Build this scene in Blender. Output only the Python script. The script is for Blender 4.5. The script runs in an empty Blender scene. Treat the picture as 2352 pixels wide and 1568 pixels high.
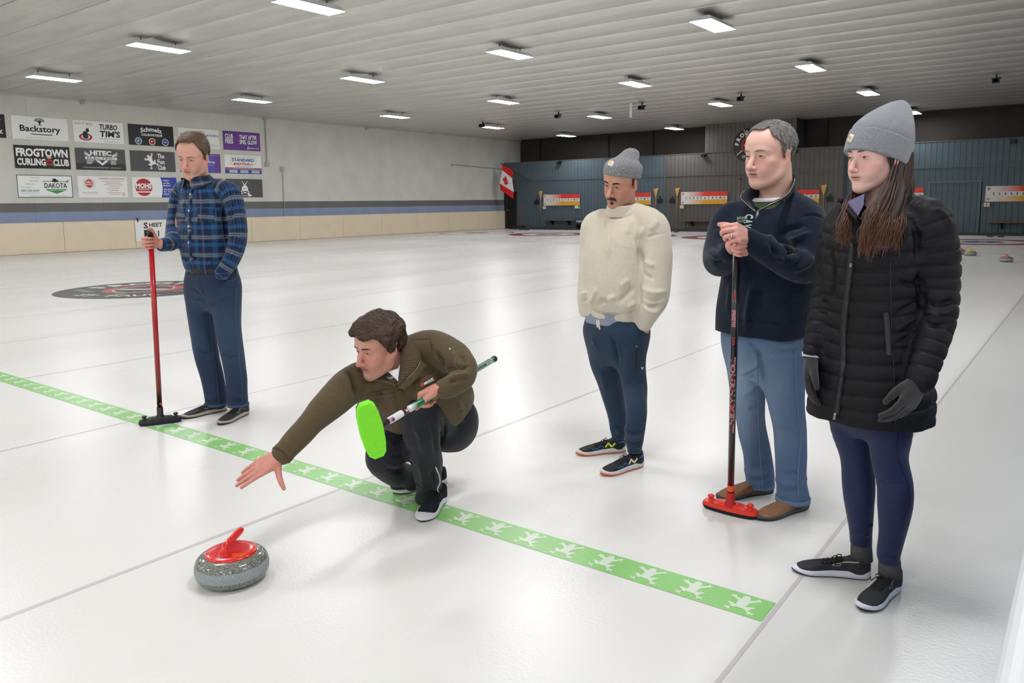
import bpy, bmesh, math, random
import numpy as np
from math import sin, cos, pi, sqrt, radians, atan2
from mathutils import Vector, Matrix
from mathutils.bvhtree import BVHTree

scene = bpy.context.scene
C = scene.collection

# ------------------------------------------------------------------ camera
EYE = np.array([0.0, 0.0, 1.43])
FPX, YAW, PITCH, ROLL, PCX, PCY = 1783.46, .6472, .1302, -.0119, 1176.0, 698.96
def _basis():
    f = np.array([-sin(YAW)*cos(PITCH), cos(YAW)*cos(PITCH), -sin(PITCH)])
    r = np.array([cos(YAW), sin(YAW), 0.0]); u = np.cross(r, f)
    r2 = r*cos(ROLL) + u*sin(ROLL)
    return r2, np.cross(r2, f), f
CR, CU, CF = _basis()
cam_data = bpy.data.cameras.new('camera')
cam_data.sensor_width = 36.0
cam_data.lens = FPX/2352*36.0
cam_data.shift_y = -(784-PCY)/2352
cam_data.clip_start = 0.05
cam = bpy.data.objects.new('camera', cam_data)
C.objects.link(cam)
cam.matrix_world = Matrix(((CR[0], CU[0], -CF[0], EYE[0]), (CR[1], CU[1], -CF[1], EYE[1]),
                           (CR[2], CU[2], -CF[2], EYE[2]), (0, 0, 0, 1)))
scene.camera = cam

# ------------------------------------------------------------------ world, exposure
LAMP_POWER = 50.0
scene.view_settings.view_transform = 'Standard'
scene.view_settings.look = 'None'
scene.view_settings.gamma = 1.0
scene.view_settings.use_curve_mapping = False
scene.view_settings.exposure = 0.0
scene.cycles.max_bounces = 5; scene.cycles.diffuse_bounces = 3; scene.cycles.glossy_bounces = 2; scene.cycles.transmission_bounces = 2
world = bpy.data.worlds.new('world'); scene.world = world
world.use_nodes = True
world.node_tree.nodes['Background'].inputs[0].default_value = (.8, .82, .85, 1)
world.node_tree.nodes['Background'].inputs[1].default_value = 0.25

# ------------------------------------------------------------------ generic helpers
def lin(c):
    out = []
    for v in c[:3]:
        v = v/255.0
        out.append(v/12.92 if v <= .04045 else ((v+.055)/1.055)**2.4)
    return (*out, 1.0)

def ray(u, v):
    return CR*((u-PCX)/FPX) - CU*((v-PCY)/FPX) + CF
def gnd(u, v, z=0.0):
    d = ray(u, v); return EYE + d*((z-EYE[2])/d[2])
HN = np.array([-sin(YAW), cos(YAW), 0.0])      # horizontal, away from the viewer
HR = np.array([cos(YAW), sin(YAW), 0.0])       # horizontal, to the viewer's right

MATS = {}
def mat(name, rgb, rough=.6, metal=0.0, var=0.0, vscale=30.0, bump=0.0, bscale=200.0, spec=None, emit=0.0, attr=None, coat=0.0, sheen=0.0, alpha=None, rgb2=None):
    """plain procedural material; var = brightness mottling, bump = fine relief, attr = colour attribute to read"""
    if name in MATS: return MATS[name]
    m = bpy.data.materials.new(name); m.use_nodes = True
    nt = m.node_tree; b = nt.nodes['Principled BSDF']
    b.inputs['Base Color'].default_value = lin(rgb)
    b.inputs['Roughness'].default_value = rough
    b.inputs['Metallic'].default_value = metal
    if spec is not None: b.inputs['Specular IOR Level'].default_value = spec
    if coat: b.inputs['Coat Weight'].default_value = coat; b.inputs['Coat Roughness'].default_value = .12
    if sheen: b.inputs['Sheen Weight'].default_value = sheen; b.inputs['Sheen Roughness'].default_value = .5
    if emit:
        b.inputs['Emission Color'].default_value = lin(rgb); b.inputs['Emission Strength'].default_value = emit
    tc = nt.nodes.new('ShaderNodeTexCoord')
    src = None
    if attr:
        a = nt.nodes.new('ShaderNodeAttribute'); a.attribute_name = attr
        src = a.outputs['Color']
    if var:
        n = nt.nodes.new('ShaderNodeTexNoise'); n.inputs['Scale'].default_value = vscale
        n.inputs['Detail'].default_value = 2
        nt.links.new(tc.outputs['Object'], n.inputs['Vector'])
        r = nt.nodes.new('ShaderNodeMapRange'); r.inputs[3].default_value = 1-var; r.inputs[4].default_value = 1+var
        r.inputs[1].default_value = .3; r.inputs[2].default_value = .7
        nt.links.new(n.outputs[0], r.inputs[0])
        mx = nt.nodes.new('ShaderNodeMix'); mx.data_type = 'RGBA'; mx.blend_type = 'MULTIPLY'; mx.inputs[0].default_value = 1
        if src: nt.links.new(src, mx.inputs[6])
        else: mx.inputs[6].default_value = lin(rgb)
        if rgb2:
            m2 = nt.nodes.new('ShaderNodeMix'); m2.data_type = 'RGBA'
            m2.inputs[6].default_value = lin(rgb); m2.inputs[7].default_value = lin(rgb2)
            rr = nt.nodes.new('ShaderNodeMapRange'); rr.inputs[1].default_value = .42; rr.inputs[2].default_value = .58
            nt.links.new(n.outputs[0], rr.inputs[0]); nt.links.new(rr.outputs[0], m2.inputs[0])
            src = m2.outputs[2]
        else:
            nt.links.new(r.outputs[0], mx.inputs[7])
            src = mx.outputs[2]
    if src: nt.links.new(src, b.inputs['Base Color'])
    if bump:
        n = nt.nodes.new('ShaderNodeTexNoise'); n.inputs['Scale'].default_value = bscale; n.inputs['Detail'].default_value = 1
        nt.links.new(tc.outputs['Object'], n.inputs['Vector'])
        bp = nt.nodes.new('ShaderNodeBump'); bp.inputs['Strength'].default_value = bump; bp.inputs['Distance'].default_value = .004
        nt.links.new(n.outputs[0], bp.inputs['Height']); nt.links.new(bp.outputs[0], b.inputs['Normal'])
    MATS[name] = m
    return m

def obj(name, verts, faces, material, parent=None, smooth=False):
    me = bpy.data.meshes.new(name)
    me.from_pydata([tuple(map(float, v)) for v in verts], [], [tuple(int(i) for i in f) for f in faces])
    if smooth: me.polygons.foreach_set('use_smooth', np.ones(len(me.polygons), bool))
    if material: me.materials.append(material)
    me.update()
    o = bpy.data.objects.new(name, me); C.objects.link(o)
    if parent: o.parent = parent
    return o
def obj_np(name, V, Q, material, parent=None, smooth=True, color=None, uv=None):
    """quads from numpy arrays"""
    me = bpy.data.meshes.new(name)
    V = np.ascontiguousarray(V, np.float32); Q = np.ascontiguousarray(Q, np.int32)
    k = Q.shape[1]
    me.vertices.add(len(V)); me.vertices.foreach_set('co', V.ravel())
    me.loops.add(Q.size); me.loops.foreach_set('vertex_index', Q.ravel())
    me.polygons.add(len(Q)); me.polygons.foreach_set('loop_start', np.arange(0, Q.size, k, dtype=np.int32))
    me.polygons.foreach_set('use_smooth', np.full(len(Q), smooth, bool))
    if color is not None:
        a = me.color_attributes.new('Col', 'FLOAT_COLOR', 'POINT')
        a.data.foreach_set('color', np.ascontiguousarray(np.c_[color, np.ones(len(V))], np.float32).ravel())
    if uv is not None:
        a = me.attributes.new('cloth', 'FLOAT_VECTOR', 'POINT')
        a.data.foreach_set('vector', np.ascontiguousarray(uv, np.float32).ravel())
    if material: me.materials.append(material)
    me.update(calc_edges=True)
    o = bpy.data.objects.new(name, me); C.objects.link(o)
    if parent: o.parent = parent
    return o
def tag(o, label=None, cat=None, group=None, kind=None):
    if label: o['label'] = label
    if cat: o['category'] = cat
    if group: o['group'] = group
    if kind: o['kind'] = kind
    return o
def empty(name, loc=(0, 0, 0)):
    o = bpy.data.objects.new(name, None); C.objects.link(o); o.location = loc; o.empty_display_size = .1
    return o
def struct(o):
    o['kind'] = 'structure'; return o

class MB:
    """collects boxes, tubes, prisms into one mesh"""
    def __init__(s): s.v = []; s.f = []
    def add(s, v, f):
        n = len(s.v); s.v += [tuple(map(float, p)) for p in v]; s.f += [tuple(i+n for i in q) for q in f]; return s
    def box(s, lo, hi, ax=None, bevel=0):
        x0, y0, z0 = lo; x1, y1, z1 = hi
        v = [(x0,y0,z0),(x1,y0,z0),(x1,y1,z0),(x0,y1,z0),(x0,y0,z1),(x1,y0,z1),(x1,y1,z1),(x0,y1,z1)]
        f = [(0,3,2,1),(4,5,6,7),(0,1,5,4),(1,2,6,5),(2,3,7,6),(3,0,4,7)]
        return s.add(v, f)
    def tube(s, pts, rad, n=12, cap=True):
        pts = [np.array(p, float) for p in pts]
        if not hasattr(rad, '__len__'): rad = [rad]*len(pts)
        V = []; F = []
        up = None
        for i, p in enumerate(pts):
            t = pts[min(i+1, len(pts)-1)] - pts[max(i-1, 0)]
            t = t/(np.linalg.norm(t)+1e-12)
            if up is None:
                a = np.array([0, 0, 1.]) if abs(t[2]) < .9 else np.array([1., 0, 0])
                up = np.cross(t, a)
            up = up - t*(up@t); up /= np.linalg.norm(up)+1e-12
            w = np.cross(t, up)
            for k in range(n):
                a = 2*pi*k/n
                V.append(p + (up*cos(a)+w*sin(a))*rad[i])
        for i in range(len(pts)-1):
            for k in range(n):
                F.append((i*n+k, i*n+(k+1) % n, (i+1)*n+(k+1) % n, (i+1)*n+k))
        if cap:
            F.append(tuple(range(n-1, -1, -1))); F.append(tuple((len(pts)-1)*n+k for k in range(n)))
        return s.add(V, F)
    def lathe(s, prof, o=(0, 0, 0), n=32, ax=(0, 0, 1)):
        """prof: (radius, height) pairs about the axis ax through o"""
        ax = np.array(ax, float); ax /= np.linalg.norm(ax); o = np.array(o, float)
        a = np.cross(ax, [1., 0, 0]) if abs(ax[0]) < .9 else np.cross(ax, [0, 1., 0])
        a /= np.linalg.norm(a); b = np.cross(ax, a)
        V = []; F = []
        for r, h in prof:
            for k in range(n):
                t = 2*pi*k/n; V.append(o + ax*h + (a*cos(t)+b*sin(t))*max(r, 1e-5))
        for i in range(len(prof)-1):
            for k in range(n):
                F.append((i*n+k, i*n+(k+1) % n, (i+1)*n+(k+1) % n, (i+1)*n+k))
        return s.add(V, F)
    def prism(s, outline, base, ux, uy, h):
        """2D outline in the frame (base, ux, uy), extruded by vector h"""
        base, ux, uy, h = (np.array(q, float) for q in (base, ux, uy, h))
        n = len(outline)
        V = [base+ux*x+uy*y for x, y in outline] + [base+ux*x+uy*y+h for x, y in outline]
        F = [tuple(range(n-1, -1, -1)), tuple(range(n, 2*n))] + [(i, (i+1) % n, n+(i+1) % n, n+i) for i in range(n)]
        return s.add(V, F)
    def build(s, name, material, parent=None, smooth=False):
        return obj(name, s.v, s.f, material, parent, smooth)

def shade_auto(o, ang=40):
    """smooth shading with sharp edges kept by angle"""
    me = o.data
    me.polygons.foreach_set('use_smooth', np.ones(len(me.polygons), bool))
    try: me.set_sharp_from_angle(angle=radians(ang))
    except Exception: pass
    return o

_fonts = {}; _text_scene = None
def text_mesh(txt, bold=0.0, res=2):
    """2D vertices and faces of a line of lettering, cap height about 0.7"""
    key = (txt, bold, res)
    if key in _fonts: return _fonts[key]
    cu = bpy.data.curves.new('lettering', 'FONT'); cu.body = txt; cu.resolution_u = res
    cu.offset = bold; cu.fill_mode = 'FRONT'
    global _text_scene
    if _text_scene is None: _text_scene = bpy.data.scenes.new('lettering_bench')
    o = bpy.data.objects.new('lettering', cu); _text_scene.collection.objects.link(o)
    _text_scene.view_layers[0].update(); dg = _text_scene.view_layers[0].depsgraph
    me = o.evaluated_get(dg).to_mesh()
    v = np.array([p.co[:2] for p in me.vertices]); f = [tuple(p.vertices) for p in me.polygons]
    o.evaluated_get(dg).to_mesh_clear()
    bpy.data.objects.remove(o); bpy.data.curves.remove(cu)
    if len(v) == 0: v = np.zeros((3, 2)); f = [(0, 1, 2)]
    _fonts[key] = (v, f)
    return v, f

from mathutils.geometry import tessellate_polygon
def tess(pts):
    if len(pts) <= 4: return [tuple(range(len(pts)))]
    q = [Vector((float(p[0]), float(p[1]), 0)) for p in pts]
    out = []
    for a, b, c in tessellate_polygon([q]):
        ar = (q[b]-q[a]).cross(q[c]-q[a]).z
        if abs(ar) > 1e-12: out.append((a, b, c) if ar > 0 else (a, c, b))
    return out
class Plane:
    """a flat face to print on: origin (lower left), unit axes s and t, outward normal"""
    def __init__(p, o, s, t, n, parent=None):
        p.o, p.s, p.t, p.n = (np.array(q, float) for q in (o, s, t, n)); p.parent = parent; p.lift = .003
    def pts(p, st, lift=None):
        return [p.o + p.s*a + p.t*b + p.n*(p.lift if lift is None else lift) for a, b in st]
    def text(p, txt, x0, y0, x1, y1, m, bold=0.0, slant=0.0, name='lettering', arc=0.0, lift=None):
        v, f = text_mesh(txt, bold)
        lo, hi = v.min(0), v.max(0)
        w = (v-lo)/np.maximum(hi-lo, 1e-9)
        xs = x0 + w[:, 0]*(x1-x0); ys = y0 + w[:, 1]*(y1-y0)
        xs = xs + (ys-y0)*slant
        if arc: ys = ys + arc*(1-(2*w[:, 0]-1)**2)
        return obj(name, p.pts(np.c_[xs, ys], lift), f, m, p.parent)
    def poly(p, st, m, name='print', lift=None):
        return obj(name, p.pts(st, lift), tess(st), m, p.parent)
    def rect(p, x0, y0, x1, y1, m, name='print', lift=None):
        return p.poly([(x0, y0), (x1, y0), (x1, y1), (x0, y1)], m, name, lift)
    def disc(p, x, y, r, m, name='print', lift=None, n=32, ry=None):
        ry = r if ry is None else ry
        return p.poly([(x+r*cos(2*pi*k/n), y+ry*sin(2*pi*k/n)) for k in range(n)], m, name, lift)
    def ring(p, x, y, r0, r1, m, name='print', lift=None, n=40, sy=1.0):
        st = [(x+r1*cos(2*pi*k/n), y+sy*r1*sin(2*pi*k/n)) for k in range(n)] + [(x+r0*cos(2*pi*k/n), y+sy*r0*sin(2*pi*k/n)) for k in range(n)]
        F = [(k, (k+1) % n, n+(k+1) % n, n+k) for k in range(n)]
        return obj(name, p.pts(st, lift), F, m, p.parent)
    def line(p, pts, w, m, name='print', lift=None):
        V = []; F = []
        for i in range(len(pts)-1):
            a = np.array(pts[i], float); b = np.array(pts[i+1], float); d = b-a; d /= np.linalg.norm(d)+1e-9
            q = np.array([-d[1], d[0]])*w/2; n = len(V)
            V += [a+q, a-q, b-q, b+q]; F.append((n, n+1, n+2, n+3))
        return obj(name, p.pts(V, lift), F, m, p.parent)

FROG = [(-.02,.50),(.06,.47),(.10,.38),(.10,.28),(.20,.33),(.30,.44),(.33,.52),(.36,.44),(.46,.46),(.37,.39),(.46,.33),(.34,.34),(.26,.24),
        (.16,.14),(.14,.00),(.13,-.12),(.26,-.05),(.40,-.02),(.30,-.16),(.26,-.30),(.38,-.34),(.50,-.30),(.42,-.38),(.48,-.47),(.36,-.42),(.28,-.50),(.27,-.38),(.16,-.28),
        (.08,-.24),(0,-.26),(-.10,-.24),(-.20,-.30),(-.32,-.36),(-.44,-.32),(-.36,-.40),(-.42,-.48),(-.30,-.43),(-.24,-.50),(-.22,-.36),(-.28,-.20),(-.42,-.08),(-.30,-.06),(-.16,-.12),
        (-.16,.02),(-.18,.14),(-.30,.20),(-.40,.26),(-.50,.24),(-.42,.32),(-.48,.40),(-.38,.36),(-.34,.44),(-.30,.34),(-.20,.28),(-.12,.28),(-.14,.38),(-.09,.47)]
# ================================================================== the setting
XL, YB, ZC = -26.79, 34.85, 4.92          # left wall, back wall, ceiling
YN, XR = -9.0, 5.0                        # where the hall ends behind and beside the viewer
def tc_nodes(m):
    nt = m.node_tree
    return nt, nt.nodes['Principled BSDF'], nt.nodes.new('ShaderNodeTexCoord')

# ice
def ice_material(name, rgb, k=1.0):
    m = bpy.data.materials.new(name); m.use_nodes = True
    nt, b, tc = tc_nodes(m)
    b.inputs['Roughness'].default_value = .24
    b.inputs['Specular IOR Level'].default_value = .36
    n1 = nt.nodes.new('ShaderNodeTexNoise'); n1.inputs['Scale'].default_value = .35; n1.inputs['Detail'].default_value = 2
    mp = nt.nodes.new('ShaderNodeMapping'); mp.inputs['Scale'].default_value = (1, .35, 1)
    nt.links.new(tc.outputs['Object'], mp.inputs[0]); nt.links.new(mp.outputs[0], n1.inputs['Vector'])
    r = nt.nodes.new('ShaderNodeMapRange'); r.inputs[1].default_value = .3; r.inputs[2].default_value = .7; r.inputs[3].default_value = .965; r.inputs[4].default_value = 1.02
    nt.links.new(n1.outputs[0], r.inputs[0])
    mx = nt.nodes.new('ShaderNodeMix'); mx.data_type = 'RGBA'; mx.blend_type = 'MULTIPLY'; mx.inputs[0].default_value = 1
    mx.inputs[6].default_value = lin(rgb); nt.links.new(r.outputs[0], mx.inputs[7]); nt.links.new(mx.outputs[2], b.inputs['Base Color'])
    # pebbled and scraped surface
    v = nt.nodes.new('ShaderNodeTexNoise'); v.inputs['Scale'].default_value = 75; v.inputs['Detail'].default_value = 0
    nt.links.new(tc.outputs['Object'], v.inputs['Vector'])
    n2 = nt.nodes.new('ShaderNodeTexNoise'); n2.inputs['Scale'].default_value = .8; n2.inputs['Detail'].default_value = 1
    mp2 = nt.nodes.new('ShaderNodeMapping'); mp2.inputs['Scale'].default_value = (1, .2, 1)
    nt.links.new(tc.outputs['Object'], mp2.inputs[0]); nt.links.new(mp2.outputs[0], n2.inputs['Vector'])
    rr = nt.nodes.new('ShaderNodeMath'); rr.operation = 'MULTIPLY_ADD'; rr.inputs[1].default_value = .14; rr.inputs[2].default_value = .205
    nt.links.new(n2.outputs[0], rr.inputs[0]); nt.links.new(rr.outputs[0], b.inputs['Roughness'])
    bp = nt.nodes.new('ShaderNodeBump'); bp.inputs['Strength'].default_value = .2; bp.inputs['Distance'].default_value = .002
    nt.links.new(v.outputs[0], bp.inputs['Height']); nt.links.new(bp.outputs[0], b.inputs['Normal'])
    return m
ICE = ice_material('ice', (231, 230, 225))
floor = struct(obj('floor', [(XL-.3, YN, 0), (XR, YN, 0), (XR, YB+3, 0), (XL-.3, YB+3, 0)], [(0, 1, 2, 3)], ICE))
def ice_poly(name, pts, z, m, parent=floor):
    return obj(name, [(x, y, z) for x, y in pts], tess(pts), m, parent)
def ice_strip(name, x0, y0, x1, y1, z, m, parent=floor):
    return ice_poly(name, [(x0, y0), (x1, y0), (x1, y1), (x0, y1)], z, m, parent)
ICE_GREEN = ice_material('ice_green', (146, 206, 122)); ICE_FROG = ice_material('ice_frog_white', (216, 228, 208))
ICE_RED = ice_material('ice_red', (150, 62, 66)); ICE_BLUE = ice_material('ice_blue', (58, 82, 130)); ICE_WHITE = ice_material('ice_white', (236, 236, 233))
ICE_GREY = ice_material('ice_grey_line', (204, 199, 197)); ICE_PALEGREEN = ice_material('ice_pale_green', (176, 204, 180))
ICE_BLACK = ice_material('ice_black', (74, 74, 74)); ICE_LOGORED = ice_material('ice_logo_red', (196, 92, 82)); ICE_LOGOGREEN = ice_material('ice_logo_green', (118, 142, 112))
CENTRES = [-2.99-4.22*k for k in range(6)]
DIVIDERS = [-.82] + [-.82-4.31] + [-.85-4.24*k for k in range(2, 6)]
for k, x in enumerate(CENTRES):
    ice_strip('centre_line', x-.012, -6, x+.012, 33, .0006, ICE_GREY)
for x in DIVIDERS:
    ice_strip('sheet_divider', x-.008, -6, x+.008, 33.2, .0008, ICE_GREY)
hog = ice_strip('hog_line', XL+.1, 2.493, -.832, 2.645, .0012, ICE_GREEN)
for (hy, h2) in ((23.14, 23.24),):
    ice_strip('far_hog_line', XL+.1, hy, -.1, h2, .0012, ICE_PALEGREEN)
for k in range(36):
    x = -.926-.1868*k
    ice_poly('frog_mark', [(x+px*.125, 2.569+py*.128) for px, py in FROG], .0018, ICE_FROG, hog)
def circle(x, y, r, n=48): return [(x+r*cos(2*pi*k/n), y+r*sin(2*pi*k/n)) for k in range(n)]
for k, x in enumerate(CENTRES):
    ice_poly('house_ring', circle(x, 29.1, 1.83), .0010, ICE_RED)
    ice_poly('house_ring', circle(x, 29.1, 1.22 if k < 5 else 1.70), .0016, ICE_WHITE)
    ice_poly('house_ring', circle(x, 29.1, .62), .0022, ICE_BLUE if k in (0, 4) else ICE_RED)
    ice_poly('house_ring', circle(x, 29.1, .15), .0028, ICE_WHITE)
ice_strip('tee_line', XL+.1, 29.08, -.1, 29.12, .0034, ICE_GREY)
# club roundel frozen into the ice
LGX, LGY, LGR = -13.36, 6.96, 1.42
logo = tag(ice_poly('ice_roundel', circle(LGX, LGY, LGR, 64), .0014, ICE_BLACK, None), 'large dark round club logo frozen into the ice behind the man in plaid', 'floor logo')
def lg(pts, z, m, name='emblem'):   # local frame of the roundel: s across (reading direction), t up
    ca, sa = cos(.6), sin(.6)
    return ice_poly(name, [(LGX + (a*ca - b*sa)*LGR, LGY + (a*sa + b*ca)*LGR) for a, b in pts], z, m, logo)
lg(circle(0, -.02, .47), .0020, ICE_LOGORED); lg(circle(0, -.02, .36), .0024, ICE_GREY); lg(circle(0, -.02, .33), .0027, ICE_BLACK)
lg([(-.30, .02), (.30, .02), (.30, -.12), (-.30, -.12)], .0031, ICE_GREY)
def arc_letters(txt, R, a0, a1, h, m, flip=False):
    for k, ch in enumerate(txt):
        if ch == ' ': continue
        a = a0 + (a1-a0)*k/(len(txt)-1)
        v, f = text_mesh(ch, .03)
        c = (v.min(0)+v.max(0))/2; v = (v-c)*h/.7
        up = np.array([cos(a), sin(a)])*(-1 if flip else 1); rt = np.array([up[1], -up[0]])
        pos = np.array([cos(a), sin(a)])*R
        w = pos + v[:, :1]*rt + v[:, 1:]*up
        ca, sa = cos(.6), sin(.6)
        P = [(LGX + (a_*ca - b_*sa)*LGR, LGY + (a_*sa + b_*ca)*LGR, .0030) for a_, b_ in w]
        obj('lettering', P, f, m, logo)
arc_letters('FROGTOWN', .70, radians(165), radians(15), .26, ICE_WHITE)
arc_letters('ST PAUL', .74, radians(235), radians(305), .16, ICE_WHITE, True)
lg([(-.55, -.35), (-.42, -.30), (-.80, -.02), (-.88, -.10)], .0031, ICE_LOGOGREEN); lg([(.55, -.35), (.42, -.30), (.80, -.02), (.88, -.10)], .0031, ICE_LOGOGREEN)
lg([(x*.42, y*.42-.56) for x, y in FROG], .0033, ICE_LOGOGREEN)
for s in (-1, 1): lg([(s*.06, .32), (s*.12, .30), (s*.30, .62), (s*.24, .66)], .0034, ICE_LOGORED)

# left wall: grey sheet panels with painted bands, boards along the ice
def banded_wall():
    m = bpy.data.materials.new('left_wall_paint'); m.use_nodes = True
    nt, b, tc = tc_nodes(m)
    sp = nt.nodes.new('ShaderNodeSeparateXYZ'); nt.links.new(tc.outputs['Object'], sp.inputs[0])
    cr = nt.nodes.new('ShaderNodeValToRGB'); cr.color_ramp.interpolation = 'CONSTANT'
    e = cr.color_ramp.elements
    e[0].position = 0; e[0].color = lin((138, 152, 182)); e[1].position = 1.30/6; e[1].color = lin((108, 108, 105))
    q = e.new(1.585/6); q.color = lin((212, 212, 203))
    dv = nt.nodes.new('ShaderNodeMath'); dv.operation = 'DIVIDE'; dv.inputs[1].default_value = 6
    nt.links.new(sp.outputs[2], dv.inputs[0]); nt.links.new(dv.outputs[0], cr.inputs[0])
    n = nt.nodes.new('ShaderNodeTexNoise'); n.inputs['Scale'].default_value = 1.2; n.inputs['Detail'].default_value = 2
    nt.links.new(tc.outputs['Object'], n.inputs['Vector'])
    r = nt.nodes.new('ShaderNodeMapRange'); r.inputs[3].default_value = .93; r.inputs[4].default_value = 1.05; r.inputs[1].default_value = .3; r.inputs[2].default_value = .7
    nt.links.new(n.outputs[0], r.inputs[0])
    mx = nt.nodes.new('ShaderNodeMix'); mx.data_type = 'RGBA'; mx.blend_type = 'MULTIPLY'; mx.inputs[0].default_value = 1
    nt.links.new(cr.outputs[0], mx.inputs[6]); nt.links.new(r.outputs[0], mx.inputs[7]); nt.links.new(mx.outputs[2], b.inputs['Base Color'])
    b.inputs['Roughness'].default_value = .55
    w = nt.nodes.new('ShaderNodeTexWave'); w.bands_direction = 'Y'; w.inputs['Scale'].default_value = 1.6
    nt.links.new(tc.outputs['Object'], w.inputs['Vector'])
    bp = nt.nodes.new('ShaderNodeBump'); bp.inputs['Strength'].default_value = .12; bp.inputs['Distance'].default_value = .01
    nt.links.new(w.outputs[0], bp.inputs['Height']); nt.links.new(bp.outputs[0], b.inputs['Normal'])
    return m
LWALL = banded_wall()
wall_left = struct(obj('wall_left', [(XL-.03, YN, 0), (XL-.03, YB+2, 0), (XL-.03, YB+2, ZC+.3), (XL-.03, YN, ZC+.3)], [(0, 1, 2, 3)], LWALL))
pm = None
y = 10.63-2.11*9; i = 0
while y < YB-.02:
    y1 = min(y+2.11, YB)
    o = MB().box((XL-.03, y+.002, 0), (XL, y1-.002, ZC+.05)).build('wall_panel', LWALL, wall_left)
    y = y1
BOARD = mat('board_beige', (236, 220, 192), .5, var=.03, vscale=2)
boards = struct(obj('trim_1', [(XL+.0, YN, 0), (XL+.0, 36, 0), (XL+.012, 36, .97), (XL+.012, YN, .97)], [(0, 1, 2, 3)], mat('board_joint', (150, 136, 116), .7)))
y = 11.395-2.335*8
while y < 35.9:
    y1 = min(y+2.335, 35.9)
    MB().box((XL+.012, y+.006, .012), (XL+.05, y1-.006, .975)).build('board_panel', BOARD, boards)
    y = y1
struct(MB().box((XL, YN, .975), (XL+.056, 35.9, .99)).build('trim_2', mat('board_cap', (214, 202, 180), .45), None))
struct(MB().box((XL+.05, YN, 0), (XL+.075, 33.2, .014)).build('trim_3', mat('board_foot', (150, 140, 122), .6), None))

# back wall: grooved siding in three colours, two tiers, with a darker wall further back above it
PL_BLUE = mat('siding_blue', (84, 99, 107), .5, var=.06, vscale=3); PL_GREY = mat('siding_grey', (94, 91, 86), .55, var=.06, vscale=3)
PL_TEAL = mat('siding_teal', (78, 98, 104), .5, var=.06, vscale=3); PL_DARK = mat('wall_brown', (60, 52, 47), .7, var=.08, vscale=2)
GROOVE = mat('siding_groove', (44, 48, 52), .8)
wall_back = struct(obj('wall_back', [(XL-.5, YB+.03, 0), (XR, YB+.03, 0), (XR, YB+.03, 3.6), (XL-.5, YB+.03, 3.6)], [(3, 2, 1, 0)], GROOVE))
_plank = {}
def plank(x0, x1, z0, z1, m):
    key = (round(x1-x0, 3), z0, z1, m.name)
    if key not in _plank:
        w = x1-x0; _plank[key] = MB().box((.005, 0, z0), (w-.005, .03, z1)).build('plank', m, wall_back).data
        o = bpy.data.objects[-1] if False else [q for q in C.objects if q.data == _plank[key]][0]
    else:
        o = bpy.data.objects.new('plank', _plank[key]); C.objects.link(o); o.parent = wall_back
    o.location = (x0, YB, 0)
x = XL-.2
while x < .8:
    x1 = x+.2025
    mid = x+.1
    m = PL_BLUE if mid < -16.95 else (PL_GREY if mid < -8.68 else PL_TEAL)
    if -5.50 < mid < -3.80: plank(x, x1, 2.03, 2.585, m)
    else: plank(x, x1, .0, 2.585, m)
    plank(x, x1, 2.635, 3.6, m)
    x = x1
for (xa, xb, m) in ((XL-.3, -16.97, PL_BLUE), (-16.93, -8.72, PL_GREY), (-8.64, .9, PL_TEAL)):
    MB().box((xa, YB-.03, 2.585), (xb, YB+.03, 2.635)).build('rail', m, wall_back)
MB().box((-17.0, YB-.025, 0), (-16.92, YB+.03, 3.6)).build('batten', PL_GREY, wall_back)
MB().box((-8.74, YB-.03, 0), (-8.62, YB+.03, 3.6)).build('batten', mat('siding_dark', (52, 58, 64), .6), wall_back)
MB().box((XL-.3, YB-.02, 3.6), (.9, YB+.6, 3.63)).build('top_ledge', PL_GREY, wall_back)
upper = struct(obj('wall_back_upper', [(XL-.5, YB+1.6, 3.3), (XR, YB+1.6, 3.3), (XR, YB+1.6, ZC+.3), (XL-.5, YB+1.6, ZC+.3)], [(3, 2, 1, 0)], PL_DARK))
for x in (-25.4, -21.0, -18.4, -9.9, -8.1, -1.9):
    MB().box((x-.03, YB+1.54, 3.4), (x+.03, YB+1.6, ZC)).build('batten', mat('wall_brown_dark', (40, 34, 30), .8), upper)
# the boxed-out panel in the middle that reaches the ceiling
bump = struct(MB().box((-14.94, YB-.02, 3.62), (-10.77, YB+1.4, ZC+.1)).build('wall_back_box', GROOVE, None))
x = -14.94
while x < -10.78:
    MB().box((x+.006, YB-.05, 3.62), (min(x+.2085, -10.77)-.006, YB-.02, ZC+.05)).build('plank', PL_GREY, bump)
    x += .2085
# door in the right part, dark doorway in the left corner
door1 = struct(MB().box((-5.47, YB+.005, .05), (-3.83, YB+.03, 2.0)).build('door_1', GROOVE, None))
x = -5.47
while x < -3.84:
    MB().box((x+.005, YB-.01, .05), (min(x+.2025, -3.83)-.005, YB+.012, 2.0)).build('plank', PL_TEAL, door1); x += .2025
DF = mat('door_frame_teal', (88, 106, 112), .5)
for b in (((-5.57, YB-.04, 0), (-5.47, YB+.02, 2.03)), ((-3.83, YB-.04, 0), (-3.73, YB+.02, 2.03)), ((-5.60, YB-.045, 2.0), (-3.70, YB+.02, 2.08))):
    MB().box(*b).build('door_frame', DF, door1)
door2 = struct(MB().box((-26.55, YB-.012, 0), (-25.98, YB-.002, 1.93)).build('door_2', mat('doorway_black', (16, 17, 18), .7), None))
for b in (((-26.78, YB-.03, 0), (-26.55, YB+.0, 2.02)), ((-26.0, YB-.03, 0), (-25.93, YB+.0, 2.02)), ((-26.78, YB-.03, 1.93), (-25.93, YB+.0, 2.03))):
    MB().box(*b).build('door_frame', mat('doorway_frame', (30, 33, 36), .6), door2)
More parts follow.
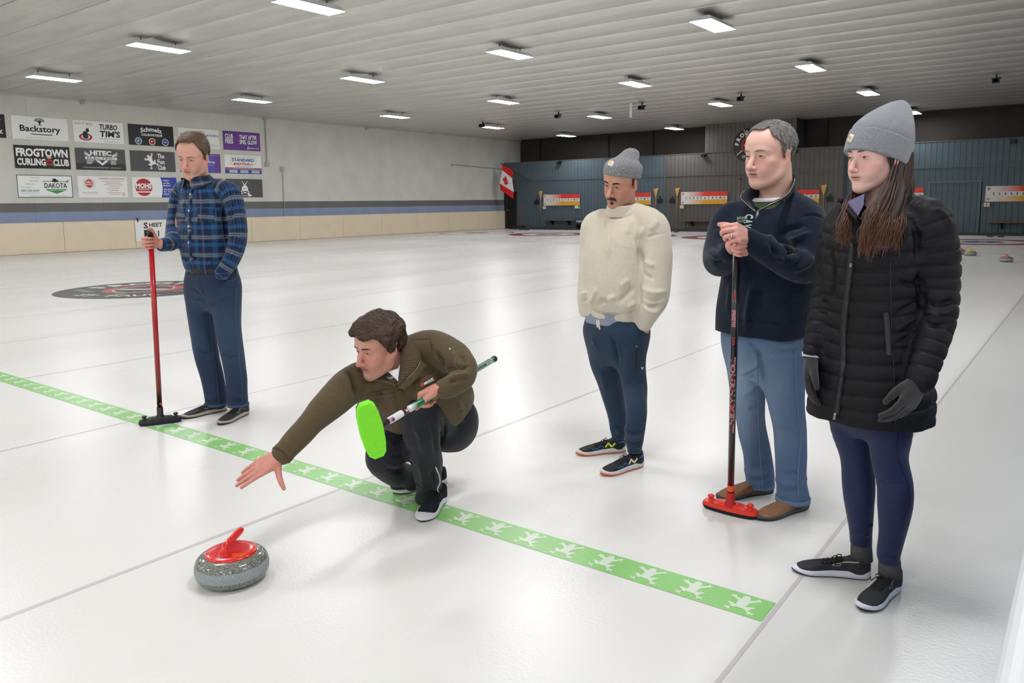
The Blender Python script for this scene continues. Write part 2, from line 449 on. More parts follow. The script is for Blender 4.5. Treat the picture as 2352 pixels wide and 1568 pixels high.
MB().tube([(-26.5, YB-.05, .98), (-26.5, YB-.05, 1.06)], .03, 8).build('door_handle', mat('steel', (180, 182, 184), .3, 1.0), door2)
# rubber walkway along the foot of the back wall
CARPET = mat('rubber_black', (30, 31, 33), .8)
struct(MB().box((XL+1.0, 33.95, 0), (.8, YB, .07)).build('trim_4', CARPET))
struct(MB().box((XL+1.6, 33.90, .0), (.8, 33.95, .085)).build('trim_5', mat('rubber_edge', (52, 54, 54), .6)))

# ceiling: sagging reflective sheets, one bay per metre
def ceiling_material():
    m = bpy.data.materials.new('ceiling_foil'); m.use_nodes = True
    nt, b, tc = tc_nodes(m)
    b.inputs['Metallic'].default_value = .8
    b.inputs['Roughness'].default_value = .42
    n = nt.nodes.new('ShaderNodeTexNoise'); n.inputs['Scale'].default_value = 2.2; n.inputs['Detail'].default_value = 2
    mp = nt.nodes.new('ShaderNodeMapping'); mp.inputs['Scale'].default_value = (.25, 1.5, 1)
    nt.links.new(tc.outputs['Object'], mp.inputs[0]); nt.links.new(mp.outputs[0], n.inputs['Vector'])
    cr = nt.nodes.new('ShaderNodeValToRGB'); cr.color_ramp.elements[0].position = .3; cr.color_ramp.elements[1].position = .75
    cr.color_ramp.elements[0].color = lin((200, 199, 192)); cr.color_ramp.elements[1].color = lin((220, 219, 212))
    nt.links.new(n.outputs[0], cr.inputs[0]); nt.links.new(cr.outputs[0], b.inputs['Base Color'])
    w = nt.nodes.new('ShaderNodeTexNoise'); w.inputs['Scale'].default_value = 14; w.inputs['Detail'].default_value = 1
    mp2 = nt.nodes.new('ShaderNodeMapping'); mp2.inputs['Scale'].default_value = (.35, 1.6, 1)
    nt.links.new(tc.outputs['Object'], mp2.inputs[0]); nt.links.new(mp2.outputs[0], w.inputs['Vector'])
    bp = nt.nodes.new('ShaderNodeBump'); bp.inputs['Strength'].default_value = .25; bp.inputs['Distance'].default_value = .02
    nt.links.new(w.outputs[0], bp.inputs['Height']); nt.links.new(bp.outputs[0], b.inputs['Normal'])
    return m
CEIL = ceiling_material()
ceiling = struct(obj('ceiling', [(XL-.5, YN, ZC+.16), (XR, YN, ZC+.16), (XR, YB+2, ZC+.16), (XL-.5, YB+2, ZC+.16)], [(3, 2, 1, 0)], mat('seam_dark', (70, 70, 68), .8)))
def bay_mesh():
    V = []; F = []; n = 22; ns = 2
    for j in range(ns):
        for i in range(n+1):
            t = .5-.5*cos(pi*i/n)
            V.append((XL-.4 if j == 0 else XR, .008+t*.984, -.05*(sin(pi*t)**.45)+.03))
    for i in range(n): F.append((i, i+1, n+1+i+1, n+1+i))
    return V, F
bv, bf = bay_mesh(); _bay = None
for k in range(int(YN), int(YB)+2):
    if _bay is None:
        o = obj('ceiling_sheet', bv, bf, CEIL, ceiling, True); _bay = o.data
    else:
        o = bpy.data.objects.new('ceiling_sheet', _bay); C.objects.link(o); o.parent = ceiling
    o.location = (0, k-.06, ZC)
struct(MB().box((XL, YN, 4.86), (XL+.05, YB+1.6, 4.98)).build('trim_7', mat('wall_trim', (190, 190, 184), .5)))
# the hall behind and to the right of the viewer
NEAR = mat('near_wall', (214, 214, 210), .7)
struct(obj('wall_near', [(XL-.5, YN, 0), (XR, YN, 0), (XR, YN, ZC+.2), (XL-.5, YN, ZC+.2)], [(0, 1, 2, 3)], NEAR))
struct(obj('wall_right', [(XR, YN, 0), (XR, YB+2, 0), (XR, YB+2, ZC+.2), (XR, YN, ZC+.2)], [(0, 1, 2, 3)], NEAR))
# rail of the walkway on the right, close to the viewer
rail = struct(MB().box((-.020, -2.0, 0), (.05, 33.9, .88)).build('trim_6', mat('rail_blue', (120, 142, 178), .5), None))
cap = MB()
V = []; F = []
for yy in (-2.0, 33.9):
    for k in range(9):
        a = pi*k/8; V.append((-.037+.024*cos(a), yy, .876+.024*sin(a)))
for k in range(8): F.append((k, k+1, 9+k+1, 9+k))
MB().add(V, F).box((-.061, -2, .80), (-.013, 33.9, .876)).build('rail_cap', mat('rail_cap_white', (226, 228, 232), .4), rail)

# ------------------------------------------------------------------ ceiling lights
LAMP = mat('lamp_diffuser', (250, 250, 255), .4, emit=LAMP_POWER)
HOUSING = mat('lamp_housing', (225, 227, 230), .4)
ORD = ['nearest', 'second', 'third', 'fourth', 'fifth', 'sixth', 'seventh']
ROWS = {'the row along the left wall': (-21.05, [9.06, 14.74, 20.83, 26.6, 32.4], [3.0, -3.0, -7.2]),  # rearmost unseen lamp of every row is added for frontal light
        'the second row from the left wall': (-15.5, [8.73, 14.22, 20.18, 26.2, 32.7], [3.0, -3.0, -7.2]),
        'the third row from the left wall': (-10.5, [8.53, 13.93, 19.65, 25.7], [2.9, -3.0, -7.2]),
        'the rightmost row': (-5.95, [14.12, 20.19, 26.1, 33.2], [8.4, 2.6, -3.2, -7.4]),
        'the row over the walkway': (-1.0, [], [-7.4, -3.2, 2.6, 8.4]), 'the added fill row on the right': (3.2, [], [-7.4, -3.2, 2.6, 8.4, 14.1])}  # last row is unseen, added as fill light from the right
lamp_first = None
def lamp(x, y, label):
    global lamp_first
    r = empty('ceiling_light', (x*1.0376, y*1.0376, 4.74)); tag(r, label, 'light', 'panel lights under the ceiling')
    if lamp_first is None:
        a = MB(); prof = [(-.215, -.60, 0), (.215, -.60, 0), (.215, .60, 0), (-.215, .60, 0)]
        hi = [(-.16, -.55, .085), (.16, -.55, .085), (.16, .55, .085), (-.16, .55, .085)]
        a.add([(x_, y_, z_-.002) for x_, y_, z_ in prof]+hi, [(3, 2, 1, 0), (4, 5, 6, 7), (0, 1, 5, 4), (1, 2, 6, 5), (2, 3, 7, 6), (3, 0, 4, 7)])
        h = a.build('housing', HOUSING, r)
        d = MB().add([(-.212, -.597, -.004), (.212, -.597, -.004), (.212, .597, -.004), (-.212, .597, -.004)], [(3, 2, 1, 0)]).build('diffuser', LAMP, r)
        s = MB()
        for yy in (-.38, .38): s.tube([(0, yy, .08), (0, yy, .20)], .012, 6)
        s.box((-.05, -.42, .07), (.05, .42, .10))
        k = s.build('hanger', mat('hanger_grey', (90, 90, 90), .6), r)
        b = MB()
        for i in range(4): b.box((-.19+i*.1, -.58, -.009), (-.186+i*.1, .58, -.006))
        lamp_first = (h.data, d.data, k.data)
    else:
        for nm, me in zip(('housing', 'diffuser', 'hanger'), lamp_first):
            o = bpy.data.objects.new(nm, me); C.objects.link(o); o.parent = r
for rn, (x, seen, unseen) in ROWS.items():
    for i, y in enumerate(seen): lamp(x, y, f'{ORD[i]} white panel light in view in {rn}')
    for i, y in enumerate(unseen): lamp(x, y, 'white panel light outside the view, in the continued and added rows')
# ================================================================== solid modelling: blended shapes turned into one skin
def V3(*a): return np.array(a if len(a) > 1 else a[0], float)
def unit(v): v = np.asarray(v, float); return v/(sqrt(float(v@v))+1e-12)

class Shape:
    """one blended primitive: dist(P) -> distances; lo, hi = bounding box"""
    k = .02; op = 'add'
    def __init__(s, fn, lo, hi, k=.02, op='add', tag=None, segs=None):
        s.fn, s.lo, s.hi, s.k, s.op, s.tag = fn, np.array(lo, float), np.array(hi, float), k, op, tag
def ellipsoid(c, r, ax=None, k=.02, op='add', tag=None):
    c = V3(c); r = np.broadcast_to(np.array(r, float), (3,)).copy()
    A = np.eye(3) if ax is None else np.array(ax, float)     # rows = axes
    ext = np.sqrt(((A*r[:, None])**2).sum(0))
    def fn(P):
        q = ((P-c.astype(P.dtype)) @ A.T.astype(P.dtype))/r.astype(P.dtype)
        k1 = np.sqrt(np.einsum('ij,ij->i', q, q)); q = q/r.astype(P.dtype); k2 = np.sqrt(np.einsum('ij,ij->i', q, q))
        return k1*(k1-1)/np.maximum(k2, 1e-9)
    return Shape(fn, c-ext, c+ext, k, op, tag)
def catmull(pts, rad, sub):
    pts = np.array(pts, float); rad = np.array(rad, float)
    if sub <= 1 or len(pts) < 3: return pts, rad
    P = np.vstack([2*pts[0]-pts[1], pts, 2*pts[-1]-pts[-2]]); R = np.r_[rad[0], rad, rad[-1]]
    op, orr = [], []
    for i in range(1, len(P)-2):
        for j in range(sub):
            t = j/sub
            a, b, c, d = P[i-1], P[i], P[i+1], P[i+2]
            op.append(.5*((2*b)+(-a+c)*t+(2*a-5*b+4*c-d)*t*t+(-a+3*b-3*c+d)*t**3))
            a, b, c, d = R[i-1], R[i], R[i+1], R[i+2]
            orr.append(max(1e-4, .5*((2*b)+(-a+c)*t+(2*a-5*b+4*c-d)*t*t+(-a+3*b-3*c+d)*t**3)))
    op.append(pts[-1]); orr.append(rad[-1])
    return np.array(op), np.array(orr)
class Tube(Shape):
    """tapered limb through points; flat = (axis, scale) squashes the section along an axis"""
    def __init__(s, pts, rad, k=.02, op='add', tag=None, sub=4, flat=None):
        s.p, s.r = catmull(pts, rad, sub); s.k, s.op, s.tag, s.flat = k, op, tag, flat
        m = s.r.max()*max(1, 1 if flat is None else flat[1])
        s.lo = s.p.min(0)-m; s.hi = s.p.max(0)+m
        s.len = np.r_[0, np.cumsum(np.linalg.norm(np.diff(s.p, axis=0), axis=1))]
    def seg(s, i, P):
        a, b = s.p[i].astype(P.dtype), s.p[i+1].astype(P.dtype); ab = b-a; l2 = ab@ab+1e-12
        q = P-a
        t = np.clip((q@ab)/l2, 0, 1)
        q = q-t[:, None]*ab
        if s.flat is not None:
            ax, sc = s.flat; ax = np.asarray(ax, P.dtype); h = q@ax
            q = q + ((1/sc-1)*h)[:, None]*ax
        return np.sqrt(np.einsum('ij,ij->i', q, q))-(np.asarray(s.r[i], P.dtype)+t*np.asarray(s.r[i+1]-s.r[i], P.dtype)), t
    def fn(s, P):
        d = None
        for i in range(len(s.p)-1):
            e, _ = s.seg(i, P); d = e if d is None else np.minimum(d, e)
        return d
    def coords(s, P):
        """distance, length along the limb, closest axis point"""
        best = np.full(len(P), 1e9); L = np.zeros(len(P)); A = np.zeros((len(P), 3))
        for i in range(len(s.p)-1):
            e, t = s.seg(i, P); m = e < best
            best[m] = e[m]; L[m] = s.len[i]+t[m]*(s.len[i+1]-s.len[i]); A[m] = s.p[i]+t[m, None]*(s.p[i+1]-s.p[i])
        return best, L, A
class Loft(Shape):
    """trunk: stations (centre, half width, half depth) stacked along a line; left/front = section axes; e = squareness"""
    def __init__(s, st, left, front, k=.03, op='add', tag=None, e=2.3, axis=None, round_end=.0):
        c = np.array([q[0] for q in st], float)
        ax = unit(c[-1]-c[0]) if axis is None else unit(axis)
        s.ax, s.o = ax, c[0]
        t = (c-c[0])@ax
        n = 40; s.t = np.linspace(t[0], t[-1], n)
        W = np.array([[*q[0], q[1], q[2]] for q in st], float)
        s.W = np.array([smooth_interp(t, W[:, j], s.t) for j in range(5)]).T
        s.left, s.front, s.e, s.k, s.op, s.tag, s.re = unit(left), unit(front), e, k, op, tag, round_end
        m = max(W[:, 3].max(), W[:, 4].max())+.02
        s.lo = c.min(0)-m; s.hi = c.max(0)+m
        if abs(ax[2]) > .97: s.lo[2] = c[:, 2].min()-.06; s.hi[2] = c[:, 2].max()+.06
    def at(s, P):
        t = (P-s.o.astype(P.dtype))@s.ax.astype(P.dtype)
        tc = np.clip(t, s.t[0], s.t[-1])
        f = (tc-s.t[0])/(s.t[-1]-s.t[0])*(len(s.t)-1); i = np.minimum(f.astype(np.int32), len(s.t)-2); w = (f-i).astype(P.dtype)[:, None]; W = s.W.astype(P.dtype)
        return t, tc, W[i]*(1-w)+W[i+1]*w
    def fn(s, P):
        t, tc, W = s.at(P)
        q = P-W[:, :3]
        x = q@s.left.astype(P.dtype); y = q@s.front.astype(P.dtype)
        kk = (np.abs(x/W[:, 3])**s.e+np.abs(y/W[:, 4])**s.e)**(1/s.e)
        rr = np.sqrt(x*x+y*y)
        d = np.where(kk > 1e-3, rr*(1-1/np.maximum(kk, 1e-3)), -np.minimum(W[:, 3], W[:, 4]))
        cap = np.abs(t-tc)
        return np.where(cap > 0, np.sqrt(np.maximum(d, 0)**2+cap**2)+np.minimum(d, 0)*0, np.maximum(d, np.maximum(s.t[0]-t, t-s.t[-1])))
def smooth_interp(x, y, xi):
    """monotone-ish cubic through the stations"""
    x = np.asarray(x, float); y = np.asarray(y, float)
    if x[0] > x[-1]: x, y = x[::-1], y[::-1]
    d = np.diff(y)/np.diff(x); m = np.zeros(len(x))
    m[1:-1] = np.where(d[:-1]*d[1:] > 0, 2*d[:-1]*d[1:]/(d[:-1]+d[1:]+1e-12), (d[:-1]+d[1:])*.15)
    m[0] = d[0]; m[-1] = d[-1]
    i = np.clip(np.searchsorted(x, xi)-1, 0, len(x)-2)
    h = x[i+1]-x[i]; t = (xi-x[i])/h
    return y[i]*(2*t**3-3*t**2+1)+m[i]*h*(t**3-2*t**2+t)+y[i+1]*(-2*t**3+3*t**2)+m[i+1]*h*(t**3-t**2)
def halfspace(c, n, lo, hi, k=.004):
    """keeps only the side the normal points away from"""
    c = V3(c); n = unit(n)
    return Shape(lambda P: (P-c)@n, lo, hi, k, 'cut')

def sdf_mesh(shapes, h, relax=2, warp=None, lo=None, hi=None):
    """skin of the blended shapes on a grid of step h -> vertices, quads"""
    adds = [s for s in shapes if s.op == 'add']
    lo_ = np.min([s.lo for s in adds], 0)-3*h if lo is None else np.array(lo, float)
    hi_ = np.max([s.hi for s in adds], 0)+3*h if hi is None else np.array(hi, float)
    n = np.maximum(np.ceil((hi_-lo_)/h).astype(int)+1, 4)
    ax = [(lo_[a]+h*np.arange(n[a])).astype(np.float32) for a in range(3)]
    D = np.full(n, .06, np.float32)
    def block(l, u):
        a = np.clip(np.floor((l-lo_)/h).astype(int), 0, n-1); b = np.clip(np.ceil((u-lo_)/h).astype(int)+1, 1, n)
        return a, np.maximum(b, a+1)
    def pts(a, b):
        g = np.meshgrid(ax[0][a[0]:b[0]], ax[1][a[1]:b[1]], ax[2][a[2]:b[2]], indexing='ij')
        P = np.stack([q.ravel() for q in g], 1).astype(np.float32)
        return warp(P) if warp else P
    for s in shapes:
        mg = max(s.k, .0)+2.5*h
        a, b = block(s.lo-mg, s.hi+mg)
        sl = tuple(slice(a[i], b[i]) for i in range(3)); shp = tuple(b-a)
        if isinstance(s, Tube):
            E = np.full(shp, .06, np.float32)
            for i in range(len(s.p)-1):
                m = max(s.r[i], s.r[i+1])*(max(1, s.flat[1]) if s.flat is not None else 1)+mg
                a2, b2 = block(np.minimum(s.p[i], s.p[i+1])-m, np.maximum(s.p[i], s.p[i+1])+m)
                a2 = np.maximum(a2, a); b2 = np.minimum(b2, b)
                if (b2 <= a2).any(): continue
                e = s.seg(i, pts(a2, b2))[0].reshape(tuple(b2-a2))
                sl2 = tuple(slice(a2[j]-a[j], b2[j]-a[j]) for j in range(3))
                E[sl2] = np.minimum(E[sl2], e)
            d = E
        else:
            d = s.fn(pts(a, b)).reshape(shp).astype(np.float32)
        X = D[sl]
        if s.op == 'add':
            if s.k > 0:
                w = np.clip(.5+.5*(d-X)/s.k, 0, 1); D[sl] = d*(1-w)+X*w-s.k*w*(1-w)
            else: D[sl] = np.minimum(X, d)
        elif s.op == 'sub':
            w = np.clip(.5-.5*(-d-X)/max(s.k, 1e-6)*-1, 0, 1)
            w = np.clip(.5-.5*(X+d)/max(s.k, 1e-6), 0, 1)
            D[sl] = X*(1-w)+(-d)*w+s.k*w*(1-w)
        else:
            w = np.clip(.5-.5*(X-d)/max(s.k, 1e-6), 0, 1)
            D[sl] = X*(1-w)+d*w+s.k*w*(1-w)
    D[0] = D[-1] = .06; D[:, 0] = D[:, -1] = .06; D[:, :, 0] = D[:, :, -1] = .06
    S = D < 0
    N = n-1
    cnt = np.zeros(N, np.uint8)
    cs = [(i, j, k) for i in (0, 1) for j in (0, 1) for k in (0, 1)]
    def cor(A, c): return A[c[0]:c[0]+N[0], c[1]:c[1]+N[1], c[2]:c[2]+N[2]]
    for c in cs: cnt += cor(S, c)
    act = (cnt > 0) & (cnt < 8)
    idx = np.full(N, -1, np.int32); ii = np.argwhere(act); idx[act] = np.arange(len(ii))
    vals = {c: D[ii[:, 0]+c[0], ii[:, 1]+c[1], ii[:, 2]+c[2]] for c in cs}
    acc = np.zeros((len(ii), 3)); num = np.zeros(len(ii))
    for c in cs:
        for a in range(3):
            if c[a]: continue
            c2 = tuple(1 if q == a else c[q] for q in range(3))
            v0, v1 = vals[c], vals[c2]; m = (v0 < 0) != (v1 < 0)
            t = v0[m]/(v0[m]-v1[m])
            p = np.tile(np.array(c, float), (m.sum(), 1)); p[:, a] = t
            acc[m] += p; num[m] += 1
    Vt = lo_+h*(ii+acc/np.maximum(num, 1)[:, None])
    Q = []
    for a in range(3):
        b, c = (a+1) % 3, (a+2) % 3
        s0 = [slice(1, N[q]) for q in range(3)]; s0[a] = slice(0, N[a])
        s1 = list(s0); s1[a] = slice(1, N[a]+1)
        A = S[tuple(s0)]; B = S[tuple(s1)]
        e = np.argwhere(A != B)
        if not len(e): continue
        off = np.ones(3, int); off[a] = 0
        g = e+off
        inside = A[tuple(e.T)]
        def cell(db, dc):
            q = g.copy(); q[:, b] -= db; q[:, c] -= dc; return idx[q[:, 0], q[:, 1], q[:, 2]]
        q = np.stack([cell(1, 1), cell(0, 1), cell(0, 0), cell(1, 0)], 1)
        q[~inside] = q[~inside][:, ::-1]
        Q.append(q)
    Q = np.vstack(Q); Q = Q[(Q >= 0).all(1)]
    for _ in range(relax): Vt = relaxed(Vt, Q, .5)
    return Vt, Q
def relaxed(V, Q, f):
    a = np.concatenate([Q[:, i] for i in range(4)]); b = np.concatenate([Q[:, (i+1) % 4] for i in range(4)])
    A = np.concatenate([a, b]); B = np.concatenate([b, a]); n = len(V)
    c = np.bincount(A, minlength=n)
    S = np.stack([np.bincount(A, V[B, k], n) for k in range(3)], 1)
    return V*(1-f)+f*S/np.maximum(c, 1)[:, None]
def normals(V, Q):
    x = V[Q[:, 2]]-V[Q[:, 0]]; y = V[Q[:, 3]]-V[Q[:, 1]]
    m = np.stack([x[:, 1]*y[:, 2]-x[:, 2]*y[:, 1], x[:, 2]*y[:, 0]-x[:, 0]*y[:, 2], x[:, 0]*y[:, 1]-x[:, 1]*y[:, 0]], 1)
    I = Q.T.ravel(); n = len(V)
    N = np.stack([np.bincount(I, np.tile(m[:, k], 4), n) for k in range(3)], 1)
    return N/(np.linalg.norm(N, axis=1)[:, None]+1e-12)

# value noise for folds and weave
_rng = np.random.RandomState(7)
_G = _rng.rand(32, 32, 32).astype(np.float32)*2-1
def noise(P):
    i = np.floor(P).astype(int); f = P-i; f = f*f*(3-2*f)
    def g(a, b, c): return _G[(i[:, 0]+a) % 32, (i[:, 1]+b) % 32, (i[:, 2]+c) % 32]
    x, y, z = f[:, 0], f[:, 1], f[:, 2]
    c00 = g(0,0,0)*(1-x)+g(1,0,0)*x; c10 = g(0,1,0)*(1-x)+g(1,1,0)*x
    c01 = g(0,0,1)*(1-x)+g(1,0,1)*x; c11 = g(0,1,1)*(1-x)+g(1,1,1)*x
    return (c00*(1-y)+c10*y)*(1-z)+(c01*(1-y)+c11*y)*z

class Skin:
    """a meshed garment or body with tools to find places on it"""
    def __init__(s, V, Q): s.V, s.Q = V, Q; s._b = None
    def n(s): return normals(s.V, s.Q)
    def bvh(s):
        if s._b is None: s._b = BVHTree.FromPolygons(s.V.tolist(), s.Q.tolist())
        return s._b
    def push(s, d): s.V = s.V+s.n()*d[:, None]; s._b = None
    def hit(s, u, v):
        """the place on the surface seen at this spot of the picture"""
        p, n, i, d = s.bvh().ray_cast(Vector(EYE), Vector(unit(ray(u, v))))
        if p is None:
            D = ray(u, v); D = unit(D); q = s.V-EYE; t = q@D; e = np.linalg.norm(q-t[:, None]*D, axis=1)
            j = np.argmin(e+.02*t); return s.V[j].copy(), s.n()[j]
        return np.array(p), np.array(n)
    def cast(s, o, d):
        p, n, i, t = s.bvh().ray_cast(Vector(o), Vector(unit(d)))
        return (None, None) if p is None else (np.array(p), np.array(n))
    def folds(s, strokes):
        """strokes: (list of picture points, height in m, width in m); raised or sunk creases following the cloth"""
        tot = np.zeros(len(s.V))
        for px, amp, wid in strokes:
            W = [s.hit(*q)[0] for q in px]
            W, _ = catmull(np.array(W), np.ones(len(W)), 5) if len(W) > 2 else (np.array(W), None)
            lo = W.min(0)-3*wid; hi = W.max(0)+3*wid
            m = np.where(((s.V > lo) & (s.V < hi)).all(1))[0]
            if not len(m): continue
            P = s.V[m]; best = np.full(len(m), 1e9); tt = np.zeros(len(m)); L = len(W)-1
            for i in range(L):
                a, b = W[i], W[i+1]; ab = b-a
                t = np.clip(((P-a)@ab)/(ab@ab+1e-12), 0, 1)
                d = np.linalg.norm(P-a-t[:, None]*ab, axis=1); k = d < best
                best[k] = d[k]; tt[k] = (i+t[k])/L
            fade = np.clip(np.minimum(tt, 1-tt)*4+.15, 0, 1)
            tot[m] += 1.7*amp*np.exp(-(best/wid)**2)*fade
        s.push(tot)
    def drape(s, scale, amp, seed=0):
        P = s.V*np.array(scale)+seed*7.3
        s.push(1.5*amp*(noise(P)+.5*noise(P*2.1+5)))
def skin_of(shapes, h, relax=2, **kw):
    V, Q = sdf_mesh(shapes, h, relax, **kw); return Skin(V, Q)
def tube_uv(V, parts, origin, left, front, up):
    """cloth coordinates: each vertex takes (around, along) of the limb or trunk it belongs to"""
    best = np.full(len(V), 1e9); UV = np.zeros((len(V), 3))
    for k, s in enumerate(parts):
        if isinstance(s, Tube):
            d, L, A = s.coords(V)
            q = V-A; R = np.linalg.norm(q, axis=1)
            i = len(s.p)//2; t = unit(s.p[min(i+1, len(s.p)-1)]-s.p[i-1])
            e1 = unit(front-t*(t@front)); e2 = np.cross(t, e1)
            ang = np.arctan2(q@e2, q@e1)
            u = np.stack([ang*np.median(R)+k*.37, L, np.full(len(V), k)], 1)
        else:
            d = s.fn(V); q = V-origin
            u = np.stack([q@left*1.0, q@up, np.full(len(V), k)], 1)
            ang = np.arctan2(q@left, q@front); u[:, 0] = ang*.19
        m = d < best
        best[m] = d[m]; UV[m] = u[m]
    return UV
# ================================================================== people: heads, hands, shoes, hats
UP = V3(0, 0, 1)
class Pose:
    """a person's place: J(u, v, d) = the point seen at (u, v) that stands d metres behind the upright plane through the feet"""
    def __init__(s, gu, gv, turn):
        s.g = gnd(gu, gv); a = radians(turn)
        s.f = -HN*cos(a)-HR*sin(a)          # facing
        s.l = HR*cos(a)-HN*sin(a)           # the person's left
    def J(s, u, v, d=0.0):
        r = ray(u, v); t = ((s.g-EYE)@HN+d)/(r@HN); return EYE+r*t
    def depth(s, p): return (np.array(p)-s.g)@HN
class Frame:
    def __init__(s, o, f, u=UP, sc=1.0, roll=0.0):
        s.o = V3(o); s.F = unit(f); s.L = unit(np.cross(u, s.F)); s.U = np.cross(s.F, s.L); s.s = sc
        if roll:
            L, U = s.L, s.U
            s.L = L*cos(roll)+U*sin(roll); s.U = U*cos(roll)-L*sin(roll)
    def w(s, x, y, z): return s.o+(s.L*x+s.F*y+s.U*z)*s.s
    def ax(s): return np.array([s.L, s.F, s.U])
    def loc(s, P): return ((P-s.o)@s.ax().T)/s.s
    def ell(s, c, r, k=.01, op='add', rot=None):
        A = s.ax()
        if rot is not None: A = rot @ A
        return ellipsoid(s.w(*c), np.array(r)*s.s, A, k*s.s, op)
    def tube(s, pts, rad, k=.008, op='add', sub=4): return Tube([s.w(*p) for p in pts], np.array(rad)*s.s, k*s.s, op, None, sub)
def rotx(a): return np.array([[1, 0, 0], [0, cos(a), sin(a)], [0, -sin(a), cos(a)]])
def rotz(a): return np.array([[cos(a), sin(a), 0], [-sin(a), cos(a), 0], [0, 0, 1]])

def cranium(fr, g=0.0, k=.03):
    return [fr.ell((0, -.012, .044), (.0765+g, .097+g, .081+g), k), fr.ell((0, .034, .044), (.066+g, .062+g, .056+g), k)]
def head_shapes(fr, jaw=1.0, nose=1.0, lips=1.0, chin=1.0, cheek=1.0, brow=1.0, ears=True, mouth=0.0, nose_drop=0.0, nw=1.0):
    S = cranium(fr)
    S += [fr.ell((0, .030, -.030), (.059, .059, .066), .03),
          fr.ell((0, .052, -.045), (.044*jaw, .043, .050), .02),
          fr.ell((0, .080, -.094), (.019*chin, .017, .018), .018)]
    for sx in (-1, 1):
        S += [fr.tube([(sx*.057*jaw, .005, -.035), (sx*.052*jaw, .018, -.066), (sx*.030*jaw, .062, -.090), (sx*.010, .079, -.098)], [.020, .020, .017, .015], .022),
              fr.ell((sx*.041, .053, -.016), (.0225*cheek, .025, .020), .022),
              fr.ell((sx*.034, .066, -.046), (.018, .024, .024), .02)]
    S += [fr.tube([(-.050, .066, .024), (-.030, .083, .030), (0, .086, .027), (.030, .083, .030), (.050, .066, .024)], [.008, .0115*brow, .010, .0115*brow, .008], .012)]
    for sx in (-1, 1):
        S += [fr.ell((sx*.032, .1035, .006), (.0215, .0215, .0145), .013, 'sub'),
              fr.ell((sx*.032, .0755, .008), (.0150, .0140, .0128), .004)]
    # nose
    S += [fr.tube([(0, .084, .020), (0, .0945, .004), (0, .1080*1, -.014), (0, .1165*nose, -.030-nose_drop)], np.array([.0090, .0082*nw, .0098*nw, .0118*nw]), .011),
          fr.ell((0, .1205*nose, -.033-nose_drop), (.0105*nw, .0095*nw, .0092*nw), .006)]
    for sx in (-1, 1):
        S += [fr.ell((sx*.0132*nw, .1030, -.036-nose_drop*.6), (.0085*nw, .0110*nw, .0082*nw), .006),
              fr.tube([(sx*.0185, .0985, -.034), (sx*.0275, .0900, -.050), (sx*.0320, .0800, -.066)], [.0022, .0026, .0016], .007, 'sub'),
              fr.ell((sx*.0062, .1120, -.0440-nose_drop), (.0040, .0055, .0030), .004, 'sub')]
    # mouth
    S += [fr.ell((0, .074, -.058), (.031, .024, .024), .02),
          fr.ell((0, .0945, -.0553), (.0215*lips, .0090, .0060), .006),
          fr.ell((0, .0925, -.0667), (.0185*lips, .0095, .0064), .006),
          fr.ell((0, .1045, -.0607), (.0245*lips, .0110, .0011+mouth), .003, 'sub'),
          fr.ell((0, .1070, -.0785), (.022, .0150, .0070), .012, 'sub')]
    if ears:
        for sx in (-1, 1):
            R = rotz(sx*.35) @ np.eye(3)
            S += [fr.ell((sx*.0785, -.006, -.004), (.0085, .0190, .0315), .006, rot=rotz(-sx*.42)),
                  fr.ell((sx*.0760, .002, -.028), (.0075, .0100, .0110), .006),
                  fr.ell((sx*.0905, .004, -.004), (.0078, .0105, .0190), .006, 'sub', rot=rotz(-sx*.42))]
    return S
def head_colors(fr, V, skin, flush=(206, 120, 108), lip=(178, 100, 92), stub=None, stub_a=0.0, lips=1.0):
    q = fr.loc(V); x, y, z = q[:, 0], q[:, 1], q[:, 2]; ax = np.abs(x)
    col = np.tile(np.array(lin(skin)[:3]), (len(V), 1))
    def mix(w, c): nonlocal col; w = np.clip(w, 0, 1)[:, None]; col = col*(1-w)+np.array(lin(c)[:3])*w
    def ga(cx, cy, cz, rx, ry, rz): return np.exp(-((ax-cx)/rx)**2-((y-cy)/ry)**2-((z-cz)/rz)**2)
    mix(.45*ga(.042, .07, -.025, .028, .05, .022), flush)
    mix(.55*ga(0, .11, -.032, .016, .03, .016), flush)
    mix(.5*ga(.082, -.004, -.004, .02, .03, .035), flush)
    mix(.18*ga(.032, .09, .000, .020, .04, .012), (150, 96, 92))
    if stub is not None:
        w = np.clip((-.035-z)/.02, 0, 1)*np.clip((y+.02)/.04, 0, 1)*np.clip((z+.125)/.02, 0, 1)*(1-ga(0, .095, -.061, .026, .05, .010))
        mix(stub_a*w, stub)
    wl = np.exp(-(ax/(.0205*lips))**6)*np.exp(-((z+.0608)/.0092)**6)*(y > .075)
    mix(.72*wl, lip)
    wm = np.exp(-(ax/(.0225*lips))**6)*np.exp(-((z+.0607)/.0016)**2)*(y > .07)
    mix(.75*wm, (88, 40, 40))
    for sx in (1,): mix(.7*ga(.006, .108, -.0445, .0045, .01, .003), (96, 48, 44))
    return col
def on_face(skin, fr, x, z, lift=.0008, y0=.2):
    p, n = skin.cast(fr.w(x, y0, z), -fr.F)
    return None if p is None else p+unit(n)*lift*fr.s
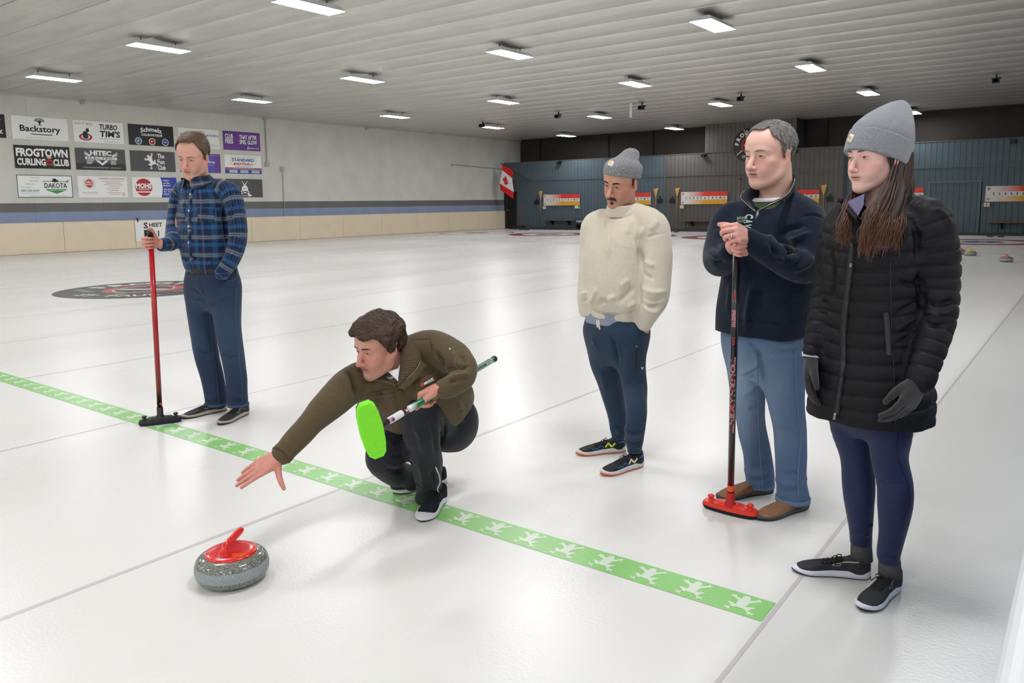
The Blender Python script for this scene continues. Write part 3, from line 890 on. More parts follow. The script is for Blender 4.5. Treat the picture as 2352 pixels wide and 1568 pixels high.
def face_patch(name, skin, fr, grid, colf, m, parent, lift=.0008):
    """small dense patch that lies on the face; grid = rows of (x, z)"""
    nr, nc = len(grid), len(grid[0]); V = []; cols = []
    for i, row in enumerate(grid):
        for j, (x, z) in enumerate(row):
            p = on_face(skin, fr, x, z, lift if not callable(lift) else lift(i/(nr-1), j/(nc-1)))
            if p is None: p = fr.w(x, .08, z)
            V.append(p); cols.append(colf(x, z, i/(nr-1), j/(nc-1)))
    Q = [(i*nc+j, i*nc+j+1, (i+1)*nc+j+1, (i+1)*nc+j) for i in range(nr-1) for j in range(nc-1)]
    return obj_np(name, np.array(V), np.array(Q), m, parent, True, np.array(cols))
EYE_M = mat('eye', (255, 255, 255), .15, attr='Col'); BROW_M = mat('brow_hair', (90, 70, 55), .8, attr='Col', bump=.5, bscale=900)
def eyes(skin, fr, parent, opening=.0042, gaze=(0, -.002), iris=(70, 60, 50), lid=(196, 140, 122), ex=.032, ez=.0075, tilt=.08):
    for sx in (-1, 1):
        g = []
        for i in range(13):
            t = i/12*2-1; row = []
            for j in range(25):
                s = j/24*2-1
                hh = (1-s*s)**.75
                xx = sx*ex+s*.0132
                zz = ez + t*hh*opening*(1.0 if t < 0 else 1.0) + sx*s*tilt*.0132*1.0
                row.append((xx, zz))
            g.append(row)
        def colf(x, z, a, b, sx=sx):
            s = b*2-1; t = a*2-1
            dx = x-(sx*ex+gaze[0]); dz = z-(ez+gaze[1])
            r = sqrt(dx*dx+dz*dz)
            c = np.array(lin((176, 163, 156))[:3])
            if r < .0064: c = np.array(lin(iris)[:3])
            if r < .0026: c = np.array(lin((18, 15, 14))[:3])
            if t > .62 or abs(s) > .93: c = np.array(lin((58, 38, 32))[:3])
            elif t < -.8: c = np.array(lin((150, 96, 86))[:3])
            return c
        face_patch('eye', skin, fr, g, colf, EYE_M, parent, .0007)
def brows(skin, fr, parent, rgb, z0=.026, rise=.006, thick=.0042, x0=.011, x1=.052, tilt=0.0, lift=.0022):
    for sx in (-1, 1):
        g = []
        for i in range(7):
            t = i/6*2-1; row = []
            for j in range(21):
                s = j/20
                hh = thick*(.55+.9*s*(1-s)*2)*(1-s**6)*(1 if s > .08 else .75)
                xx = sx*(x0+(x1-x0)*s); zz = z0+rise*sin(min(1, s*1.15)*pi*.62)-max(0, s-.7)*.016+tilt*s + t*hh
                row.append((xx, zz))
            g.append(row)
        c0 = np.array(lin(rgb)[:3])
        face_patch('eyebrow', skin, fr, g, lambda x, z, a, b: c0*(.8+.4*((x*9713) % 1)), BROW_M, parent, lambda a, b: lift*(1-abs(a*2-1)**2)*(1-b**4)+.0002)

class Line(Shape):
    """keeps the part of a hair cap above a hairline given as (azimuth in degrees, height) pairs"""
    def __init__(s, fr, table, lo, hi, k=.004):
        s.fr, s.k, s.op, s.tag = fr, k, 'cut', None; s.lo, s.hi = lo, hi
        s.a = np.array([radians(q[0]) for q in table]); s.z = np.array([q[1] for q in table])
    def fn(s, P):
        q = s.fr.loc(P.astype(float)); ph = np.abs(np.arctan2(q[:, 0], q[:, 1]+.012))
        return ((np.interp(ph, s.a, s.z)-q[:, 2])*s.fr.s*.8).astype(np.float32)
def hair_cap(fr, parent, table, thick, m, h=.0024, streak=(120, 30, 40), amp=.0022, lumps=(30, .004), grow=None, extra=(), name='hair'):
    S = cranium(fr, thick, .03)
    if grow: S += grow
    S += [s for s in extra]
    lo = np.min([s.lo for s in S], 0)-.02; hi = np.max([s.hi for s in S], 0)+.02
    S.append(Line(fr, table, lo, hi))
    sk = skin_of(S, h*fr.s, 1)
    q = fr.loc(sk.V)
    d = noise(q*np.array(streak))*amp*fr.s + noise(q*lumps[0])*lumps[1]*fr.s
    sk.push(d)
    v = .78+.35*(noise(q*np.array(streak)*1.3+9)*.5+.5)+.12*noise(q*60)
    return sk, np.clip(v, .4, 1.4)

def strands(sk, fr, n, flow, length, width, base, seed=1, lift=.0012, mask=None, wave=.25):
    """thin locks combed over a hair cap along flow(local position) -> local direction"""
    R = np.random.RandomState(seed); N = sk.n(); V = []; F = []; Cc = []
    idx = R.randint(0, len(sk.V), n); bv = sk.bvh()
    for i in idx:
        p = sk.V[i].copy(); q = fr.loc(p[None])[0]
        if mask is not None and not mask(q): continue
        L = length*(.6+.8*R.rand())*fr.s; k = 5; jit = R.randn(3)*wave; shade = .62+.75*R.rand()
        w = width*(.6+.8*R.rand())*fr.s; row = []
        for j in range(k):
            q = fr.loc(p[None])[0]; d = np.array(flow(q))+jit; d = unit(fr.L*d[0]+fr.F*d[1]+fr.U*d[2])
            h, nn, _, _ = bv.find_nearest(Vector(p))
            if h is None: break
            nn = np.array(nn); t = unit(d-nn*(d@nn)); b = np.cross(nn, t)
            c = np.array(h)+nn*(lift+.0012*sin(j*1.3+shade*9))*fr.s; ww = w*(1-.75*(j/(k-1))**2)
            row.append((c-b*ww, c+nn*ww*.5, c+b*ww)); p = np.array(h)+t*L/(k-1)
        if len(row) < k: continue
        o = len(V)
        for r in row: V += list(r); Cc += [base*shade]*3
        for j in range(k-1):
            for m_ in range(2): F.append((o+j*3+m_, o+j*3+m_+1, o+j*3+m_+4, o+j*3+m_+3))
    return np.array(V), np.array(F), np.array(Cc)
def hair_object(sk, v, fr, base, m, person, n, flow, length, width, **kw):
    b = np.array(lin(base)[:3])
    parts = [(sk.V, sk.Q, b*.8*v[:, None])]
    if n: parts.append(strands(sk, fr, n, flow, length, width, b, **kw))
    V, Q, c = join_skins(parts)
    return obj_np('hair', V, Q, m, person, True, c)
def pole_grip(c, axis, wrist, toward, s=1.1, flex=(1.25, 1.55, .6), thumb=((.45, .75, .28), (.60, .62, .35), (.85, .15, .50)), r=.015, gap=.062):
    """a hand closed round a bar: the back of the hand lies on the far side, fingers come round on the side named by toward"""
    ax = unit(axis); side = wrist-c; side = unit(side-ax*(side@ax))
    N = toward-ax*(toward@ax); N = unit(N-side*(N@side))
    W = c+side*gap*s-N*.012; k = c-side*.024*s-N*(r+.014)
    D = unit(k-W); D = unit(D-ax*(D@ax)); Nn = unit(N-D*(N@D))
    return hand_shapes(W, D, Nn, ax, s, flex=(flex,)*4, spread=(.03, .0, -.02, -.05), thumb=thumb, arm=wrist)
def hand_shapes(W, D, N, T, s=1.0, flex=((.2, .3, .2),)*4, spread=(0.10, 0.03, -.04, -.12), thumb=None, arm=None, wrist_r=.027, fat=1.0):
    """W wrist, D towards the knuckles, N out of the palm, T towards the thumb"""
    D, N, T = unit(D), unit(N), unit(T)
    S = []
    off = [.0285, .0095, -.0095, -.0275]; mcp = [.090, .093, .088, .080]
    ln = [(.043, .026, .021), (.047, .030, .022), (.043, .028, .021), (.033, .021, .019)]
    rd = [(.0098, .0090, .0082, .0068), (.0100, .0092, .0084, .0068), (.0096, .0088, .0080, .0066), (.0086, .0078, .0070, .0060)]
    S.append(Tube([W-D*.03*s if arm is None else arm, W, W+D*.030*s], [wrist_r*s*1.02, wrist_r*s, .026*s*fat], .012*s, flat=(N, .74)))
    for i in range(4):
        a = W+D*.022*s+T*off[i]*.62*s; b = W+D*mcp[i]*s+T*off[i]*s
        S.append(Tube([a, (a+b)/2-N*.001, b], [.0155*s*fat, .0150*s*fat, .0115*s*fat], .012*s))
    S.append(ellipsoid(W+D*.055*s+N*.004*s, (.038*s, .040*s, .0125*s), np.array([T, D, N]), .010*s))
    tips = []
    for i in range(4):
        p = W+D*mcp[i]*s+T*off[i]*s
        sp = spread[i]; base = unit(D*cos(sp)+T*sin(sp)); ang = 0; pts = [p]
        for j in range(3):
            ang += flex[i][j]
            p = p+(base*cos(ang)+N*sin(ang))*ln[i][j]*s; pts.append(p)
        S.append(Tube(pts, np.array(rd[i])*s*fat, .0032*s, sub=3)); tips.append((pts[-1], unit(pts[-1]-pts[-2])))
    th = thumb or ((.62, .70, .36), (.80, .45, .38), (.9, .2, .4))
    p = W+D*.020*s+T*.018*s+N*.008*s; pts = [p]
    for (cd, ct, cn), L in zip(th, (.046, .034, .027)):
        p = p+unit(D*cd+T*ct+N*cn)*L*s; pts.append(p)
    S.append(Tube(pts, np.array([.0165, .0125, .0108, .0080])*s*fat, .010*s, sub=3)); tips.append((pts[-1], unit(pts[-1]-pts[-2])))
    return S, tips
def skin_colors_plain(V, skin, flush=(205, 122, 110), tips=(), s=1.0):
    col = np.tile(np.array(lin(skin)[:3]), (len(V), 1))
    w = (.25+.25*noise(V*55))[:, None].clip(0, .6)
    col = col*(1-w)+np.array(lin(flush)[:3])*w
    for t, d in tips:
        r = np.linalg.norm(V-t, axis=1); w = (.35*np.exp(-(r/(.016*s))**2))[:, None]
        col = col*(1-w)+np.array(lin(flush)[:3])*w
    return col
SKIN = mat('skin', (255, 255, 255), .48, attr='Col', bump=.12, bscale=350)
def join_skins(parts):
    Vs, Qs, Cs = [], [], []; n = 0
    for V, Q, c in parts:
        Vs.append(V); Qs.append(Q+n); Cs.append(c); n += len(V)
    return np.vstack(Vs), np.vstack(Qs), np.vstack(Cs)
def settle(root, g):
    """puts the thing's origin at its base; parts are modelled in place"""
    g = np.array([g[0], g[1], g[2] if len(g) > 2 else 0.0])
    done = set()
    def rec(o):
        if o.type == 'MESH' and o.data.name not in done:
            done.add(o.data.name)
            n = len(o.data.vertices); a = np.empty(n*3, np.float32); o.data.vertices.foreach_get('co', a)
            a = a.reshape(-1, 3)-g.astype(np.float32); o.data.vertices.foreach_set('co', a.ravel()); o.data.update()
        for c in o.children: rec(c)
    rec(root); root.location = g

# ------------------------------------------------------------------ shoes
def foot_outline(L, W, n=44, z=0.0, inset=0.0, side=1):
    """closed outline heel -> toe, y along the foot"""
    ts = [.5-.5*cos(pi*i/(n//2)) for i in range(n//2+1)]
    def hw(t):
        return np.interp(t, [0, .03, .08, .18, .35, .5, .65, .75, .85, .93, .98, 1], [0, .19, .28, .335, .315, .335, .415, .445, .41, .30, .155, 0])*W*2
    R = []
    for t in ts: R.append((hw(t)/2*1.03+side*.004*sin(pi*t)-inset, t*L))
    Lf = [(-(hw(t)/2*.97)+side*.004*sin(pi*t)+inset, t*L) for t in ts[::-1]]
    return R[:-1]+Lf[:-1]
class Foot:
    def __init__(s, heel, toe, width=.100, side=1, lift=0.0):
        s.h = V3(heel); s.t = V3(toe); s.L = np.linalg.norm(s.t-s.h); s.Y = unit(s.t-s.h); s.X = unit(np.cross(s.Y, UP)); s.Z = np.cross(s.X, s.Y); s.W = width; s.side = side
    def w(s, x, t, z): return s.h+s.X*x+s.Y*(t*s.L)+s.Z*z
def shoe(parent, ft, upper_m, sole_m, out_m, lace_m=None, sole_h=.028, heel_h=.034, collar=.085, name='shoe', label=None, toe_up=.010, high=1.0, laces=5, out_h=.008):
    L = ft.L
    def zprof(t, top):   # toe spring
        return top+toe_up*max(0, (t-.72)/.28)**2
    k = ft.W/.100
    Ht = [0, .04, .12, .22, .36, .5, .64, .78, .88, .95, 1.0]
    Hv = np.array([.062, .076, .088, .094, .096, .088, .074, .064, .060, .056, .050])*high
    Wt = [0, .03, .08, .18, .35, .5, .65, .75, .85, .93, .98, 1]
    Wv = np.array([.03, .20, .285, .335, .32, .34, .42, .45, .415, .31, .19, .05])*ft.W
    def upfn(P):
        q = P-ft.h; x = q@ft.X; t = (q@ft.Y)/L; z = q@ft.Z
        tc = np.clip(t, 0, 1); w = np.interp(tc, Wt, Wv)-.0025; H = np.interp(tc, Ht, Hv)+toe_up*np.maximum(0, (tc-.72)/.28)**2
        x = x-ft.side*.004*np.sin(pi*tc)
        zz = np.maximum(z-.012, 0)/(H-.012)
        kk = (np.abs(x/w)**2.3+zz**2.3)**(1/2.3)
        d = (kk-1)*np.minimum(w, H)*.8
        return np.maximum(d, np.maximum(-t, t-1)*L)
    e_ = np.array([L*.7, L*.7, .14])
    S = [Shape(upfn, ft.w(0, .5, .0)-np.array([.22, .22, .02]), ft.w(0, .5, 0)+np.array([.22, .22, .13]), .0),
         Tube([ft.w(0, .17, .045), ft.w(0, .185, collar)], np.array([.034, .037])*k, .018)]
    lo = ft.w(0, .5, 0)-.22; hi = ft.w(0, .5, 0)+.22
    S.append(halfspace(ft.w(0, 0, sole_h-.010), -ft.Z, lo, hi))
    S.append(halfspace(ft.w(0, 0, collar), ft.Z+ft.Y*.25, lo, hi))
    sk = skin_of(S, .0040, 2)
    up = obj_np(name, sk.V, sk.Q, upper_m, parent)
    if label: up['label'] = label
    def slab(nm, z0, z1, in0, in1, m, bulge=.003):
        V = []; F = []; n = 44
        lev = [(z0, in0), (z0+(z1-z0)*.25, in0-bulge), (z0+(z1-z0)*.75, in1-bulge), (z1, in1)]
        for z, ins in lev:
            for x, y in foot_outline(L, ft.W, n, 0, ins, ft.side):
                t = y/L; zz = z
                if z > z0+1e-6: zz = z0+(z-z0)*(1-.55*max(0, (t-.5)/.5)**1.2 if z0 > 0 else 1)+(heel_h-sole_h)*max(0, 1-t/.45)
                V.append(ft.w(x, t, zz+toe_up*max(0, (t-.72)/.28)**2*(1 if z0 > 0 or z > z0 else .75)))
        m_ = len(V)//4
        for a in range(3):
            for i in range(m_): F.append((a*m_+i, a*m_+(i+1) % m_, (a+1)*m_+(i+1) % m_, (a+1)*m_+i))
        F.append(tuple(range(m_-1, -1, -1))); F.append(tuple(3*m_+i for i in range(m_)))
        o = obj(nm, V, F, m, up, True); return o
    slab('outsole', 0.0, out_h, .005, .002, out_m, .001)
    slab('midsole', out_h, sole_h, .001, .001, sole_m)
    if lace_m:
        lc = MB()
        ys = [.50+.032*i*0 + i*.038 for i in range(laces)]
        for i in range(laces):
            t = .40+i*.052
            for sgn in (1, -1):
                pts = []
                for j in range(7):
                    s_ = j/6*2-1
                    p, n = sk.cast(ft.w(s_*.021, t+sgn*s_*.020, .16), -ft.Z)
                    if p is not None: pts.append(p+ft.Z*.0022)
                if len(pts) > 2: lc.tube(pts, .0026, 5)
        p, n = sk.cast(ft.w(0, .37, .18), -ft.Z)
        if p is not None:
            for sgn in (1, -1):
                b = [p+ft.Z*.004]
                lc.tube([p+ft.Z*.003, p+ft.X*sgn*.016+ft.Z*.012, p+ft.X*sgn*.030+ft.Y*.008+ft.Z*.006, p+ft.X*sgn*.022+ft.Y*.016+ft.Z*.0, p+ft.Z*.003], .0022, 5)
                lc.tube([p+ft.Z*.003, p+ft.X*sgn*.022+ft.Y*.02+ft.Z*.004, p+ft.X*sgn*.036+ft.Y*.03-ft.Z*.012], .0020, 5)
        lc.build('lace', lace_m, up, True)
    return up, sk
def side_patch(sk, ft, up, pts, side, m, name='emblem', w=.006, closed=False, lift=.0012):
    """stripe stuck to the side of a shoe; pts = (t along the foot, height)"""
    mb = MB(); V = []
    W, _ = catmull(np.array([[t, z, 0] for t, z in pts]), np.ones(len(pts)), 4) if len(pts) > 2 else (np.array([[t, z, 0] for t, z in pts]), None)
    rows = []
    for i, (t, z, _) in enumerate(W):
        a = W[min(i+1, len(W)-1)]-W[max(i-1, 0)]; d = np.array([a[0]*ft.L, a[1]]); d = d/(np.linalg.norm(d)+1e-9); q = np.array([-d[1], d[0]])
        r = []
        for s_ in (-1, 0, 1):
            tt = t+q[0]*s_*w/2/ft.L; zz = z+q[1]*s_*w/2
            p, n = sk.cast(ft.w(side*.12, tt, zz), -ft.X*side)
            if p is None: break
            r.append(p+unit(n)*lift)
        if len(r) == 3: rows.append(r)
    if len(rows) < 2: return None
    V = [p for r in rows for p in r]; F = []
    for i in range(len(rows)-1):
        for j in range(2): F.append((i*3+j, i*3+j+1, i*3+4+j, i*3+3+j))
    return obj(name, V, F, m, up, True)
# ------------------------------------------------------------------ small things that sit on cloth
def button(sk, u, v, r, m, parent, name='button', n=14, rim=True):
    p, nn = sk.hit(u, v)
    return button_at(p+unit(nn)*.0045, nn, r, m, parent, name, n)
def button_at(p, nn, r, m, parent, name='button', n=14):
    mb = MB().lathe([(.0001, .0030), (r*.55, .0026), (r*.75, .0034), (r*.95, .0030), (r, .0015), (r, -.001)], p, n, nn)
    return mb.build(name, m, parent, True)
def dense(pts, k=6):
    q = np.array([[u, v, 0] for u, v in pts], float)
    if len(q) == 2: t = np.linspace(0, 1, k+1)[:, None]; return (q[0]*(1-t)+q[1]*t)[:, :2]
    return catmull(q, np.ones(len(q)), k)[0][:, :2]
def ribbon_on(sk, pts, w, m, parent, name, lift=.002, sub=5, thick=.0):
    """strip of cloth or tape that follows the surface along picture points"""
    W = [sk.hit(*q) for q in dense(pts, sub)]
    P2 = np.array([q[0] for q in W]); N2 = np.array([q[1] for q in W])
    for _ in range(2): P2[1:-1] = (P2[:-2]+2*P2[1:-1]+P2[2:])/4; N2[1:-1] = (N2[:-2]+2*N2[1:-1]+N2[2:])/4
    V = []; F = []
    for i in range(len(P2)):
        t = unit(P2[min(i+1, len(P2)-1)]-P2[max(i-1, 0)]); n = unit(N2[i]); b = unit(np.cross(n, t))
        ww = w[0]+(w[1]-w[0])*i/(len(P2)-1) if hasattr(w, '__len__') else w
        for s_ in (-1, -.9, .9, 1): V.append(P2[i]+b*ww/2*s_+n*(lift if abs(s_) < 1 else -.002))
    for i in range(len(P2)-1):
        for j in range(3): F.append((i*4+j, i*4+j+1, i*4+5+j, i*4+4+j))
    return obj(name, V, F, m, parent, True)
def tube_on(sk, pts, r, m, parent, name, lift=.001, n=6, sub=7):
    W = [sk.hit(*q) for q in (dense(pts, sub) if sub > 1 else pts)]
    P = np.array([q[0]+q[1]*lift for q in W])
    return MB().tube(P, r, n).build(name, m, parent, True)
def patch_on(sk, quad, m, parent, name, lift=.002, n=6):
    """flat piece (label, flap) that follows the surface inside four picture corners"""
    q = np.array(quad, float); V = []; F = []
    for i in range(n+1):
        for j in range(n+1):
            a, b = i/n, j/n
            uv = q[0]*(1-a)*(1-b)+q[1]*a*(1-b)+q[2]*a*b+q[3]*(1-a)*b
            p, nn = sk.hit(*uv); edge = i in (0, n) or j in (0, n)
            V.append(p+unit(nn)*lift*(.15 if edge else 1))
    for i in range(n):
        for j in range(n): F.append((i*(n+1)+j, (i+1)*(n+1)+j, (i+1)*(n+1)+j+1, i*(n+1)+j+1))
    return obj(name, V, F, m, parent, True)
def text_on(sk, txt, quad, m, parent, name='lettering', lift=.0025, bold=0.01):
    """lettering that follows the surface inside four picture corners (lower left, lower right, upper right, upper left)"""
    v, f = text_mesh(txt, bold)
    lo, hi = v.min(0), v.max(0); w = (v-lo)/np.maximum(hi-lo, 1e-9); q = np.array(quad, float)
    # one tangent frame per piece keeps the letters straight
    P = [sk.hit(*c) for c in q]
    V = []
    for a, b in w:
        uv = q[0]*(1-a)*(1-b)+q[1]*a*(1-b)+q[2]*a*b+q[3]*(1-a)*b
        p, nn = sk.hit(*uv); V.append(p+unit(nn)*lift)
    return obj(name, V, f, m, parent)
# ------------------------------------------------------------------ clothing helpers
def collar_mesh(name, c, l, f, up, rx, ry, stand, fall, m, parent, open_deg=26, flare=.028, point=.03, back_lift=.012, thick=.004, nseg=36, lean=0.0, uv=False):
    """shirt collar: rises from the neckline, folds over and falls outwards; open at the front"""
    V = []; F = []
    prof = [(0, 0), (.004, .45), (.003, .9), (.004, 1.0), (.009, .97)]
    for i in range(nseg+1):
        t = i/nseg*2-1                        # -1..1, 0 = back of the neck
        a = pi + t*(pi-radians(open_deg))     # angle from the front
        ca, sa = cos(a), sin(a)
        frontness = max(0.0, abs(t)-.55)/.45
        rad = lambda e: c+f*(ry+e)*ca+l*(rx+e)*sa
        lift = back_lift*cos(a)*-1
        H = stand
        pts = [rad(-.004)+up*(lift-.012), rad(0)+up*(lift+H*.5), rad(.001)+up*(lift+H), rad(.006)+up*(lift+H+.002),
               rad(.010+flare*.3)+up*(lift+H-.3*fall), rad(.012+flare*.75)+up*(lift+H-.7*fall-point*.4*frontness), rad(.012+flare+.010*frontness)+up*(lift+H-fall-point*frontness),
               rad(.008+flare+.010*frontness)+up*(lift+H-fall-point*frontness-.001)]
        V += pts
    k = 8
    for i in range(nseg):
        for j in range(k-1): F.append((i*k+j, i*k+j+1, (i+1)*k+j+1, (i+1)*k+j))
    o = obj(name, V, F, m, parent, True)
    return o
def plaid():
    m = bpy.data.materials.new('plaid_flannel'); m.use_nodes = True
    nt, b, tc = tc_nodes(m)
    at = nt.nodes.new('ShaderNodeAttribute'); at.attribute_name = 'cloth'
    sp = nt.nodes.new('ShaderNodeSeparateXYZ'); nt.links.new(at.outputs['Vector'], sp.inputs[0])
    nz = nt.nodes.new('ShaderNodeTexNoise'); nz.inputs['Scale'].default_value = 9
    nt.links.new(tc.outputs['Object'], nz.inputs['Vector'])
    def ramp(axis, period, stops, off=0.0, wob=.012):
        a = nt.nodes.new('ShaderNodeMath'); a.operation = 'MULTIPLY_ADD'; a.inputs[1].default_value = wob; nt.links.new(nz.outputs[0], a.inputs[0]); nt.links.new(sp.outputs[axis], a.inputs[2])
        d = nt.nodes.new('ShaderNodeMath'); d.operation = 'MULTIPLY_ADD'; d.inputs[1].default_value = 1/period; d.inputs[2].default_value = 10+off; nt.links.new(a.outputs[0], d.inputs[0])
        fr = nt.nodes.new('ShaderNodeMath'); fr.operation = 'FRACT'; nt.links.new(d.outputs[0], fr.inputs[0])
        cr = nt.nodes.new('ShaderNodeValToRGB'); e = cr.color_ramp.elements
        e[0].position, e[0].color = stops[0][0], lin(stops[0][1]); e[1].position, e[1].color = stops[-1][0], lin(stops[-1][1])
        for p, c in stops[1:-1]: q = e.new(p); q.color = lin(c)
        nt.links.new(fr.outputs[0], cr.inputs[0]); return cr.outputs[0]
    navy, blue, teal, cream, dk = (20, 34, 66), (30, 78, 126), (40, 80, 108), (150, 142, 128), (14, 22, 40)
    hor = ramp(1, .118, [(0, navy), (.10, navy), (.14, blue), (.30, blue), (.34, dk), (.50, navy), (.56, (70, 90, 110)), (.60, cream), (.63, (60, 78, 100)), (.67, (60, 78, 100)), (.70, cream), (.74, (70, 90, 110)), (.80, navy), (1, navy)])
    ver = ramp(0, .125, [(0, navy), (.08, navy), (.14, teal), (.34, teal), (.40, dk), (.60, navy), (.66, (66, 74, 92)), (.69, (128, 104, 92)), (.72, (40, 58, 92)), (.80, dk), (.9, navy), (1, navy)], .2)
    wv = nt.nodes.new('ShaderNodeTexChecker'); wv.inputs['Scale'].default_value = 420
    nt.links.new(at.outputs['Vector'], wv.inputs['Vector'])
    mx = nt.nodes.new('ShaderNodeMix'); mx.data_type = 'RGBA'; mx.inputs[0].default_value = .42
    nt.links.new(hor, mx.inputs[6]); nt.links.new(ver, mx.inputs[7])
    ad = nt.nodes.new('ShaderNodeMix'); ad.data_type = 'RGBA'; ad.blend_type = 'MULTIPLY'; ad.inputs[0].default_value = 1; nt.links.new(mx.outputs[2], ad.inputs[6])
    ad.inputs[7].default_value = (1.25, 1.25, 1.25, 1)
    nt.links.new(ad.outputs[2], b.inputs['Base Color'])
    b.inputs['Roughness'].default_value = .9; b.inputs['Sheen Weight'].default_value = .15; b.inputs['Specular IOR Level'].default_value = .2
    n2 = nt.nodes.new('ShaderNodeTexNoise'); n2.inputs['Scale'].default_value = 500
    nt.links.new(tc.outputs['Object'], n2.inputs['Vector'])
    bp = nt.nodes.new('ShaderNodeBump'); bp.inputs['Strength'].default_value = .3; bp.inputs['Distance'].default_value = .002
    nt.links.new(n2.outputs[0], bp.inputs['Height']); nt.links.new(bp.outputs[0], b.inputs['Normal'])
    return m
def denim(name, dark, light, fade=.5):
    """denim: worn lighter on the thigh fronts, set by the colour attribute"""
    m = mat(name, (255, 255, 255), .85, var=.10, vscale=380, attr='Col', bump=.35, bscale=700, spec=.2, sheen=.1)
    return m

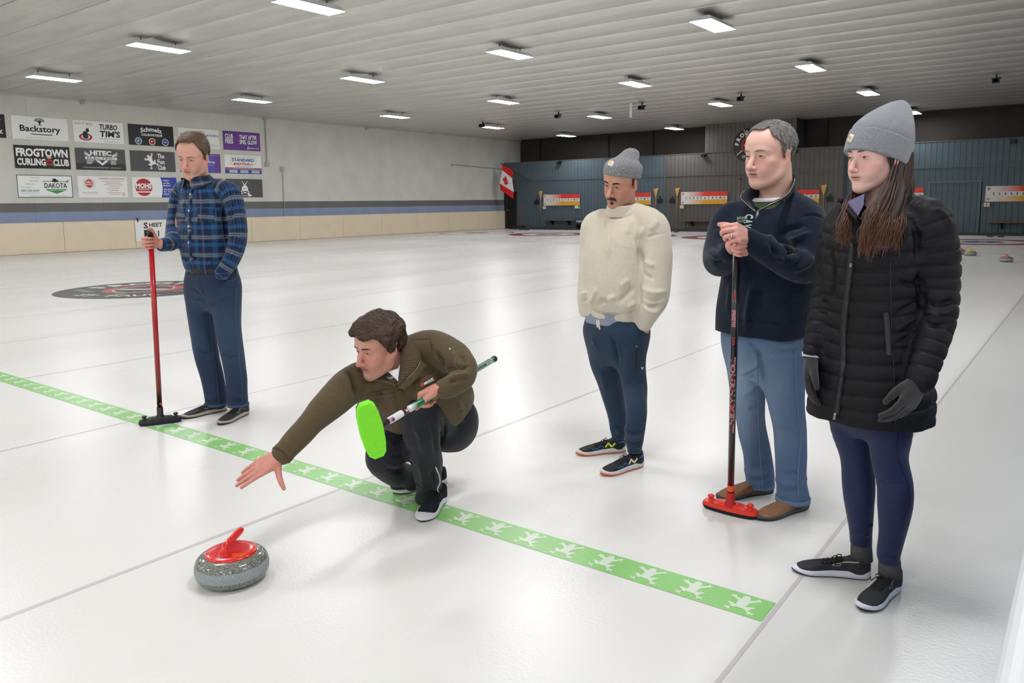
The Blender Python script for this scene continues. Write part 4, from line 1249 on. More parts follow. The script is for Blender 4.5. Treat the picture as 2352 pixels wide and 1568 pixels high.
# ================================================================== the man in the plaid shirt
def person_plaid():
    P = Pose(500, 945, 33); J = P.J; f, l = P.f, P.l
    # ---- head
    fa = radians(8); hf = unit((-HN*cos(fa)-HR*sin(fa))*cos(radians(20))-UP*sin(radians(20)))
    fr = Frame(J(445, 360, -.06), hf, UP, 1.14, roll=radians(-4))
    hs = head_shapes(fr, jaw=1.0, nose=1.0, lips=1.05, chin=1.1)
    neck_b = J(459, 432, -.02)
    hs.append(Tube([fr.w(0, -.022, -.045), neck_b, neck_b-UP*.06], [.058*1.14, .064, .085], .02))
    hd = skin_of(hs, .0022, 2)
    hc = head_colors(fr, hd.V, (216, 164, 143), stub=(150, 118, 106), stub_a=.25)
    # ---- the hand on the broom, the wrist in the pocket
    pole_t, pole_b = J(345, 529, -.27), gnd(369, 972)
    pd = unit(pole_t-pole_b)
    wr = J(370, 561, -.195)
    h1, tips1 = pole_grip(pole_t-pd*.082, pd, wr, EYE-pole_t, 1.12)
    a1 = skin_of(h1, .0024, 2)
    wl = J(508, 630, -.19)
    h2 = [Tube([J(512, 622, -.17), J(503, 635, -.135), J(498, 650, -.06)], [.028, .029, .025], .01)]
    a2 = skin_of(h2, .004, 2)
    core = skin_of([Loft([(J(470, 690, 0), .12, .08), (J(470, 560, 0), .13, .08), (J(462, 450, 0), .15, .07)], l, f, e=2), Tube([neck_b-UP*.06, J(462, 470, 0)], [.06, .07]), Tube([J(465, 450, 0), J(530, 445, -.09), J(546, 550, -.15), J(509, 626, -.185)], [.05, .04, .035, .028]), Tube([J(465, 450, 0), J(413, 448, .08), J(402, 536, -.02), J(376, 562, -.16)], [.045, .028, .026, .022])], .014, 1)
    sk = (216, 164, 143)
    V, Q, c = join_skins([(hd.V, hd.Q, hc), (a1.V, a1.Q, skin_colors_plain(a1.V, (214, 150, 132), tips=tips1)), (a2.V, a2.Q, skin_colors_plain(a2.V, sk)), (core.V, core.Q, skin_colors_plain(core.V, sk))])
    person = obj_np('person', V, Q, SKIN, None, True, c)
    tag(person, 'tall man in blue plaid flannel shirt and jeans leaning on a red broom', 'person')
    eyes(hd, fr, person, opening=.0026, gaze=(-.0005, -.001), iris=(60, 52, 44))
    brows(hd, fr, person, (142, 108, 84), z0=.0255, rise=.003, thick=.0036)
    # ---- hair: short, receding, side parted
    HM = mat('hair', (112, 90, 70), .5, attr='Col')
    table = [(0, .112), (22, .104), (34, .112), (48, .070), (62, .040), (74, -.004), (84, -.010), (90, .030), (112, .030), (124, -.035), (180, -.062)]
    hk, v = hair_cap(fr, person, table, .0095, HM, grow=[fr.ell((0, -.01, .088), (.062, .085, .052), .03)], streak=(26, 30, 190), amp=.0016, lumps=(22, .003))
    hair_object(hk, v, fr, (104, 82, 62), HM, person, 1500, lambda q: (-.9+2*q[0], -.25 if q[2] > .08 else .1, .25 if q[2] > .09 else -1.0), .034, .0016, mask=lambda q: True)
    # ---- shirt
    PL = plaid()
    torso = Loft([(J(487, 622, -.0), .172, .132), (J(481, 606, -.0), .185, .140), (J(476, 565, 0), .198, .145), (J(471, 510, 0), .200, .135), (J(468, 465, 0), .195, .118), (J(464, 440, 0), .165, .100), (J(460, 418, -.01), .085, .078), (J(457, 404, -.02), .066, .068)], l, f, .03, e=2.35)
    shl = Tube([J(500, 430, -.03), J(528, 441, -.09), J(541, 490, -.13), J(547, 545, -.15), J(534, 592, -.17), J(510, 627, -.19)], [.060, .066, .066, .063, .056, .044], .035)
    shr = Tube([J(430, 432, .04), J(413, 446, .08), J(405, 500, .05), J(401, 540, .0), J(392, 558, -.09), J(374, 562, -.175)], [.058, .064, .062, .060, .050, .040], .035)
    lo, hi = J(470, 500, 0)-1.2, J(470, 500, 0)+1.2
    S = [torso, shl, shr]
    # neck opening
    S.append(Tube([J(456, 380, -.03), J(455, 418, -.03)], [.075, .060], .01, 'sub'))
    S.append(Tube([J(452, 405, -.03), J(443, 432, -.17)], [.05, .012], .01, 'sub'))
    sh = skin_of(S, .0062, 2)
    uv = tube_uv(sh.V, [torso, shl, shr], J(470, 606, 0), l, f, UP)
    q = sh.V-P.g
    sh.drape((9, 9, 4), .004, 1)
    sh.folds([([(536, 470), (528, 500), (522, 530)], -.014, .012), ([(520, 452), (515, 480), (517, 520), (520, 560)], -.016, .012),
              ([(545, 535), (530, 548)], -.009, .010), ([(556, 545), (536, 562)], .008, .010), ([(552, 560), (530, 574)], -.008, .009), ([(545, 575), (522, 588)], .007, .010), ([(538, 592), (518, 602)], -.006, .008),
              ([(404, 455), (402, 500), (406, 530)], -.012, .010), ([(395, 535), (410, 552)], .008, .009), ([(388, 548), (402, 566)], -.008, .009), ([(376, 556), (386, 576)], .005, .008), ([(370, 556), (378, 580)], -.004, .007),
              ([(425, 600), (445, 592), (470, 602)], -.008, .010), ([(440, 604), (460, 596)], .006, .009), ([(500, 590), (480, 606)], .007, .010), ([(415, 580), (430, 600)], -.007, .010),
              ([(470, 445), (490, 440), (512, 446)], .005, .012), ([(415, 440), (430, 436)], .005, .012), ([(425, 455), (420, 500)], .005, .014), ([(500, 470), (495, 540)], .005, .02)])
    shirt = obj_np('shirt', sh.V, sh.Q, PL, person, True, uv=uv)
    # cuffs
    for tb, r0 in ((shl, .046), (shr, .043)):
        a, b = tb.p[-1], tb.p[-4]; d = unit(a-b)
        cf = skin_of([Tube([a-d*.055, a+d*.006], [r0+.004, r0+.001], .0, sub=1), ellipsoid(a+d*.062, .056, None, .004, 'sub')], .004, 1)
        dv = cf.V-a; uvc = np.stack([np.arctan2(dv@np.cross(d, UP), dv@UP)*r0, dv@d, np.zeros(len(dv))], 1)
        obj_np('cuff', cf.V, cf.Q, PL, shirt, True, uv=uvc)
    # collar, placket, pockets, buttons
    co = collar_mesh('collar', J(457, 416, -.035), l, f, unit(UP+f*.25), .070, .074, .034, .050, PL, shirt, open_deg=24, point=.030)
    a = co.data.attributes.new('cloth', 'FLOAT_VECTOR', 'POINT'); n_ = len(co.data.vertices)
    a.data.foreach_set('vector', np.array([[(i//8)*.012, (i % 8)*.012, 0] for i in range(n_)], np.float32).ravel())
    pk = ribbon_on(sh, [(442, 434), (438, 455), (436, 490), (435, 530), (436, 570), (441, 600)], .034, PL, shirt, 'placket', lift=.0035)
    a = pk.data.attributes.new('cloth', 'FLOAT_VECTOR', 'POINT'); n_ = len(pk.data.vertices)
    a.data.foreach_set('vector', np.array([[(i % 4)*.011, -.0115*(i//4), 0] for i in range(n_)], np.float32).ravel())
    WB = mat('button_white', (226, 220, 206), .35)
    for u, v in ((438.5, 446), (435, 484), (434, 520), (434.5, 557), (441.5, 594.5), (454, 429.5)): button(sh, u, v, .0062, WB, shirt)
    for quad in (((402, 474), (426, 475), (425, 505), (403, 503)), ((454, 474), (494, 476), (492, 512), (454, 508))):
        pp = patch_on(sh, quad, PL, shirt, 'pocket', .005)
        a = pp.data.attributes.new('cloth', 'FLOAT_VECTOR', 'POINT'); n_ = len(pp.data.vertices)
        a.data.foreach_set('vector', np.array([[(i//7)*.02+.03, (i % 7)*-.017+.02, 0] for i in range(n_)], np.float32).ravel())
    # ---- jeans
    rh, rt = gnd(521, 941), gnd(424, 961); lh, lt = gnd(570, 948), gnd(508, 975)
    rt = rh+unit(rt-rh)*.325; lt = lh+unit(lt-lh)*.325
    dr, dl = P.depth(rh+(rt-rh)*.22), P.depth(lh+(lt-lh)*.22)
    pel = Loft([(J(489, 712, -.0), .09, .07), (J(488, 680, 0), .168, .118), (J(488, 648, 0), .190, .136), (J(487, 611, 0), .176, .128)], l, f, .04, e=2.3)
    lr = Tube([J(462, 635, .05), J(458, 660, .06), J(460, 700, .06), J(464, 750, .05), J(474, 812, dr*.5), J(486, 860, dr*.8), J(495, 905, dr), J(497, 930, dr)], [.085, .096, .093, .088, .081, .078, .079, .077], .06)
    ll = Tube([J(514, 635, -.05), J(520, 660, -.06), J(522, 700, -.06), J(524, 750, -.06), J(534, 812, dl*.6), J(542, 860, dl*.9), J(546, 905, dl), J(547, 931, dl)], [.087, .098, .095, .090, .082, .074, .070, .070], .06)
    S = [pel, lr, ll, halfspace(J(487, 609.5, 0), UP, lo, hi), halfspace(J(498, 931, dr), -UP, J(498, 931, dr)-.12, J(498, 931, dr)+.12), halfspace(J(547, 933, dl), -UP, J(547, 933, dl)-.12, J(547, 933, dl)+.12)]
    jn = skin_of(S, .0062, 2)
    jn.drape((8, 8, 5), .0035, 4)
    jn.folds([([(452, 806), (470, 812), (490, 806)], -.010, .010), ([(455, 820), (475, 826), (498, 816)], .008, .010), ([(512, 812), (530, 820), (552, 818)], -.010, .010), ([(512, 830), (535, 838), (560, 832)], .007, .010), ([(515, 800), (540, 806)], .006, .010),
              ([(472, 905), (490, 914), (515, 904)], .008, .009), ([(474, 918), (495, 924), (518, 915)], -.007, .008), ([(526, 905), (548, 912), (566, 904)], .008, .009), ([(526, 920), (548, 924), (566, 918)], -.006, .008),
              ([(455, 640), (462, 660), (470, 680)], .007, .008), ([(440, 660), (460, 672)], -.006, .010), ([(440, 690), (470, 690)], .006, .012), ([(490, 690), (520, 680), (545, 672)], .006, .012), ([(484, 700), (510, 700)], -.007, .012),
              ([(500, 655), (530, 660), (546, 654)], -.004, .004), ([(435, 720), (460, 716)], -.005, .014), ([(505, 740), (540, 730)], -.005, .014)])
    cz = jn.V[:, 2]; fade = np.exp(-((cz-.62)/.20)**2)*.35+.2*np.exp(-((cz-.42)/.12)**2)
    base = np.array(lin((40, 55, 80))[:3]); lightc = np.array(lin((74, 96, 124))[:3])
    w = (fade*(.5+.5*noise(jn.V*np.array([6, 6, 3])))).clip(0, 1)[:, None]
    JM = denim('denim_dark', None, None)
    jeans = obj_np('jeans', jn.V, jn.Q, JM, person, True, base*(1-w)+lightc*w)
    ST = mat('seam_stitch', (70, 88, 112), .8)
    tube_on(jn, [(543, 660), (541, 720), (545, 780), (550, 830), (556, 880), (557, 925)], .0022, ST, jeans, 'seam')
    tube_on(jn, [(478, 690), (482, 740), (488, 800), (497, 860), (502, 925)], .0020, ST, jeans, 'seam')
    tube_on(jn, [(452, 632), (450, 650), (456, 668), (466, 678)], .0020, ST, jeans, 'fly')
    tube_on(jn, [(515, 640), (530, 645), (545, 638)], .0020, ST, jeans, 'pocket_seam')
    for u in (433, 473, 541): tube_on(jn, [(u, 611), (u+1, 630)], .006, JM if False else mat('belt_loop', (58, 74, 98), .9), jeans, 'belt_loop', .004)
    HEM = mat('denim_hem', (62, 80, 108), .9)
    for c_, d_, r_ in (((497, 928), dr, .0785), ((547, 930), dl, .0715)):
        p = J(*c_, d_); MB().lathe([(r_-.004, -.006), (r_+.0015, -.005), (r_+.002, .012), (r_-.002, .014)], p, 30).build('hem', HEM, jeans, True)
    # belt and buckle
    bc = J(487, 613.5, 0); V = []; F = []; n = 56
    e = 2.3
    for z in (-.019, -.018, .018, .019):
        for k in range(n):
            a = 2*pi*k/n; ca, sa = cos(a), sin(a); r = (abs(ca/.184)**e+abs(sa/.136)**e)**(-1/e) + (.003 if abs(z) < .0185 else -.002)
            V.append(J(487, 619, 0)+l*ca*r+f*sa*r+UP*z)
    for i in range(3):
        for k in range(n): F.append((i*n+k, i*n+(k+1) % n, (i+1)*n+(k+1) % n, (i+1)*n+k))
    belt = obj('belt', V, F, mat('leather_black', (15, 14, 13), .5), person, True)
    bk = Skin(np.array(V), np.array(F))
    tube_on(bk, [(447, 613), (456, 612), (456, 626), (447, 627), (444, 626), (444, 613), (447, 613)], .0026, mat('brass_pale', (196, 184, 150), .3, 1.0), belt, 'buckle', .003, sub=1)
    # ---- shoes
    UPM = mat('knit_black', (44, 41, 44), .8, var=.12, vscale=180, bump=.5, bscale=500); MID = mat('midsole_taupe', (178, 166, 152), .6); OUT = mat('outsole_dark', (52, 48, 46), .7)
    GR = mat('shoe_mark_grey', (120, 126, 134), .6); LC = mat('lace_black', (26, 25, 26), .8)
    for h_, t_, sd in ((rh, rt, 1), (lh, lt, -1)):
        ft = Foot(h_, t_, .104, sd)
        up, ssk = shoe(person, ft, UPM, MID, OUT, LC, sole_h=.030, heel_h=.036, collar=.10, label='dark grey running shoe with taupe sole')
        for s_ in (1, -1): side_patch(ssk, ft, up, [(.22, .05), (.40, .066), (.46, .045), (.60, .062)], s_, GR, w=.006)
    settle(person, P.g)
    # ---- the broom he leans on
    return pole_t, pole_b
P1_TOP, P1_BASE = person_plaid()
# ================================================================== the crouching man
def person_crouch():
    P = Pose(950, 1150, 40); J = P.J
    fa = radians(42); hf = unit((-HN*cos(fa)-HR*sin(fa))*cos(radians(14))-UP*sin(radians(14)))
    fr = Frame(J(873, 794, -.22), hf, UP, 1.10, roll=radians(-2))
    hs = head_shapes(fr, jaw=1.02, nose=1.0, lips=.98, chin=1.1, mouth=.0006)
    nb = J(912, 838, -.14)
    hs.append(Tube([fr.w(0, -.026, -.050), nb, J(935, 850, -.10)], [.062, .070, .075], .02))
    hd = skin_of(hs, .0022, 2)
    sk = (210, 152, 130)
    hc = head_colors(fr, hd.V, sk, flush=(206, 116, 104), lip=(176, 98, 92), stub=(140, 100, 86), stub_a=.35)
    # outstretched right hand, palm down
    W = J(642, 1047, -.56); K = J(597, 1073, -.60)
    D = unit(K-W); N = unit(-UP*.62+HN*.78); N = unit(N-D*(N@D)); T = np.cross(D, N); T = T if T@UP < 0 else -T
    h1, t1 = hand_shapes(W, D, N, T, 1.02, flex=((.05, .10, .05), (.10, .12, .08), (.14, .14, .08), (.2, .16, .1)), spread=(.02, .0, -.01, -.03), thumb=((.35, .85, .18), (.22, .92, .20), (.10, .95, .22)), arm=J(660, 1030, -.54), wrist_r=.029)
    a1 = skin_of(h1, .0024, 2)
    # left hand round the broom
    b0, b1 = J(853, 990, -.74), J(1137, 823, .15); bd = unit(b1-b0)
    tt = .60; gp = None
    best = min((abs((lambda p: (np.dot(p-EYE, CR)/np.dot(p-EYE, CF)*FPX+PCX))(b0+(b1-b0)*q/200)-992), q) for q in range(200))[1]/200
    gp = b0+(b1-b0)*best
    wl = J(1026, 889, P.depth(gp)-.02)
    h2, t2 = pole_grip(gp, -bd, wl, HN*.75-UP*.65, 1.05, flex=(1.1, 1.5, .6), thumb=((.55, .75, .20), (.5, .8, .35), (.4, .85, .4)))
    a2 = skin_of(h2, .0024, 2)
    wl2 = gp+unit(wl-gp)*.070
    # trunk: hips back right, chest forward left
    hip, chest, neck = J(1030, 950, .08), J(935, 885, -.06), J(915, 838, -.12)
    ax = unit(neck-hip)
    lf = unit(HR*.45-HN*.85); lf = unit(lf-ax*(lf@ax)); fw = unit(np.cross(lf, ax)); fw = fw if fw@(-UP) > 0 else -fw
    core = skin_of([Tube([hip, chest, neck], [.12, .12, .07]), Tube([J(925, 850, -.1), J(990, 804, -.12), J(1032, 818, -.18), J(1062, 840, -.27), J(1064, 862, -.33), J(1046, 880, -.37), wl2], [.05, .045, .035, .03, .026, .024, .022]), Tube([J(925, 850, -.1), J(840, 872, -.17), J(742, 943, -.37), J(650, 1041, -.55)], [.05, .045, .04, .028])], .014, 1)
    V, Q, c = join_skins([(hd.V, hd.Q, hc), (a1.V, a1.Q, skin_colors_plain(a1.V, (214, 150, 132), tips=t1)), (a2.V, a2.Q, skin_colors_plain(a2.V, (214, 152, 134), tips=t2)), (core.V, core.Q, skin_colors_plain(core.V, sk))])
    person = obj_np('person', V, Q, SKIN, None, True, c)
    tag(person, 'crouching man in olive brown wool jacket reaching one open hand towards the stone', 'person')
    eyes(hd, fr, person, opening=.0034, gaze=(-.0015, -.0008), iris=(66, 62, 52))
    brows(hd, fr, person, (84, 62, 48), z0=.0262, rise=.003, thick=.0040)
    HM = mat('hair', (112, 90, 70), .5, attr='Col')
    table = [(0, .078), (18, .070), (35, .076), (50, .060), (62, .030), (74, -.008), (84, -.012), (90, .026), (114, .028), (126, -.045), (180, -.065)]
    hk, v = hair_cap(fr, person, table, .017, HM, grow=[fr.ell((0, .020, .100), (.062, .075, .036), .02), fr.ell((-.03, .075, .080), (.035, .028, .022), .015)], streak=(60, 50, 120), amp=.003, lumps=(28, .009))
    hair_object(hk, v, fr, (76, 54, 40), HM, person, 2800, lambda q: (-.6+q[0]*4+.8*sin(q[2]*90), .9 if q[2] > .06 else .1, -.2 if q[2] > .06 else -.9), .034, .0015, wave=.5, lift=.0015)
    # ---- jacket
    JK = mat('wool_olive', (92, 79, 57), .95, var=.12, vscale=160, bump=.18, bscale=380, spec=.12, sheen=.18)
    trunk = Loft([(J(1034, 926, .08), .160, .130), (J(1016, 916, .05), .182, .150), (J(985, 905, .0), .200, .160), (J(948, 872, -.06), .198, .145), (J(925, 848, -.10), .150, .110), (J(908, 832, -.13), .085, .085)], lf, fw, .04, e=2.3)
    # far/right shoulder and reaching arm; near/left shoulder with the elbow drawn back
    ar = Tube([J(905, 850, -.12), J(840, 868, -.16), J(795, 895, -.25), J(742, 943, -.37), J(692, 996, -.47), J(650, 1041, -.55)], [.085, .088, .078, .064, .055, .045], .05)
    al = Tube([J(950, 812, -.12), J(990, 802, -.12), J(1032, 816, -.18), J(1063, 838, -.27), J(1066, 862, -.33), J(1046, 880, -.37), wl2], [.085, .090, .078, .062, .056, .050, .043], .04)
    skirt = Loft([(J(1052, 962, .08), .150, .13), (J(1038, 905, .08), .150, .14)], lf, fw, .03)
    lo, hi = J(900, 900, 0)-1.4, J(900, 900, 0)+1.4
    front = Tube([J(905, 868, -.15), J(905, 905, -.14), J(915, 940, -.10), J(960, 950, -.04)], [.10, .115, .105, .10], .05)
    S = [trunk, front, ar, al, Tube([J(884, 792, -.2), J(906, 838, -.16)], [.085, .066], .01, 'sub'), Tube([J(888, 842, -.22), J(905, 884, -.27)], [.045, .010], .01, 'sub')]
    jk = skin_of(S, .0060, 2); jk.drape((7, 7, 7), .0045, 12)
    jk.folds([([(800, 850), (812, 875), (815, 905)], -.014, .012), ([(785, 860), (800, 890), (805, 920)], .010, .012), ([(820, 830), (832, 860)], -.010, .012), ([(840, 900), (865, 880), (885, 870)], .008, .014), ([(845, 925), (870, 905), (900, 900)], -.010, .012), ([(760, 905), (775, 930)], .007, .010), ([(735, 925), (755, 955)], -.006, .010), ([(860, 940), (885, 915), (905, 910)], .010, .012), ([(875, 955), (900, 930)], -.008, .010),
              ([(1000, 810), (1015, 830), (1020, 850)], -.012, .012), ([(1040, 805), (1050, 830), (1052, 850)], .010, .010), ([(1060, 815), (1070, 835)], -.008, .008), ([(1025, 850), (1050, 845), (1080, 840)], -.016, .010), ([(1035, 868), (1060, 862), (1078, 858)], .010, .009), ([(1030, 878), (1050, 874)], -.008, .008), ([(985, 775), (990, 800), (992, 830)], -.006, .005), ([(948, 782), (970, 780), (990, 778)], -.004, .004), ([(960, 830), (985, 850)], .006, .014), ([(930, 905), (950, 925), (965, 945)], -.006, .012), ([(1040, 905), (1055, 930), (1062, 950)], .006, .012)])
    jacket = obj_np('jacket', jk.V, jk.Q, JK, person)
    # cuffs open on a dark lining
    d_ = unit(ar.p[-1]-ar.p[-5]); e_ = ar.p[-1]
    MB().lathe([(.046, -.012), (.047, .006), (.046, .012), (.040, .010), (.034, -.02)], e_, 26, d_).build('cuff', JK, jacket, True)
    # shirt collar: ribbed, opened to the right shoulder
    def strip(name, A, B, m, parent, th, k=6, out=None, bow=0.0):
        V = []; n = len(A)
        for i in range(n):
            for j in range(k):
                t = j/(k-1); V.append(A[i]*(1-t)+B[i]*t+(0 if out is None else out)*bow*sin(pi*t))
        F = [(i*k+j, i*k+j+1, (i+1)*k+j+1, (i+1)*k+j) for i in range(n-1) for j in range(k-1)]
        o = obj(name, V, F, m, parent, True); md = o.modifiers.new('thickness', 'SOLIDIFY'); md.thickness = th; md.offset = 0; return o
    def P_(lst): return catmull(np.array([J(*q) for q in lst]), np.ones(len(lst)), 8)[0]
    RB = mat('rib_olive', (82, 70, 51), .95, bump=.4, bscale=300)
    A = P_([(913, 884, -.275), (918, 850, -.265), (922, 815, -.235), (922, 785, -.19), (915, 768, -.12), (895, 770, -.07), (862, 790, -.06), (838, 815, -.10), (832, 838, -.17), (850, 862, -.235), (880, 872, -.265), (908, 884, -.27)])
    B = P_([(915, 888, -.275), (958, 845, -.255), (966, 812, -.215), (944, 782, -.17), (922, 764, -.11), (896, 764, -.05), (858, 782, -.04), (826, 805, -.08), (824, 846, -.17), (845, 868, -.245), (878, 878, -.272), (910, 887, -.274)])
    co = strip('collar', A, B, RB, jacket, .007, 6, unit(EYE-J(930, 830)), .008)
    ribs = MB()
    for i in range(4, 40, 1):
        if i < len(A): ribs.tube([A[i]*(1-t)+B[i]*t+unit(EYE-J(930, 830))*(.008*sin(pi*t)+.004) for t in (.04, .3, .6, .9)], .0026, 5)
    ribs.build('collar_ribbing', mat('rib_olive_light', (102, 88, 66), .95), jacket, True)
    MB().tube(B[3:12]+unit(EYE-B[6])*.006, .0022, 6).build('zip_teeth', mat('zip_metal', (176, 160, 134), .35, .9), jacket, True)
    # lapel flap under the collar
    strip('lapel', P_([(914, 890, -.28), (935, 868, -.272), (956, 848, -.26), (964, 826, -.24)]), P_([(930, 896, -.275), (950, 878, -.268), (968, 858, -.255), (976, 838, -.235)]), JK, jacket, .006, 4)
    # tee shirt
    tg = skin_of([Loft([(J(912, 872, -.14), .07, .065), (J(904, 850, -.15), .070, .070)], lf, fw, .01), ], .005, 2)
    ts = obj_np('tee_shirt', tg.V, tg.Q, mat('tee_white', (232, 232, 234), .85), person)
    tq = [J(890, 852, -.255), J(902, 850, -.262), J(914, 846, -.258), J(918, 836, -.25), J(919, 868, -.275), J(915, 876, -.278), J(901, 862, -.27)]
    obj('neckline', tq, [(0, 1, 2, 3, 4, 5, 6)], mat('tee_white', (232, 232, 234), .85), ts)
    # pockets, flap button, front button, name badge
    patch_on(jk, [(846, 904), (902, 890), (910, 910), (852, 920)], JK, jacket, 'pocket_flap', .014); button_at(*[(q[0]+q[1]*.013, q[1]) for q in [jk.hit(880.5, 911)]][0], .0085, mat('snap_dark', (88, 84, 80), .35, .7), jacket)
    patch_on(jk, [(852, 922), (910, 912), (916, 950), (880, 955)], JK, jacket, 'pocket', .008)
    button(jk, 918.5, 899, .0105, mat('snap_dark', (88, 84, 80), .35, .7), jacket)
    patch_on(jk, [(950, 880), (1005, 848), (1012, 865), (958, 898)], JK, jacket, 'pocket_flap', .014)
    bd_ = patch_on(jk, [(962, 886), (996, 866), (999, 873), (966, 889.5)], mat('badge_white', (236, 236, 236), .4), jacket, 'name_badge', .020)
    text_on(jk, 'Peter', [(981, 877.5), (989, 873), (988, 871), (980, 875.5)], mat('print_black', (30, 30, 30), .6), jacket, lift=.0225)
    text_on(jk, 'Leonard', [(980, 881), (993, 873.8), (992, 871.8), (979, 879)], mat('print_black', (30, 30, 30), .6), jacket, lift=.0225)
    p, n = jk.hit(970.5, 882.5); MB().lathe([(.0001, 0), (.009, 0)], p+unit(n)*.0225, 14, n).build('badge_mark', mat('mark_red', (170, 60, 48), .6), jacket)
    button(jk, 1035, 803, .004, mat('button_white', (226, 220, 206), .35), jacket, 'pin')
    # ---- trousers
    TR = mat('track_black', (21, 23, 31), .62, var=.08, vscale=60, bump=.2, bscale=500, spec=.35, sheen=.1)
    lt, lh = gnd(968, 1200), None; lh = lt+unit(HN*.93+HR*.22)*.30
    rt = gnd(903, 1134); rh = rt+unit(HR*.80+HN*.50)*.30
    dl, dr = P.depth(lh+(lt-lh)*.3), P.depth(rh+(rt-rh)*.3)
    kl = J(966, 950, -.22)
    legl = Tube([J(1038, 962, .10), J(1010, 955, .02), J(972, 952, -.17), J(968, 985, -.20), J(978, 1060, -.13), J(985, 1120, -.03), J(985, 1146, -.02)], [.125, .118, .092, .086, .072, .060, .066], .04)
    legr = Tube([J(1030, 965, .12), J(975, 985, .04), J(905, 1025, -.09), J(880, 1052, -.12), J(905, 1080, -.02), J(930, 1090, .08), J(945, 1100, .12)], [.13, .105, .094, .084, .070, .060, .055], .035)
    seat = ellipsoid(J(1032, 972, .12), (.14, .14, .13), None, .05)
    S = [legl, legr, seat, halfspace(J(985, 1150, -.02), -UP, J(985, 1150, -.02)-.1, J(985, 1150, -.02)+.1)]
    tr = skin_of(S, .0060, 2); tr.drape((7, 7, 6), .005, 9)
    tr.folds([([(890, 1075), (920, 1082), (945, 1062)], -.012, .010), ([(880, 1060), (915, 1066), (945, 1048)], .010, .010), ([(895, 1045), (925, 1042), (942, 1030)], -.008, .010), ([(870, 1030), (900, 1020), (938, 1000)], .008, .012), ([(880, 1000), (920, 990)], -.006, .012), ([(950, 975), (965, 1000), (972, 1040)], .009, .014), ([(985, 965), (1000, 1000), (1004, 1040)], -.010, .014), ([(1020, 960), (1022, 990), (1012, 1020)], -.012, .010), ([(1010, 970), (1016, 1000)], .009, .010), ([(965, 1060), (972, 1100), (975, 1130)], .007, .012), ([(990, 1080), (998, 1110)], -.006, .012), ([(955, 1120), (980, 1132), (1004, 1128)], -.009, .008), ([(955, 1108), (980, 1118)], .008, .008), ([(1040, 960), (1055, 975), (1058, 995)], -.007, .010)])
    trs = obj_np('trousers', tr.V, tr.Q, TR, person)
    tube_on(tr, [(1000, 1072), (1007, 1090), (1009, 1108), (1004, 1122), (1010, 1138)], .0030, mat('piping_white', (232, 234, 238), .5), trs, 'piping', .003)
    tube_on(tr, [(1017, 932), (1027, 943)], .0028, mat('piping_white', (232, 234, 238), .5), trs, 'pocket_zip', .002)
    patch_on(tr, [(1020, 964), (1062, 955), (1066, 966), (1018, 974)], mat('panel_charcoal', (52, 51, 54), .8), trs, 'panel', .003)
    # ---- shoes: the near one suede with white cupsole, the far one with a slippery toe coat
    SU = mat('suede_navy', (20, 23, 34), .95, var=.2, vscale=40, bump=.4, bscale=400); WH = mat('cupsole_white', (228, 228, 232), .5); OUT = mat('sole_black', (44, 44, 46), .7); LC = mat('lace_black', (26, 25, 26), .8); GN = mat('stripe_green', (34, 84, 64), .6)
    ft = Foot(lh, lt, .112, -1)
    up, ssk = shoe(person, ft, SU, WH, OUT, LC, sole_h=.036, heel_h=.036, collar=.09, label='navy suede shoe with white cup sole', toe_up=.004, out_h=.005)
    for q in (.38, .44, .50): side_patch(ssk, ft, up, [(q, .044), (q-.05, .066)], 1, GN, 'stripe', w=.012); side_patch(ssk, ft, up, [(q, .044), (q-.05, .066)], -1, GN, 'stripe', w=.012)
    ft = Foot(rh, rt, .108, 1)
    up, ssk = shoe(person, ft, SU, WH, OUT, LC, sole_h=.034, heel_h=.036, collar=.09, label='navy suede shoe with glossy black toe coat', toe_up=.004, out_h=.005)
    tcs = skin_of([Tube([ft.w(0, .60, .046), ft.w(.003, .76, .043), ft.w(.003, .90, .040)], np.array([.042, .050, .038])*1.08, .01), halfspace(ft.w(0, .62, 0), -ft.Y, lo, hi, .002), halfspace(ft.w(0, 0, .026), -ft.Z, lo, hi, .002)], .004, 1)
    obj_np('toe_coat', tcs.V, tcs.Q, mat('vinyl_black', (10, 10, 11), .12, spec=.6), up)
    settle(person, P.g)
    return b0, b1
P2_B0, P2_B1 = person_crouch()
# ================================================================== the man in the cream sweater
def knit(name, dark, light, scale=260, spread=.5, bump=.8):
    """speckled knit"""
    m = bpy.data.materials.new(name); m.use_nodes = True
    nt, b, tc = tc_nodes(m)
    n = nt.nodes.new('ShaderNodeTexNoise'); n.inputs['Scale'].default_value = scale; n.inputs['Detail'].default_value = 1
    nt.links.new(tc.outputs['Object'], n.inputs['Vector'])
    cr = nt.nodes.new('ShaderNodeValToRGB'); cr.color_ramp.elements[0].position = .5-spread*.3; cr.color_ramp.elements[1].position = .5+spread*.3
    cr.color_ramp.elements[0].color = lin(dark); cr.color_ramp.elements[1].color = lin(light)
    nt.links.new(n.outputs[0], cr.inputs[0]); nt.links.new(cr.outputs[0], b.inputs['Base Color'])
    b.inputs['Roughness'].default_value = .95; b.inputs['Sheen Weight'].default_value = .3; b.inputs['Specular IOR Level'].default_value = .1
    bp = nt.nodes.new('ShaderNodeBump'); bp.inputs['Strength'].default_value = bump; bp.inputs['Distance'].default_value = .004
    nt.links.new(n.outputs[0], bp.inputs['Height']); nt.links.new(bp.outputs[0], b.inputs['Normal'])
    return m
